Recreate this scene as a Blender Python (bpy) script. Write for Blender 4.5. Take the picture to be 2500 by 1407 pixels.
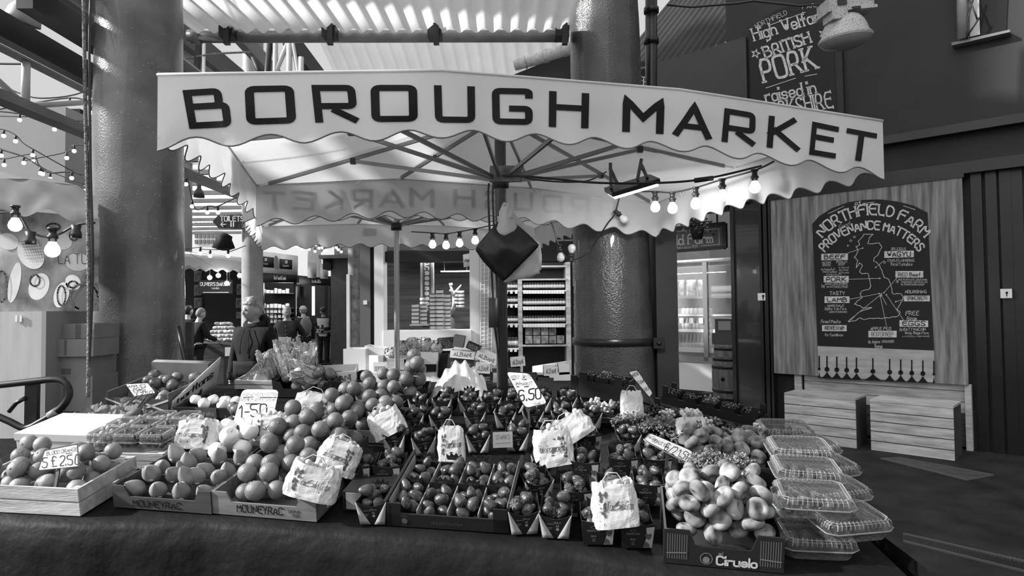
import bpy, bmesh, math, random
from mathutils import Vector, Matrix, Euler, noise
for o in list(bpy.data.objects): bpy.data.objects.remove(o)
SC = bpy.context.scene
COL = SC.collection
V = Vector
PI = math.pi
R = math.radians
# ---------------------------------------------------------------- camera
FOC = 1565.0
CAMZ = 1.65
PITCH, ROLL = math.atan(48 / FOC), 0.010
FW = V((0, math.cos(PITCH), math.sin(PITCH)))
U0 = V((0, -math.sin(PITCH), math.cos(PITCH)))
R0 = V((1, 0, 0))
CU = U0 * math.cos(ROLL) + R0 * math.sin(ROLL)
CR = R0 * math.cos(ROLL) - U0 * math.sin(ROLL)
CP = V((0, 0, CAMZ))
cam = bpy.data.cameras.new('camera')
camo = bpy.data.objects.new('camera', cam)
COL.objects.link(camo)
cam.sensor_width = 36
cam.lens = 36 * FOC / 2500
cam.clip_start = 0.05
cam.clip_end = 400
camo.matrix_world = Matrix((CR, CU, -FW)).transposed().to_4x4()
camo.location = CP
SC.camera = camo
# ---------------------------------------------------------------- light
SC.view_settings.view_transform = 'Standard'
SC.view_settings.look = 'None'
SC.view_settings.gamma = 1
SC.view_settings.use_curve_mapping = False
SC.view_settings.exposure = 0.42
W = bpy.data.worlds.new('sky')
SC.world = W
W.use_nodes = True
bg = W.node_tree.nodes['Background']
bg.inputs[0].default_value = (1, 1, 1, 1)
bg.inputs[1].default_value = 0.50
sl = bpy.data.lights.new('sun', 'SUN')
sl.energy = 6.5
sl.angle = R(2)
so = bpy.data.objects.new('sun', sl)
COL.objects.link(so)
SUN = V((-0.84, -0.14, 0.50)).normalized()      # towards the sun
so.rotation_euler = SUN.to_track_quat('Z', 'Y').to_euler()
so.location = (-8, -4, 9)
sl2 = bpy.data.lights.new('open_street_skylight', 'SUN')      # broad daylight from the open side of the market, front left
sl2.energy = 1.15
sl2.angle = R(75)
so2 = bpy.data.objects.new('open_street_skylight', sl2)
COL.objects.link(so2)
so2.rotation_euler = V((-0.45, -0.62, 0.75)).to_track_quat('Z', 'Y').to_euler()
so2.location = (-3, -6, 8)
# ---------------------------------------------------------------- pixel rays
def ray(px, py):
    return FW * FOC + CR * (px - 1250) + CU * (703.5 - py)
def at(px, py, Y):
    d = ray(px, py)
    return CP + d * (Y / d.y)
def onz(px, py, z):
    d = ray(px, py)
    return CP + d * ((z - CAMZ) / d.z)
def onp(px, py, p0, n):
    d = ray(px, py)
    return CP + d * ((p0 - CP).dot(n) / d.dot(n))
# ---------------------------------------------------------------- materials
MATS = {}
def mat(name, v=0.5, rough=0.6, spec=0.35, var=0.0, vs=6.0, bump=0.0, bs=40.0, metal=0.0, trl=0.0, emit=0.0,
        stretch=None, rnd=0.0, spots=None, coat=0.0, detail=4, tr=0.0):
    """grey procedural material. var: noise contrast; stretch: grain scale per axis; spots=(value, scale, size)."""
    if name in MATS: return MATS[name]
    m = bpy.data.materials.new(name)
    MATS[name] = m
    m.use_nodes = True
    nt = m.node_tree
    N, L = nt.nodes, nt.links
    b = N['Principled BSDF']
    b.inputs['Roughness'].default_value = rough
    b.inputs['Specular IOR Level'].default_value = spec
    b.inputs['Metallic'].default_value = metal
    b.inputs['Coat Weight'].default_value = coat
    b.inputs['Base Color'].default_value = (v, v, v, 1)
    col = None
    need = var or bump or spots
    if need:
        tc = N.new('ShaderNodeTexCoord')
        mp = N.new('ShaderNodeMapping')
        L.new(tc.outputs['Object'], mp.inputs[0])
        if stretch: mp.inputs['Scale'].default_value = stretch
        src = mp.outputs[0]
        oi = N.new('ShaderNodeObjectInfo')
        ad = N.new('ShaderNodeVectorMath'); ad.operation = 'ADD'
        sc = N.new('ShaderNodeVectorMath'); sc.operation = 'SCALE'
        cx = N.new('ShaderNodeCombineXYZ')
        for i in range(3): L.new(oi.outputs['Random'], cx.inputs[i])
        L.new(cx.outputs[0], sc.inputs[0]); sc.inputs['Scale'].default_value = 37.0 if rnd else 0.0
        L.new(src, ad.inputs[0]); L.new(sc.outputs[0], ad.inputs[1])
        src = ad.outputs[0]
    if var:
        nz = N.new('ShaderNodeTexNoise')
        nz.inputs['Scale'].default_value = vs
        nz.inputs['Detail'].default_value = detail
        L.new(src, nz.inputs[0])
        mr = N.new('ShaderNodeMapRange')
        mr.inputs['From Min'].default_value = 0.3
        mr.inputs['From Max'].default_value = 0.7
        mr.inputs['To Min'].default_value = v * (1 - var)
        mr.inputs['To Max'].default_value = v * (1 + var)
        L.new(nz.outputs['Fac'], mr.inputs['Value'])
        col = mr.outputs[0]
    if spots:
        vo = N.new('ShaderNodeTexVoronoi')
        vo.inputs['Scale'].default_value = spots[1]
        L.new(src, vo.inputs[0])
        lt = N.new('ShaderNodeMath'); lt.operation = 'LESS_THAN'
        L.new(vo.outputs['Distance'], lt.inputs[0]); lt.inputs[1].default_value = spots[2]
        mx = N.new('ShaderNodeMix')
        mx.data_type = 'FLOAT'
        L.new(lt.outputs[0], mx.inputs[0])
        if col: L.new(col, mx.inputs[2])
        else: mx.inputs[2].default_value = v
        mx.inputs[3].default_value = spots[0]
        col = mx.outputs[0]
    if rnd and col:
        ml = N.new('ShaderNodeMapRange')
        L.new(oi.outputs['Random'], ml.inputs['Value'])
        ml.inputs['To Min'].default_value = 1 - rnd
        ml.inputs['To Max'].default_value = 1 + rnd
        mu = N.new('ShaderNodeMath'); mu.operation = 'MULTIPLY'
        L.new(col, mu.inputs[0]); L.new(ml.outputs[0], mu.inputs[1])
        col = mu.outputs[0]
    if col: L.new(col, b.inputs['Base Color'])
    if bump:
        n2 = N.new('ShaderNodeTexNoise')
        n2.inputs['Scale'].default_value = bs
        n2.inputs['Detail'].default_value = 3
        L.new(src, n2.inputs[0])
        bp = N.new('ShaderNodeBump')
        bp.inputs['Strength'].default_value = bump
        bp.inputs['Distance'].default_value = 0.02
        L.new(n2.outputs['Fac'], bp.inputs['Height'])
        L.new(bp.outputs[0], b.inputs['Normal'])
    if emit:
        b.inputs['Emission Color'].default_value = (1, 1, 1, 1)
        b.inputs['Emission Strength'].default_value = emit
    out = N['Material Output']
    if trl:
        t = N.new('ShaderNodeBsdfTranslucent')
        if col: L.new(col, t.inputs[0])
        else: t.inputs[0].default_value = (v, v, v, 1)
        ms = N.new('ShaderNodeMixShader')
        ms.inputs[0].default_value = trl
        L.new(b.outputs[0], ms.inputs[1]); L.new(t.outputs[0], ms.inputs[2])
        L.new(ms.outputs[0], out.inputs[0])
    if tr:                                        # clear film or glass: mostly see-through
        t = N.new('ShaderNodeBsdfTransparent')
        fr = N.new('ShaderNodeLayerWeight'); fr.inputs[0].default_value = 0.25
        mr = N.new('ShaderNodeMapRange')
        L.new(fr.outputs['Facing'], mr.inputs['Value'])
        mr.inputs['To Min'].default_value = 1 - tr
        mr.inputs['To Max'].default_value = min(1, 1 - tr + 0.55)
        ms = N.new('ShaderNodeMixShader')
        L.new(mr.outputs[0], ms.inputs[0])
        L.new(t.outputs[0], ms.inputs[1]); L.new(b.outputs[0], ms.inputs[2])
        L.new(ms.outputs[0], out.inputs[0])
    return m
# ---------------------------------------------------------------- meshes
def basis(o, x, z=None, y=None):
    """matrix from an origin, an x axis and an approximate z axis."""
    x = x.normalized()
    if y is None: y = z.cross(x).normalized()
    else: y = (y - x * y.dot(x)).normalized()
    z = x.cross(y).normalized()
    m = Matrix((x, y, z)).transposed().to_4x4()
    m.translation = o
    return m
def TRS(loc=(0, 0, 0), rot=(0, 0, 0), s=(1, 1, 1)):
    return Matrix.LocRotScale(V(loc), Euler(rot), V(s) if not isinstance(s, (int, float)) else V((s, s, s)))
WM = {}
class MB:
    def __init__(s): s.v, s.f, s.m, s.sm = [], [], [], []
    def add(s, vs, fs, mi=0, mt=None, sm=False):
        n = len(s.v)
        s.v += [mt @ V(p) for p in vs] if mt else [V(p) for p in vs]
        s.f += [tuple(i + n for i in f) for f in fs]
        s.m += [mi] * len(fs)
        s.sm += [sm] * len(fs)
        return s
    def box(s, size, c=(0, 0, 0), mt=None, mi=0):
        x, y, z = size[0] / 2, size[1] / 2, size[2] / 2
        c = V(c)
        vs = [c + V((a * x, b * y, d * z)) for d in (-1, 1) for b in (-1, 1) for a in (-1, 1)]
        return s.add(vs, [(0, 2, 3, 1), (4, 5, 7, 6), (0, 1, 5, 4), (2, 6, 7, 3), (0, 4, 6, 2), (1, 3, 7, 5)], mi, mt)
    def bar(s, p, q, w, h=None, mi=0, up=V((0, 0, 1))):
        p, q = V(p), V(q)
        d = q - p
        if abs(d.normalized().dot(up)) > .97: up = V((0, 1, 0))
        m = basis(p, d, up)
        return s.box((d.length, w, h or w), (d.length / 2, 0, 0), m, mi)
    def tube(s, pts, r, n=8, mi=0, cap=True, mt=None):
        pts = [V(p) for p in pts]
        k = len(pts)
        rs = r if isinstance(r, (list, tuple)) else [r] * k
        vs, fs = [], []
        t0 = (pts[1] - pts[0]).normalized()
        a = t0.orthogonal().normalized()
        for i, p in enumerate(pts):
            t = (pts[min(i + 1, k - 1)] - pts[max(i - 1, 0)])
            t = t.normalized() if t.length > 1e-9 else t0
            a = (a - t * a.dot(t))
            a = a.normalized() if a.length > 1e-6 else t.orthogonal().normalized()
            b = t.cross(a)
            vs += [p + (a * math.cos(2 * PI * j / n) + b * math.sin(2 * PI * j / n)) * rs[i] for j in range(n)]
        for i in range(k - 1):
            for j in range(n):
                fs.append((i * n + j, i * n + (j + 1) % n, (i + 1) * n + (j + 1) % n, (i + 1) * n + j))
        if cap: fs += [tuple(reversed(range(n))), tuple((k - 1) * n + j for j in range(n))]
        return s.add(vs, fs, mi, mt, True)
    def lathe(s, prof, n=24, mt=None, mi=0, fn=None, sm=True):
        vs, fs = [], []
        k = len(prof)
        for r, z in prof:
            for j in range(n):
                a = 2 * PI * j / n
                p = V((r * math.cos(a), r * math.sin(a), z))
                vs.append(fn(p) if fn else p)
        for i in range(k - 1):
            for j in range(n):
                fs.append((i * n + j, i * n + (j + 1) % n, (i + 1) * n + (j + 1) % n, (i + 1) * n + j))
        if prof[0][0] > 1e-4: fs.append(tuple(reversed(range(n))))
        if prof[-1][0] > 1e-4: fs.append(tuple((k - 1) * n + j for j in range(n)))
        return s.add(vs, fs, mi, mt, sm)
    def ell(s, c, rad, nu=16, nv=10, mt=None, mi=0, fn=None):
        if isinstance(rad, (int, float)): rad = (rad,) * 3
        c = V(c)
        vs, fs = [], []
        for i in range(nv + 1):
            th = PI * i / nv
            for j in range(nu):
                a = 2 * PI * j / nu
                p = V((math.sin(th) * math.cos(a), math.sin(th) * math.sin(a), -math.cos(th)))
                if fn: p = fn(p)
                vs.append(c + V((p.x * rad[0], p.y * rad[1], p.z * rad[2])))
        for i in range(nv):
            for j in range(nu):
                fs.append((i * nu + j, i * nu + (j + 1) % nu, (i + 1) * nu + (j + 1) % nu, (i + 1) * nu + j))
        return s.add(vs, fs, mi, mt, True)
    def grid(s, fn, nu, nv, mi=0, mt=None, sm=True, th=0.0):
        """sheet fn(u, v), u and v in 0..1; th > 0 gives it a thickness along its normal."""
        P = [[V(fn(i / nu, j / nv)) for i in range(nu + 1)] for j in range(nv + 1)]
        vs = [p for row in P for p in row]
        w = nu + 1
        fs = [(j * w + i, j * w + i + 1, (j + 1) * w + i + 1, (j + 1) * w + i) for j in range(nv) for i in range(nu)]
        if th:
            n0 = len(vs)
            back = []
            for j in range(nv + 1):
                for i in range(nu + 1):
                    du = P[j][min(i + 1, nu)] - P[j][max(i - 1, 0)]
                    dv = P[min(j + 1, nv)][i] - P[max(j - 1, 0)][i]
                    n = du.cross(dv)
                    n = n.normalized() if n.length > 1e-12 else V((0, 0, 1))
                    back.append(P[j][i] - n * th)
            vs += back
            fs += [tuple(n0 + q for q in reversed(f)) for f in fs]
            rim = [i for i in range(w)] + [j * w + nu for j in range(1, nv + 1)] + [nv * w + i for i in range(nu - 1, -1, -1)] + [j * w for j in range(nv - 1, 0, -1)]
            for a, b in zip(rim, rim[1:] + rim[:1]): fs.append((b, a, n0 + a, n0 + b))
        return s.add(vs, fs, mi, mt, sm)
    def prism(s, poly, z0, z1, mt=None, mi=0):
        n = len(poly)
        vs = [(x, y, z0) for x, y in poly] + [(x, y, z1) for x, y in poly]
        fs = [tuple(reversed(range(n))), tuple(range(n, 2 * n))]
        fs += [(i, (i + 1) % n, n + (i + 1) % n, n + i) for i in range(n)]
        return s.add(vs, fs, mi, mt)
    def quad(s, a, b, c, d, mi=0): return s.add([a, b, c, d], [(0, 1, 2, 3)], mi)
    def build(s, name, m, parent=None, world=False, label=None, cat=None, group=None, kind=None, origin=None):
        me = bpy.data.meshes.new(name)
        vs = s.v
        o = bpy.data.objects.new(name, me)
        if parent is not None:
            o.parent = parent
            W0 = WM.get(parent.name, Matrix())
            WM[o.name] = W0
            if world:
                inv = W0.inverted()
                vs = [inv @ p for p in vs]
        else:
            if origin is None:
                lo = V([min(p[i] for p in vs) for i in range(3)]); hi = V([max(p[i] for p in vs) for i in range(3)])
                origin = V(((lo.x + hi.x) / 2, (lo.y + hi.y) / 2, lo.z))
            vs = [p - origin for p in vs]
            o.location = origin
            WM[o.name] = Matrix.Translation(origin)
        me.from_pydata([tuple(p) for p in vs], [], s.f)
        for mm in (m if isinstance(m, (list, tuple)) else [m]): me.materials.append(mm)
        me.polygons.foreach_set('material_index', s.m)
        me.polygons.foreach_set('use_smooth', s.sm)
        me.update()
        COL.objects.link(o)
        tag(o, label, cat, group, kind)
        return o
def tag(o, label=None, cat=None, group=None, kind=None):
    if label: o['label'] = label
    if cat: o['category'] = cat
    if group: o['group'] = group
    if kind: o['kind'] = kind
    return o
def thing(name, label, cat, m=None, group=None):
    o = bpy.data.objects.new(name, None)
    o.empty_display_size = 0.05
    COL.objects.link(o)
    if m is None: m = Matrix()
    if not isinstance(m, Matrix): m = Matrix.Translation(V(m))
    o.matrix_basis = m
    WM[o.name] = m.copy()
    return tag(o, label, cat, group)
def dup(root, m, label=None, group=None, cat=None):
    """copy of a thing, its parts and sub-parts."""
    def cp(o, par):
        c = o.copy()
        COL.objects.link(c)
        c.parent = par
        for ch in KIDS.get(o.name, [k for k in o.children]): cp(ch, c)
        return c
    r = cp(root, None)
    r.matrix_basis = m
    WM[r.name] = m.copy()
    return tag(r, label, cat, group)
KIDS = {}
ORD = 'first second third fourth fifth sixth seventh eighth ninth tenth eleventh twelfth thirteenth fourteenth fifteenth sixteenth seventeenth eighteenth nineteenth twentieth'.split()
# ---------------------------------------------------------------- lettering: one stroke alphabet, drawn as ribbons
GL = dict(A="023962 1454", B="094958574606 064665634202 0209", C="6859190803125263", D="02094967644202", E="69090262 0656", F="690902 0656",
 G="68591908031252636535", H="0902 6962 0666", I="0902", J="5953421203", K="0902 5905 1662", L="090252", M="0209356962", N="02096269",
 O="195968635212030819", P="02094958564505", Q="195968635212030819 4461", R="02094958564505 3562", S="584919080716455453421203", T="0969 3932",
 U="090312526369", V="093269", W="0922374269", X="0962 0269", Y="093569 3532", Z="09690262",
 a="5652 5546160503124253", b="0902 0516465553421203", c="5546160503124253", d="5952 5546160503124253", e="04545546160503124253", f="49392822 0646",
 g="56514010 5546160503124253", h="0902 0516465552", i="0602 0809", j="26211000 2829", k="0902 4604 1542", l="0902",
 m="0602 0516263532 3546566562", n="0602 0516465552", o="164655534212030516", p="0600 0516465553421203", q="5650 5546160503124253", r="0602 05163646",
 s="55461605144453421203", t="29233242 0646", u="0603124253 5652", v="062246", w="0612355266", x="0652 0256", y="0632 5610", z="06560252")
GL.update({'0': "194958534212030819", '1': "072922", '2': "08194958560252", '3': "08194958574626 465553421203", '4': "42490454", '5': "590906465553421203",
 '6': "5849190803124253554605", '7': "095912", '8': "19495857461605031242535546 16070819", '9': "0312425358491908061656", '£': "5849291813 0252 0636",
 '.': "0203", '-': "0535", "'": "0908", '&': "5208190938060312244 5", '!': "0905 0302", '+': "0545 2327", '/': "0249"})
SQ = dict(B="0209 09595606 06666202", O="0209696202", R="0209 09696505 3462", U="09026269", G="68690902626535")
GL['&'] = "52182939480503123255"
SQ = {k: [[(int(t[i]), int(t[i + 1])) for i in range(0, len(t) - 1, 2)] for t in g.split()] for k, g in SQ.items()}
GL = {k: [[(int(t[i]), int(t[i + 1])) for i in range(0, len(t) - 1, 2)] for t in g.split()] for k, g in GL.items()}
def fillet(p, r=.9):
    closed = p[0] == p[-1] and len(p) > 3
    n = len(p); q = []
    for i in range(n):
        if not closed and i in (0, n - 1): q.append(p[i]); continue
        if closed and i == n - 1: q.append(q[0]); break
        a, b = V(p[i - 1] if i else p[-2]), V(p[i + 1] if i < n - 1 else p[1]); c = V(p[i])
        u, v = (a - c), (b - c); ra = min(r, u.length / 2 - .01); rb = min(r, v.length / 2 - .01)
        A_, B_ = c + u.normalized() * ra, c + v.normalized() * rb
        for t in (0, .25, .5, .75, 1): s = A_ * (1 - t) ** 2 + c * 2 * t * (1 - t) + B_ * t * t; q.append((s.x, s.y))
    return q
def chaikin(p):
    closed = p[0] == p[-1] and len(p) > 3
    q = [] if closed else [p[0]]
    for a, b in zip(p, p[1:]):
        q.append((a[0] * .75 + b[0] * .25, a[1] * .75 + b[1] * .25))
        q.append((a[0] * .25 + b[0] * .75, a[1] * .25 + b[1] * .75))
    if closed: q.append(q[0])
    else: q[0] = p[0]; q.append(p[-1])
    return q
def twidth(s, h, xs=1.0, gap=2.0):
    u = h / 7.0
    w = 0
    for ch in s:
        if ch == ' ': w += 3.2 * xs; continue
        g = GL.get(ch, GL.get(ch.upper(), []))
        w += (max((p[0] for st in g for p in st), default=0)) * xs + gap
    return (w - gap) * u
def text(mb, s, fn, h, sw=0.16, xs=1.0, gap=2.0, align=0.5, rnd=1, serif=0.0, jit=0.0, slant=0.0, mi=0, seg=None, fit=None, seed=1, square=False):
    """ribbon lettering: fn(u, v) -> point; h cap height; sw stroke width (of h); align 0 left, .5 middle, 1 right."""
    rg = random.Random(seed)
    if fit:
        w = twidth(s, h, 1, gap)
        xs = xs * fit / w; gap = gap * fit / w; sw = sw * max(.5, min(1.0, fit / w))
    u = h / 7.0
    x0 = -twidth(s, h, xs, gap) * align / u
    hw = sw * h / 2
    def put(quadpts): mb.add([fn(*q) for q in quadpts], [tuple(range(len(quadpts)))], mi)
    for ch in s:
        if ch == ' ': x0 += 3.2 * xs; continue
        g = (SQ.get(ch) if square else None) or GL.get(ch, GL.get(ch.upper(), []))
        wd = max((p[0] for st in g for p in st), default=0)
        jy, ja = rg.uniform(-jit, jit) * 2, rg.uniform(-jit, jit)
        for st in g:
            p = st
            if square and ch in SQ: p = fillet(p) if len(p) > 2 else p
            else:
                for _ in range(rnd): p = chaikin(p) if len(p) > 2 else p
            q = [((x0 + a * xs + (b - 2) * (slant + ja)) * u, (b - 2 + jy) * u) for a, b in p]
            if seg:
                r = [q[0]]
                for a, b in zip(q, q[1:]):
                    k = max(1, int(math.hypot(b[0] - a[0], b[1] - a[1]) / seg))
                    r += [(a[0] + (b[0] - a[0]) * i / k, a[1] + (b[1] - a[1]) * i / k) for i in range(1, k + 1)]
                q = r
            closed = len(q) > 3 and math.hypot(q[0][0] - q[-1][0], q[0][1] - q[-1][1]) < 1e-9
            Lf, Rt = [], []
            n = len(q)
            for i in range(n):
                a = q[i - 1] if i else (q[-2] if closed else None)
                b = q[i + 1] if i < n - 1 else (q[1] if closed else None)
                d1 = V((q[i][0] - a[0], q[i][1] - a[1])).normalized() if a else None
                d2 = V((b[0] - q[i][0], b[1] - q[i][1])).normalized() if b else None
                if d1 is None: d1 = d2
                if d2 is None: d2 = d1
                n1, n2 = V((-d1.y, d1.x)), V((-d2.y, d2.x))
                m = n1 + n2
                if m.length < .3: m = n1; k = 1
                else:
                    m.normalize(); k = min(1.9, 1 / max(.2, m.dot(n1)))
                ext = 0
                if not closed and i == 0: e = -d1 * hw * .9 * (0 if serif else 1)
                elif not closed and i == n - 1: e = d1 * hw * .9 * (0 if serif else 1)
                else: e = V((0, 0))
                Lf.append((q[i][0] + m.x * hw * k + e.x, q[i][1] + m.y * hw * k + e.y))
                Rt.append((q[i][0] - m.x * hw * k + e.x, q[i][1] - m.y * hw * k + e.y))
            for i in range(n - 1): put([Rt[i], Rt[i + 1], Lf[i + 1], Lf[i]])
            if serif and not closed:
                for (a, b) in ((q[0], q[1]), (q[-1], q[-2])):
                    d = V((a[0] - b[0], a[1] - b[1])).normalized()
                    horiz = abs(d.x) > .8
                    L = serif * h * .5
                    t = hw * .7
                    if horiz: put([(a[0] - t, a[1] - L), (a[0] + t, a[1] - L), (a[0] + t, a[1] + L), (a[0] - t, a[1] + L)])
                    else: put([(a[0] - L, a[1] - t), (a[0] + L, a[1] - t), (a[0] + L, a[1] + t), (a[0] - L, a[1] + t)])
        x0 += wd * xs + gap
def plane_fn(m, dz=0.0):
    return lambda u, v: m @ V((u, v, dz))
def front_fn(m, y=0.0, x=0.0, z=0.0):
    """lettering on the front (-y) face of something whose local frame is m."""
    return lambda u, v: m @ V((x + u, y, z + v))
def arc_fn(f, rad):
    """bend a baseline upwards over a circle of radius rad (centre below the baseline)."""
    return lambda u, v: f((rad + v) * math.sin(u / rad), (rad + v) * math.cos(u / rad) - rad)
def line2(mb, pts, fn, w, mi=0, closed=False):
    pts = list(pts) + ([pts[0]] if closed else [])
    for a, b in zip(pts, pts[1:]):
        d = V((b[0] - a[0], b[1] - a[1]))
        if d.length < 1e-9: continue
        d.normalize()
        n = V((-d.y, d.x)) * w / 2
        e = d * w * .4
        mb.add([fn(a[0] - n.x - e.x, a[1] - n.y - e.y), fn(b[0] - n.x + e.x, b[1] - n.y + e.y),
                fn(b[0] + n.x + e.x, b[1] + n.y + e.y), fn(a[0] + n.x - e.x, a[1] + n.y - e.y)], [(0, 1, 2, 3)], mi)
def poly2(mb, pts, fn, mi=0): mb.add([fn(*p) for p in pts], [tuple(range(len(pts)))], mi)
def disc2(mb, x, y, r, fn, mi=0, n=14): poly2(mb, [(x + r * math.cos(2 * PI * i / n), y + r * math.sin(2 * PI * i / n)) for i in range(n)], fn, mi)
# ================================================================ shared materials
asphalt = mat('asphalt', .022, .85, .2, var=.5, vs=3, bump=.5, bs=90)
blackpaint = mat('black_gloss_paint', .012, .3, .4, var=.3, vs=2)
blackmatt = mat('black_matt', .012, .7, .2)
blackmetal = mat('black_metal', .02, .35, .5)
darkgrey = mat('dark_grey_paint', .018, .55, .3, var=.25, vs=1.5)
midgrey = mat('mid_grey_paint', .16, .6, .3, var=.15, vs=2)
palegrey = mat('pale_grey_paint', .42, .6, .3, var=.1, vs=2)
white = mat('white_paint', .75, .5, .3)
chalk = mat('chalk_paint', .5, .8, .1, var=.25, vs=30)
steel = mat('steel', .35, .3, .5, metal=.8)
ink = mat('black_ink', .006, .6, .2)
paper = mat('white_card', .72, .5, .3, var=.04, vs=5)
carton = mat('brown_card', .2, .75, .2, var=.12, vs=6)
cartonw = mat('white_board_card', .5, .65, .25, var=.06, vs=5)
glass = mat('clear_glass', .9, .03, .6, tr=.93)
film = mat('clear_plastic', .12, .07, 1.0, tr=.88, bump=.7, bs=60, coat=.6)
glow = mat('lit_lamp', .9, .4, .3, emit=14)
glowsoft = mat('lit_diffuser', .9, .4, .3, emit=5)
bulbglass = mat('frosted_bulb', .75, .12, .5, trl=.4)
colpaint2 = mat('worn_sunlit_column_paint', .135, .22, .5, var=.45, vs=3, bump=.22, bs=90, coat=.35, detail=9, spots=(.3, 24, .1))  # same column paint, lightened to stand in for sunlight; pale flecks are wear
colpaint = mat('column_paint', .042, .2, .5, var=.3, vs=4, bump=.35, bs=70, coat=.3, detail=8)
greycol = mat('grey_column_paint', .3, .5, .3, var=.2, vs=4, detail=8)
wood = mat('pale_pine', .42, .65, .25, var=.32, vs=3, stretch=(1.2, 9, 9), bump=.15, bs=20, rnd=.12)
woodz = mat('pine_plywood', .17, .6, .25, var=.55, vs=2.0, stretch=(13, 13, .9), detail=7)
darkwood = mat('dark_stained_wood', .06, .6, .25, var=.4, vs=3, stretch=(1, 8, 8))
corr = mat('translucent_roof_sheet', .62, .6, .2, var=.12, vs=1.5, trl=.55)
corrgrey = mat('painted_roof_sheet', .86, .6, .2, var=.08, vs=1.5, trl=.72)
corrdark = mat('dark_roof_sheet', .028, .6, .2, var=.2, vs=1.5)
# ================================================================ floor
m = MB(); m.grid(lambda u, v: (-40 + 70 * u, -6 + 66 * v, 0), 2, 2)
m.build('floor', asphalt, label='dark tarmac market floor', kind='structure', origin=V((0, 0, 0)))
# ================================================================ the wall on the right
WO = V((4.56, 7.86, 0)); WD = V((.7317, -.6816, 0)).normalized(); WN = V((-WD.y, WD.x, 0)); WN = V((-.6816, -.7317, 0))
WF = basis(WO, WD, V((0, 0, 1)))          # x along the wall, y into it, z up
WI = WF.inverted()
def pw(px, py, off=0.0):
    """pixel -> the wall's own x, z on the plane off metres in front of the wall."""
    p = WI @ onp(px, py, WO + WN * off, WN)
    return p.x, p.z
def wallpx(off=0.0):
    p0 = WO + WN * off
    return lambda u, v: onp(u, -v, p0, WN)
def shift(f, x, y, ang=0.0):
    c, s = math.cos(ang), math.sin(ang)
    return lambda u, v: f(x + u * c - v * s, -y + u * s + v * c)
def wbox(mb, x0, x1, z0, z1, y0, y1, mi=0):
    mb.box((x1 - x0, y1 - y0, z1 - z0), ((x0 + x1) / 2, (y0 + y1) / 2, (z0 + z1) / 2), WF, mi)
xs_open = pw(1796, 800)[0]
m = MB()
wbox(m, xs_open, 5.0, 0, 3.2, 0, .25)
wbox(m, xs_open - .05, 5.0, 3.2, 7.5, 0, .25)
m.build('wall_right', darkgrey, label='dark painted wall of the farm shop', kind='structure')
m = MB(); wbox(m, -3.9, xs_open - .07, pw(1700, 520)[1], 4.55, 0, .25)
m.build('wall_fascia', darkgrey, label='dark fascia above the shop opening', kind='structure')
m = MB()
x0, z0 = pw(1622, 300, .04); x1, z1 = pw(1822, 88, .04)
wbox(m, -4.4, x1, 3.1, pw(1822, 90, .04)[1], -.06, -.005)
m.build('wall_panel', mat('grey_panel', .045, .6, .3, var=.2, vs=1), label='flat grey panel beside the tall painted pork sign', kind='structure')
for k, (a, b, y) in enumerate(((1800, 2520, 338), (1870, 2520, 428))):
    m = MB(); xa, za = pw(2200, y, .1)
    wbox(m, pw(a, y, .1)[0], 4.8, za - .05 - k * .03, za + .05, -.16, -.01)
    m.build('trim_%d' % (k + 1), blackpaint, label='black horizontal ledge on the shop wall', kind='structure')
for k, px in enumerate((2392, 2428, 2462, 2490)):
    m = MB(); xa = pw(px, 700, .03)[0]
    wbox(m, xa - .05, xa + .05, 0, 3.2, -.07 + .01 * k, -.005)
    m.build('trim_%d' % (k + 3), blackpaint, label='black upright batten at the right end of the wall', kind='structure')
# glossy panelled door leaf left of the board
root = thing('shop_door', 'black glossy door leaf between the barrel and the plywood board', 'door', WF @ V((pw(1840, 800)[0], -.06, 0)))
m = MB(); xa, xb = pw(1800, 800, .06)[0], pw(1862, 800, .06)[0]
wbox(m, xa, xb, .02, 3.05, -.1, -.02)
m.build('door_panel', mat('glossy_door', .02, .16, .5, bump=.15, bs=3, coat=.6), root, True)
for px, w in ((1797, .05), (1866, .035), (1878, .05), (1889, .03)):
    m = MB(); xa = pw(px, 800, .06)[0]
    wbox(m, xa - w / 2, xa + w / 2, .02, 3.1, -.14, -.02)
    m.build('door_moulding', blackpaint, root, True)
for px, py, lab in ((1863, 725, 'small white fire-call plate on the door frame left of the board'), (2458, 717, 'small white fire-call plate on the wall right of the board')):
    m = MB(); xa, za = pw(px, py, .1)
    m.box((.1, .02, .1), (xa, -.15, za), WF)
    root = m.build('wall_plate', paper, label=lab, cat='plate')
    m = MB(); f = shift(wallpx(.165), px, py)
    disc2(m, 0, 2, 3, f); line2(m, [(0, -1), (0, -6)], f, 2.4)
    m.build('printed_mark', ink, root, True)
# shop interior: floor glow, back wall, ceiling
m = MB(); wbox(m, -3.9, xs_open + .3, 0, 4.4, 3.4, 3.5)
m.build('wall_back', darkgrey, label='back wall inside the farm shop', kind='structure')
m = MB(); wbox(m, xs_open + .35, xs_open + .45, 0, 4.4, .3, 3.4)
m.build('wall_side', darkgrey, label='side wall inside the farm shop', kind='structure')
m = MB(); wbox(m, -3.4, xs_open + .3, 3.9, 4.0, .3, 3.4)
m.build('ceiling_shop', darkgrey, label='ceiling inside the farm shop', kind='structure')
m = MB(); wbox(m, -3.6, xs_open + .3, .002, .03, .3, 3.4)
m.build('floor_shop', mat('wet_concrete', .1, .35, .4, var=.4, vs=2, bump=.1), label='pale worn floor inside the farm shop', kind='structure')
l = bpy.data.lights.new('shop_strip_light', 'AREA'); l.energy = 26; l.size = 1.6; l.shape = 'RECTANGLE'; l.size_y = .3
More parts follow.
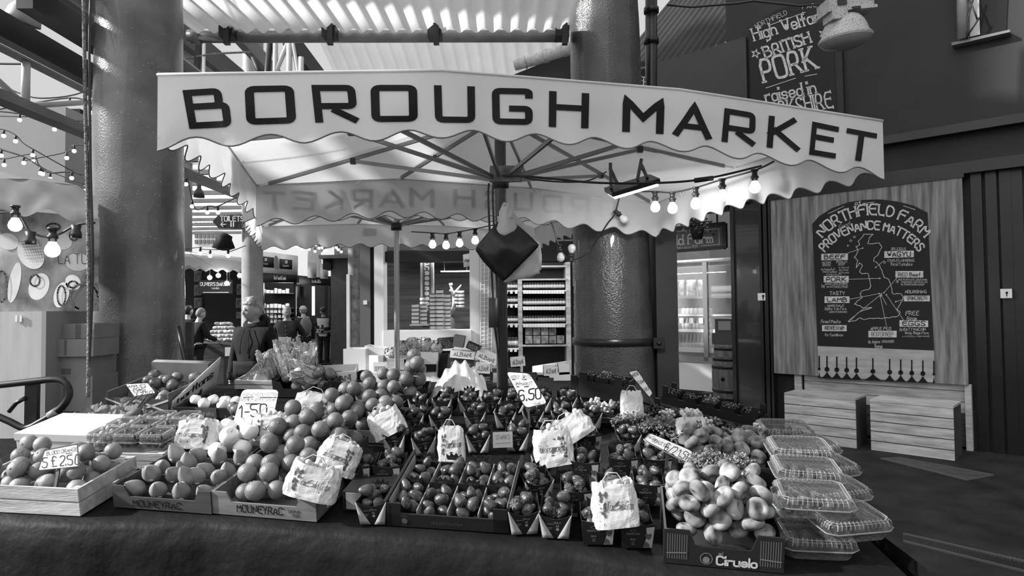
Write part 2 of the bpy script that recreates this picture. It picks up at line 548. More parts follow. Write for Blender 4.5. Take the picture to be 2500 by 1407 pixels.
lo = bpy.data.objects.new('shop_strip_light', l); COL.objects.link(lo); lo.location = WF @ V((xs_open - .9, 1.5, 3.7))
# ================================================================ columns
def column(px_t, py_t, px_b, py_b, r_t, r_b, Y, name, label, mt, ztop=6.5, n=64):
    pt, pb = at(px_t, py_t, Y), at(px_b, py_b, Y)
    d = (pt - pb) / (pt.z - pb.z); kr = (r_t - r_b) / (pt.z - pb.z)
    prof = []
    root = thing(name, label, 'column', V((pb.x - d.x * pb.z, Y, 0)))
    m = MB(); q = []; 
    zz = [i * ztop / 60 for i in range(61)]
    vs, fs = [], []
    for z in zz:
        c = pb + d * (z - pb.z); r = r_b + kr * (z - pb.z)
        for j in range(n):
            a = 2 * PI * j / n
            q = V((c.x + r * math.cos(a), Y + r * math.sin(a), z))
            k = noise.noise(q * 3.1) * .004 + noise.noise(q * 17) * .0025 * max(0, 1.6 - abs(z - 1.3))
            vs.append(V((c.x + (r + k) * math.cos(a), Y + (r + k) * math.sin(a), z)))
    for i in range(60):
        for j in range(n): fs.append((i * n + j, i * n + (j + 1) % n, (i + 1) * n + (j + 1) % n, (i + 1) * n + j))
    m.add(vs, fs, 0, None, True)
    m.build('column_shaft', mt, root, True)
    return root, pb, d
YL = 5.0
rootL, pbL, dL = column(341, 180, 336, 850, .308, .332, YL, 'cast_iron_column', 'thick glossy dark column with peeling paint at left, behind the canopy corner', colpaint2)
YR = 6.15
rootR, pbR, dR = column(1476, 100, 1496, 760, .335, .372, YR, 'cast_iron_column', 'thick glossy dark column right of the stall, with a strap round it', colpaint)
m = MB(); zc = at(1496, 838, YR - .37).z
m.lathe([(.385, zc - .035), (.392, zc - .03), (.392, zc + .03), (.385, zc + .035)], 48, Matrix.Translation((pbR.x, YR, 0)))
m.build('strap', blackpaint, rootR, True)
m = MB(); a = at(1628, 700, YR - .15)
m.box((.2, .3, 2.5), (a.x, YR - .0, 1.25)); 
o = m.build('boxed_duct', mat('duct_paint', .022, .5, .35, var=.3, vs=3), label='flat dark boxed duct against the right side of the strapped column', cat='duct')
m = MB(); p = at(1608, 838, YR - .2); m.box((.1, .03, .1), p); m.ell(p + V((0, -.02, 0)), .022)
m.build('strap_bracket', blackpaint, rootR, True)
m = MB(); m.tube([at(1590, -60, 6.6), at(1590, 240, 6.6), at(1590, 420, 6.6)], .062, 14)
for y in (20, 95): m.tube([at(1590, y, 6.6), at(1590, y + 12, 6.6)], .078, 14)
m.build('downpipe', blackpaint, label='dark downpipe just right of the strapped column, above the canopy', cat='pipe')
# ================================================================ roof sheets
def corrug(name, A, B, C, D, pitch, amp, mt, label, nv=3, sub=6):
    """corrugated sheet: ribs run from edge A-B to edge D-C."""
    A, B, C, D = map(V, (A, B, C, D))
    n = (B - A).cross(D - A).normalized()
    k = max(2, int((B - A).length / pitch))
    m = MB()
    m.grid(lambda u, v: (A.lerp(B, u)).lerp(D.lerp(C, u), v) + n * amp * math.sin(2 * PI * k * u), k * sub, nv)
    return m.build(name, mt, label=label, kind='structure')
g0, g1 = at(474, 76, 6.0), at(1392, 74, 6.0)
corrug('ceiling', g0, g1, V((g1.x + .3, 1.9, g1.z + .42)), V((g0.x - .9, 1.9, g0.z + .42)), .152, .026, corr, 'pale corrugated roof sheet above the canopy, with the gutter along its edge')
root = thing('gutter', 'grey half-round gutter pipe along the edge of the corrugated roof', 'gutter', at(925, 92, 6.02))
m = MB(); m.tube([at(468, 90, 6.09), at(920, 89, 6.09), at(1388, 88, 6.09)], .058, 14); m.tube([at(462, 90, 6.09), at(490, 90, 6.09)], .068, 14)
m.build('pipe', mat('grey_pipe', .2, .35, .5, var=.2), root, True)
for px in (557, 806, 1062, 1372):
    m = MB(); p = at(px, 78, 6.0)
    m.box((.13, .16, .1), p + V((0, .02, -.01))); m.box((.05, .05, .2), p + V((.02, -.07, -.05)))
    m.build('bracket', blackmetal, root, True)
a, b = at(778, 98, 8.0), at(1400, 98, 8.0)
corrug('ceiling_rear', a, b, V((b.x + .25, 10.4, b.z - .8)), V((a.x + .1, 10.4, a.z - .8)), .16, .025, corrgrey, 'grey corrugated roof slope further back, above the canopy')
a = at(1618, 160, 10.5) - WD * 1.2; b = at(1836, 86, 9.4)
up = V((.68, .73, .95))
corrug('roof_right', a, b, b + up * 2.6, a + up * 2.6, .15, .03, corrdark, 'dark corrugated roof slope above the farm shop')
# insulated pipe under the rear roof
m = MB(); P = [at(1256, 160, 7.4), at(1305, 146, 7.35), at(1360, 128, 7.0), at(1402, 114, 6.45)]
m.tube(P, [.062, .066, .066, .06], 14)
for i in range(3): m.tube([P[i].lerp(P[i + 1], .5), P[i].lerp(P[i + 1], .58)], .075, 14)
m.build('lagged_pipe', mat('lagging', .5, .8, .1, var=.2, vs=20, bump=.5), label='pale lagged pipe sloping up to the strapped column', cat='pipe')
m = MB(); a = at(1240, 195, 8.5); b = at(1400, 130, 8.2); m.add([a, at(1400, 330, 8.2), at(1240, 330, 8.5), b], [(0, 2, 1, 3)])
m.grid(lambda u, v: a.lerp(b, u).lerp((at(1240, 330, 8.5)).lerp(at(1400, 330, 8.2), u), v), 1, 1, th=.08)
m.build('wall_gable', darkgrey, label='dark gable wall under the lagged pipe', kind='structure')
# ================================================================ the hall on the left: beams along the hall, roof panels, truss
def ybeam(px, py, Y0, Y1, w, h, mt, label, name='beam'):
    p = at(px, py, Y0); m = MB()
    m.box((w, Y1 - Y0, h), (p.x, (Y0 + Y1) / 2, p.z))
    return m.build(name, mt, label=label, kind='structure')
ybeam(-60, 30, 4.5, 26, .10, .2, blackmetal, 'dark roof beam at far left')
ybeam(60, -10, 4.5, 26, .12, .18, blackmetal, 'dark roof beam beside the bell lamp')
m = MB(); p = at(-10, 42, 5); q = at(-20, 95, 5.6); m.grid(lambda u, v: (p.x + (q.x - p.x) * u, 3.4 + 22 * v, p.z + (q.z - p.z) * u), 1, 1, th=.03)
m.build('ceiling_hall', palegrey, label='pale roof lining strip at far left', kind='structure')
m = MB(); p = at(95, 0, 5); q = at(20, -30, 5); m.grid(lambda u, v: (p.x + (q.x - p.x) * u, 3.4 + 22 * v, p.z + (q.z - p.z) * u), 1, 1, th=.03)
m.build('ceiling_hall', palegrey, label='pale roof lining strip right of the bell lamp', kind='structure')
ybeam(120, -6, 5, 24, .1, .1, blackmetal, 'dark roof purlin left of the peeling column')
m = MB(); p = at(128, -20, 5.2); q = at(210, -40, 5.2); m.grid(lambda u, v: (p.x + (q.x - p.x) * u, 3.4 + 9 * v, p.z + (q.z - p.z) * u), 1, 1, th=.03)
m.build('ceiling_hall', mat('grey_lining', .3, .6), label='grey roof lining strip near the peeling column', kind='structure')
root = thing('roof_truss', 'steel lattice roof truss running down the hall at left', 'truss', V((-5.6, 14, 4)))
TX = at(0, 110, 7).x; zt, zb = at(0, 108, 7).z, at(0, 232, 7).z
m = MB(); m.box((.14, 20, .1), (TX, 15, zt)); m.box((.2, 20, .03), (TX, 15, zt + .07)); m.build('top_chord', midgrey, root, True)
m = MB(); m.box((.14, 20, .1), (TX, 15, zb)); m.box((.22, 20, .03), (TX, 15, zb - .06)); m.build('bottom_chord', midgrey, root, True)
yy = [5.9, 7.38, 8.95, 10.5, 12.1, 13.7, 15.3]
for i, y in enumerate(yy):
    m = MB(); m.tube([(TX, y, zb), (TX, y, zt)], .045, 10); m.build('upright', palegrey, root, True)
    if i < len(yy) - 1:
        m = MB(); a, b = (zt, zb) if i % 2 == 0 else (zb, zt)
        m.tube([(TX, y, a), (TX, yy[i + 1], b)], .035, 10); m.build('diagonal', palegrey, root, True)
m = MB(); p = at(-60, 262, 10); q = at(155, 262, 10)
m.box((q.x - p.x, .5, 4.9), ((p.x + q.x) / 2, 10.3, 2.45)); m.build('wall_left', mat('grey_render', .3, .7, .2, var=.08, vs=1), label='plain grey wall block at far left', kind='structure')
m = MB(); m.box((.3, 4.6, 6), (-9.2, 6.9, 11.0)); m.build('wall_sun_block', darkgrey, label='unseen added wall far to the left, keeping sun off the shop wall', kind='structure')  # unseen wall added to block the sun from the right-hand wall
# black slab put in for the unlit ceiling void behind the truss
m = MB(); m.box((8, .2, 3.2), (-16.8, 19, 6.1)); m.build('void_slab', blackmatt, label='black slab standing for the dark void behind the truss', kind='structure')
# far glazed roof: pale strips across the hall
for i in range(11):
    y = 15.5 + i * 1.55
    m = MB(); m.box((15.5, 1.2, .02), (-10.5, y, 5.6)); m.build('ceiling_glazing', mat('roof_glazing', .95, .5, .2, trl=.95), label='pale roof-light strip across the far hall', kind='structure')
    m = MB(); m.box((15.5, .14, .12), (-10.5, y + .78, 5.52)); m.build('beam', midgrey, label='grey beam between the far roof-lights', kind='structure')
# big diagonal rafters seen between the left column and the roof sheet
def rafter(p, q, w, h, mt, label, name='beam'):
    m = MB(); m.bar(p, q, w, h); return m.build(name, mt, label=label, kind='structure')
rafter(at(430, 70, 9), at(600, 205, 12), .12, .34, mat('rafter_grey', .08, .6), 'dark sloping rafter right of the peeling column')
rafter(at(430, 120, 9.3), at(560, 215, 12), .05, .3, palegrey, 'pale fascia below the sloping rafter')
rafter(at(488, 95, 9.2), at(478, 190, 9.2), .07, .07, darkgrey, 'dark strut right of the peeling column')
rafter(at(498, 90, 9.1), at(497, 185, 9.1), .035, .035, white, 'thin white rod beside the dark strut')
rafter(at(580, 80, 11), at(700, 215, 14), .14, .3, midgrey, 'dark sloping rafter behind the white truss')
rafter(at(700, 85, 11), at(785, 195, 12.5), .12, .35, darkgrey, 'dark sloping rafter near the grey roof slope')
for (a, b, r, s) in (((660, 96), (640, 320), .05, 'dark drainpipe in the roof'), ((672, 92), (672, 320), .045, 'pale upright tube nearest the drainpipe'),
                     ((705, 100), (626, 290), .04, 'pale slanting tube of the white truss'), ((706, 96), (706, 320), .05, 'long pale upright tube of the white truss'),
                     ((735, 140), (735, 320), .045, 'short pale upright tube near the grey roof slope'), ((712, 96), (755, 320), .035, 'thin slanting tube of the white truss'),
                     ((618, 140), (645, 205), .04, 'thin dark pipe beside the far grey column')):
    m = MB(); m.tube([at(a[0], a[1], 10.5), at(b[0], b[1], 10.5)], r, 10)
    m.build('beam', darkgrey if 'dark' in s else palegrey, label=s, kind='structure')
# ================================================================ the plywood board with the black map sign
def WT(x, y, z): return WF @ Matrix.Translation((x, y, z))
root = thing('plywood_board', 'large pale plywood board on the dark shop wall, carrying the black map sign', 'board', WT(pw(2120, 700, .12)[0], -.1, 0))
OB = .16
b0, b1 = pw(1890, 900, OB)[0], pw(2363, 900, OB)[0]
bz0, bz1 = pw(1897, 912, OB)[1], pw(1880, 490, OB)[1]
m = MB(); wbox(m, b0, b1, bz0, bz1, -OB, -OB + .04); m.build('plywood_sheet', woodz, root, True)
m = MB(); wbox(m, b0 - .02, b1 + .02, bz1, bz1 + .05, -OB - .01, -.01); m.build('top_edging', blackpaint, root, True)
# black sign with an arched top
OS = OB + .012
f = wallpx(OS)
sroot = thing('map_sign', 'black arched sign with a white hand-painted map of Britain on the plywood board', 'sign', WT(pw(2135, 700, OS)[0], -OS, bz0))
outl = [(1996, 845), (1983, 547), (2000, 528), (2030, 509), (2070, 494), (2110, 488), (2150, 487), (2190, 492), (2230, 502), (2264, 519), (2280, 856)]
def flat(mb, pts, off, th=.008, mi=0):
    """outline in pixels on the wall -> a plate of real thickness on the plane off in front of the wall."""
    q = [pw(x, y, off) for x, y in pts]
    mb.prism(q, off - th, off, WF @ Matrix(((1, 0, 0, 0), (0, 0, -1, 0), (0, 1, 0, 0), (0, 0, 0, 1))), mi)
m = MB(); flat(m, outl[::-1] if 0 else outl, OS, .012); m.build('sign_panel', mat('sign_black', .009, .6, .3), sroot, True)
m = MB(); flat(m, [(1996, 845), (2280, 856), (2282, 934), (1998, 920)], OS - .002, .01); m.build('lower_panel', mat('pine_panel', .33, .65, .25, var=.2, vs=3, stretch=(1, 6, 6)), sroot, True)
# lettering, laid out on the sign's own plane
F3 = wallpx(OS + .003)
WL = MB(); BL = MB()
def A(s, x, y, h, w=None, ang=0, mb=None, **k):
    text(mb or WL, s, shift(F3, x, y, R(ang)), h, fit=w, seg=None, **k)
def arch(s, cx, cy, rad, h, span, **k):
    g = lambda u, v: F3(cx + (rad + v) * math.sin(u / rad), -cy + (rad + v) * math.cos(u / rad))
    text(WL, s, g, h, fit=span, seg=4, **k)
arch('NORTHFIELD FARM', 2132, 690, 166, 25, 280, sw=.2, serif=.24, gap=1.8)
arch('PROVENANCE MATTERS', 2128, 708, 148, 20, 262, sw=.26, gap=1.8)
A('at', 2094, 500, 9, ang=6, slant=.2); A('Food', 2062, 555, 10, 28, ang=22, slant=.3, sw=.1)
for (x0, y0, x1, y1) in ((2022, 522, 2060, 504), (2206, 503, 2234, 512), (2106, 497, 2134, 494)): line2(WL, [(x0, -y0), (x1, -y1)], F3, 1.3)
def tab(x0, y0, x1, y1, h, s, dy=0, **k):
    poly2(WL, [(x0, -y1), (x1, -y1 - dy), (x1, -y0 - dy), (x0, -y0)], F3)
    text(BL, s, shift(wallpx(OS + .006), (x0 + x1) / 2, y1 - 3 + dy / 2), h * .9, fit=(x1 - x0) * .78, sw=.18)
tab(2005, 620, 2070, 636, 11, 'BEEF', -1); tab(2011, 674, 2072, 690, 11, 'PORK', 0); tab(2013, 724, 2074, 740, 11, 'LAMB', 0)
tab(2159, 614, 2231, 630, 12, 'WAGYU', -2); tab(2186, 662, 2254, 678, 10, 'RED Beef', 0); tab(2207, 722, 2270, 736, 11, 'SPRING BROTH')
tab(2196, 782, 2266, 798, 12, 'EGGS', 1); tab(2007, 794, 2067, 809, 11, 'NORTHFIELD FARM'); tab(2120, 808, 2189, 824, 11, 'DEXTER BEEF')
for s, x, y, h, w in (('NATIVE', 2018, 644, 5, 22), ('BREED', 2018, 650, 5, 20), ('SPECIALITY', 2055, 642, 5, 28), ('BEEF', 2055, 648, 5, 16), ('by Pauline Duff', 2022, 660, 5, 34),
                      ('Native Scotland', 2026, 666, 5, 34), ('by Tommy and', 2060, 655, 4, 24), ('Alan Taylor', 2060, 661, 4, 24), ('SCOTLAND', 2060, 668, 4, 24),
                      ('PREMIUM', 2035, 672, 3, 36), ('ANNA LONGTHORPE', 2042, 696, 5, 56), ('NATIVE BREED PORK', 2044, 703, 5, 52), ('MARK GALE', 2040, 749, 5, 40), ('Bay Tree Farm', 2044, 757, 7, 44),
                      ('LEICESTERSHIRE', 2046, 764, 4, 44), ('Finest Meats', 2028, 789, 8, 48), ('Pur Excellence', 2036, 821, 7, 44), ('DELICIOUS', 2193, 611, 6, 36),
                      ('CHARLES ASHBRIDGE', 2200, 639, 6, 66), ('Thirsk Yorkshire', 2200, 649, 8, 54), ('Nick Wadford & Julie Evans', 2228, 685, 5, 70), ('SPRINGWOOD FARM RUTLAND', 2232, 691, 4, 64),
                      ('WILTSHIRE HORN SHEEP', 2228, 697, 4, 58), ('NOURISHING', 2236, 716, 7, 52), ('APPLE FED', 2150, 806, 7, 50), ('by Jaquine', 2134, 838, 8, 28), ('LINCOLNSHIRE', 2168, 837, 6, 30),
                      ('Thorpe', 2144, 850, 9, 20), ('FREE', 2227, 770, 10, 32), ('Range', 2226, 781, 8, 24), ('KATY MACHIN', 2233, 808, 7, 54), ('Windy Ridge Farm', 2238, 816, 6, 58), ('LINCOLNSHIRE', 2236, 823, 3, 66),
                      ('TASTY', 2044, 720, 8, 38), ('by', 2160, 643, 7, 6), ('by', 2191, 690, 8, 6), ('by', 2010, 702, 8, 8), ('by', 2018, 757, 8, 8), ('by', 2200, 808, 8, 7)):
    A(s, x, y, h, w, sw=.17, jit=.15)
brit = [(2109, 573), (2131, 572), (2124, 580), (2118, 594), (2121, 596), (2146, 594), (2152, 602), (2148, 613), (2143, 624), (2134, 630), (2133, 637), (2142, 643), (2149, 650), (2154, 664), (2158, 676), (2170, 683),
        (2174, 693), (2177, 706), (2180, 719), (2188, 717), (2201, 718), (2206, 726), (2203, 735), (2194, 747), (2190, 755), (2198, 762), (2192, 772), (2170, 776), (2152, 778), (2130, 777), (2112, 781), (2098, 777), (2086, 784), (2071, 786),
        (2084, 775), (2096, 763), (2112, 757), (2128, 752), (2110, 752), (2096, 746), (2086, 743), (2096, 733), (2104, 727), (2100, 716), (2106, 710), (2120, 708), (2126, 700), (2124, 685), (2119, 668), (2104, 668), (2098, 662), (2106, 648),
        (2098, 642), (2090, 655), (2094, 636), (2086, 628), (2096, 612), (2090, 603), (2098, 598), (2096, 590), (2102, 582)]
rb = random.Random(4)
bj = []
for a, b in zip(brit, brit[1:] + brit[:1]):
    for i in range(3): bj.append((a[0] + (b[0] - a[0]) * i / 3 + rb.uniform(-1, 1), -(a[1] + (b[1] - a[1]) * i / 3 + rb.uniform(-1, 1))))
line2(WL, bj, F3, 1.5, closed=True)
for cx, cy, r in ((2077, 588, 3), (2086, 579, 3), (2070, 600, 2)): line2(WL, [(cx + r * math.cos(a), -cy + r * .8 * math.sin(a)) for a in (0, 1.2, 2.4, 3.6, 4.9)], F3, 1, closed=True)
for x0, y0, x1, y1 in ((2070, 618, 2106, 606), (2072, 682, 2148, 680), (2074, 731, 2147, 717), (2070, 785, 2152, 718), (2164, 744, 2152, 722), (2164, 795, 2149, 724), (2206, 782, 2164, 720), (2192, 676, 2158, 715), (2158, 637, 2138, 653), (2206, 731, 2187, 737)):
    line2(WL, [(x0, -y0), (x1, -y1)], F3, 1.0); disc2(WL, x1, -y1, 1.8, F3)
WL.build('sign_lettering', chalk, sroot, True); BL.build('tab_lettering', ink, sroot, True)
m = MB(); F4 = wallpx(OS + .003)
for i, x in enumerate((2000, 2019, 2043, 2067, 2091, 2131, 2172, 2199, 2226, 2253, 2280)):
    y = 874 + (x - 2018) * .045
    line2(m, [(x, -y + 3), (x, -y - 26)], F4, 3.4); disc2(m, x, -(y + 28), 6 if 2002 < x < 2278 else 3.5, F4)
    w = 13 if x != 2131 else 22
    w2 = w if 2002 < x < 2278 else 3
    poly2(m, [(x - w2, -(y + 50)), (x + w2, -(y + 51)), (x + w2 * .4, -(y + 42)), (x, -(y + 34)), (x - w2 * .4, -(y + 42))], F4)
m.build('painted_finials', ink, sroot, True)
# ---------------------------------------------------------------- slatted counter below the board, benches
root = thing('slatted_counter', 'low slatted pine counter front on the wall behind the two bench boxes', 'counter', WT(pw(2160, 1000, .06)[0], -.05, 0))
c0, c1 = pw(1966, 1000, .06)[0], pw(2385, 1000, .06)[0]
for i in range(6):
    m = MB(); z1 = bz0 + .04 - i * .125
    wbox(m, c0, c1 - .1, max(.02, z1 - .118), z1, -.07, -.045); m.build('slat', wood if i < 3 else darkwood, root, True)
m = MB(); wbox(m, c1 - .1, c1 - .04, 0, bz0, -.12, -.04); m.build('post', wood, root, True)
m = MB(); wbox(m, c0 - .12, c0 - .03, .0, bz0, -.09, -.045); m.build('post', wood, root, True)
def bench(pxl, pyl, pxr, pyr, hh, label, dep=.44):
    a, b = onz(pxl, pyl, 0), onz(pxr, pyr, 0)
    M_ = basis(a, b - a, V((0, 0, 1)))
    w = (b - a).length
    root = thing('bench_box', label, 'bench', M_ @ Matrix.Translation((w / 2, 0, 0)), 'pine bench boxes')
    n = 5
    for i in range(n):
        m = MB(); z0 = i * hh / n
        m.box((w, .022, hh / n - .01), (0, .011, z0 + hh / n / 2)); m.build('front_slat', wood, root)
    m = MB(); m.box((w, dep, .025), (0, dep / 2, hh + .012))
    m.build('seat_top', wood, root)
    for s in (-1, 1):
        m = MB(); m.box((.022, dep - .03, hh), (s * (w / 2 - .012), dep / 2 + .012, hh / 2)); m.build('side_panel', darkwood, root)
    return root
bench(1917, 1074, 2091, 1097, .55, 'slatted pine bench box below the board, the one beside the glossy door')
bench(2127, 1100, 2331, 1127, .55, 'slatted pine bench box below the board, the one beside the wooden post')
# manhole cover and drain channel
root = thing('manhole_cover', 'rectangular manhole cover let into the tarmac in front of the bench boxes', 'manhole cover', onz(2290, 1140, .0))
q = [onz(2150, 1120, .006), onz(2200, 1118, .006), onz(2425, 1160, .006), onz(2360, 1172, .006)]
m = MB(); m.add(q + [p - V((0, 0, .006)) for p in q], [(0, 1, 2, 3), (0, 4, 5, 1), (1, 5, 6, 2), (2, 6, 7, 3), (3, 7, 4, 0)]); m.build('cover_plate', mat('worn_iron', .06, .6, .3, var=.3, vs=9, bump=.3), root, True)
m = MB()
for k in range(3):
    for s in (0, 1):
        o = q[0].lerp(q[3], .03 + .03 * k) if s == 0 else q[1].lerp(q[2], 0)
    a, b = q[0].lerp(q[1], .0), q[3].lerp(q[2], 0)
    t = k * .025
    m.bar(q[3].lerp(q[0], 0) .lerp(q[2], t), q[0].lerp(q[1], t), .012, .012)
    m.bar(q[3].lerp(q[2], 1 - t), q[0].lerp(q[1], 1 - t), .012, .012)
m.bar(q[0], q[1], .012, .012); m.bar(q[3], q[2], .012, .012)
m.build('raised_rim', mat('worn_iron_light', .1, .6, .3), root, True)
root = thing('drain_channel', 'long metal-edged drain channel crossing the tarmac at lower right', 'drain', onz(2400, 1360, .0))
for k, (a, b) in enumerate(((onz(2205, 1304, .008), onz(2560, 1384, .008)), (onz(2205, 1322, .008), onz(2560, 1410, .008)))):
    m = MB(); m.bar(a, b, .012, .014); m.build('metal_edge', steel, root, True)
m = MB(); a, b, c, d = onz(2205, 1305, .004), onz(2560, 1385, .004), onz(2560, 1409, .004), onz(2205, 1321, .004)
m.add([a, b, c, d], [(0, 3, 2, 1)])
for i in range(40):
    t = i / 40; m.bar(a.lerp(b, t), d.lerp(c, t), .008, .008)
m.build('slotted_grate', blackmetal, root, True)
# ================================================================ tall pork sign on the upper wall
OP = .075
sroot = thing('pork_sign', 'tall black wall sign with arched top and pale lettering about pork, above the canopy', 'sign', WF @ V((pw(1935, 150, OP)[0], -OP, pw(1935, 300, OP)[1])))
m = MB(); flat(m, [(1840, 420), (1828, 78), (1850, 52), (1895, 25), (1945, 8), (1995, 1), (2030, 4), (2046, 330)], OP, .05); m.build('sign_panel', mat('sign_black', .009), sroot, True)
m = MB(); flat(m, [(2038, 330), (2030, 4), (2052, 4), (2062, 330)], OP - .01, .05); m.build('side_frame', darkgrey, sroot, True)
F3 = wallpx(OP + .004); WL = MB()
def A(s, x, y, h, w=None, ang=0, **k): text(WL, s, shift(F3, x, y, R(ang)), h, fit=w, **k)
A('NORTHFIELD', 1884, 52, 11, 84, 24, sw=.13); A('FARM', 1980, 19, 10, 42, 7, sw=.13)
A('High', 1870, 91, 30, 58, 17, sw=.2, serif=.26); A('Welfare', 1968, 62, 30, 112, 17, sw=.2, serif=.26, slant=0)
A('BRITISH', 1925, 122, 26, 118, 19, sw=.22, serif=.3)
A('PORK', 1931, 183, 54, 134, 15, sw=.2, serif=.24)
A('raised in', 1932, 238, 30, 124, 11, sw=.2, serif=.24)
A('YORKSHIRE', 1948, 278, 38, 176, 11, sw=.2, serif=.22)
for x0, y0, x1, y1 in ((1880, 61, 1966, 30), (1870, 215, 1942, 191), (1965, 186, 1994, 181)): line2(WL, [(x0, -y0), (x1, -y1)], F3, 1.6)
for cx, cy in ((1845, 131), (2010, 82)):
    st = [(cx + (11 if k % 2 == 0 else 4) * math.sin(k * PI / 5 + .2), -cy + (11 if k % 2 == 0 else 4) * math.cos(k * PI / 5 + .2)) for k in range(10)]
    line2(WL, st, F3, 2.2, closed=True)
WL.build('sign_lettering', chalk, sroot, True)
# narrow sign edge glimpsed between the column and the downpipe
root = thing('side_sign', 'sliver of a black lettered sign between the strapped column and the downpipe', 'sign', WF @ V((pw(1568, 180, -.1)[0], .1, pw(1568, 300, -.1)[1])))
m = MB(); flat(m, [(1560, 300), (1560, 150), (1577, 150), (1577, 300)], .06, .02); m.build('sign_panel', mat('sign_black', .009), root, True)
m = MB(); f = wallpx(.064); text(m, 'RM', shift(f, 1568, 168), 5, fit=14, sw=.15); text(m, 'ER', shift(f, 1570, 208), 20, fit=18, sw=.25); line2(m, [(1562, -213), (1577, -212)], f, 1)
m.build('sign_lettering', chalk, root, True)
# ================================================================ high-bay lamp in front of the wall
LY = 6.6
def lamp_m(px, py, Y, tilt=(0, 0)): return Matrix.Translation(at(px, py, Y)) @ Euler((R(tilt[0]), R(tilt[1]), 0)).to_matrix().to_4x4()
k = LY / FOC
root = thing('high_bay_lamp', 'pale speckled industrial lamp with a ribbed glass bowl hanging in front of the pork sign', 'lamp', lamp_m(2062, 70, LY, (4, -5)))
sp = mat('speckled_enamel', .42, .5, .3, var=.1, spots=(.12, 60, .28))
m = MB(); m.lathe([(.0, .12), (34 * k, .115), (44 * k, .06), (50 * k, .0), (54 * k, -.06), (62 * k, -.1), (62 * k, -.112)], 36); m.build('reflector', sp, root)
m = MB(); m.lathe([(62 * k, -.112), (60 * k, -.125), (50 * k, -.165), (36 * k, -.19), (0, -.2)], 36); m.build('glass_bowl', mat('ribbed_glass', .33, .2, .5, var=.1, vs=40, stretch=(1, 1, .1)), root)
m = MB(); m.box((.46, .26, .13), (.02, 0, .22)); m.box((.5, .3, .03), (.02, 0, .155)); m.box((.16, .2, .1), (-.12, -.06, .11)); m.build('gear_box', sp, root)
m = MB(); m.box((.09, .02, .06), (-.08, -.135, .23)); m.box((.08, .02, .03), (.05, -.155, .15)); m.build('label_plate', blackmetal, root)
m = MB(); m.tube([(0, 0, .28), (0, 0, 1.2)], .02); m.build('hanger', blackmetal, root)
m = MB(); m.tube([at(1628, 12, 6.7), at(1690, 17, 6.7), at(1800, 8, 6.7), at(1840, 2, 6.7), at(1950, 14, 6.7), at(2040, 8, 6.6)], .012, 6)
m.build('overhead_cable', blackmetal, label='thin dark cable running along above the pork sign to the lamp', cat='cable')
# opening with pipes at the top right corner
root = thing('wall_hatch', 'small opening with painted daylight and pipes high in the wall at the top right', 'hatch', WF @ V((pw(2390, 90, .02)[0], -.02, pw(2390, 95, .02)[1])))
m = MB(); flat(m, [(2340, -20), (2338, 105), (2456, 80), (2462, -40)], .012, .02); m.build('opening', blackmatt, root, True)
m = MB(); flat(m, [(2366, -12), (2368, 90), (2392, 84), (2390, -18)], .03, .015); m.build('daylight_plate', mat('painted_daylight', .6, .8, .1), root, True)  # pale plate painted for the daylight showing through the opening
m = MB(); P = pw(2352, 98, .08), pw(2352, -30, .08); m.tube([WF @ V((P[0][0], -.1, P[0][1])), WF @ V((P[1][0], -.1, P[1][1] + .3))], .06, 12); m.build('pipe', mat('grey_pipe', .2), root, True)
m = MB(); flat(m, [(2322, 104), (2465, 72), (2466, 78), (2324, 111)], .12, .12); m.build('sill', midgrey, root, True)
m = MB()
for pts in (((2378, -10), (2364, 40), (2358, 75), (2362, 95)), ((2362, -10), (2380, 30), (2386, 48)), ((2358, 93), (2380, 60), (2392, 42))):
    m.tube([WF @ V((pw(x, y, .14)[0], -.14, pw(x, y, .14)[1])) for x, y in pts], .01, 6)
m.build('cables', blackmetal, root, True)
# ================================================================ inside the farm shop: fridge, sign, barrel, plant
OF = -1.9
def fb(mb, x0, y0, x1, y1, d0, d1, mi=0):
    xa, za = pw(x0, y1, OF); xb, zb = pw(x1, y0, OF)
    wbox(mb, xa, xb, za, zb, -OF - d0, -OF - d1, mi)
root = thing('display_fridge', 'white glass-fronted drinks fridge inside the farm shop', 'fridge', WF @ V((pw(1700, 900, OF)[0], -OF, .03)))
m = MB(); fb(m, 1600, 880, 1800, 945, 0, -.6); m.build('lower_panel', white, root, True)
m = MB(); fb(m, 1600, 632, 1800, 640, .02, -.6); m.build('top_rail', mat('fridge_grey', .5, .4), root, True)
m = MB(); fb(m, 1600, 642, 1800, 880, -.58, -.6); m.build('back_panel', mat('fridge_back', .16, .5), root, True)
m = MB(); fb(m, 1720, 640, 1726, 882, .02, -.03); fb(m, 1640, 876, 1800, 882, .02, -.03); fb(m, 1640, 638, 1643, 882, .02, -.03); m.build('door_frame', steel, root, True)
m = MB(); fb(m, 1640, 644, 1800, 876, -.005, -.01); m.build('door_glass', glass, root, True)
for y in (723, 768, 806, 853):
    m = MB(); fb(m, 1600, y, 1800, y + 4, -.06, -.55); m.build('shelf', white, root, True)
m = MB(); fb(m, 1640, 664, 1765, 669, -.08, -.12); m.build('strip_light', mat('lit_tube', .9, emit=6), root, True)
rb = random.Random(8)
def jarshape(mb, M_, r, h, mi=0, lid=1):
    mb.lathe([(r * .9, 0), (r, .04 * h), (r, .7 * h), (r * .75, .8 * h)], 10, M_, mi)
    mb.lathe([(r * .8, .8 * h), (r * .8, h)], 10, M_, lid)
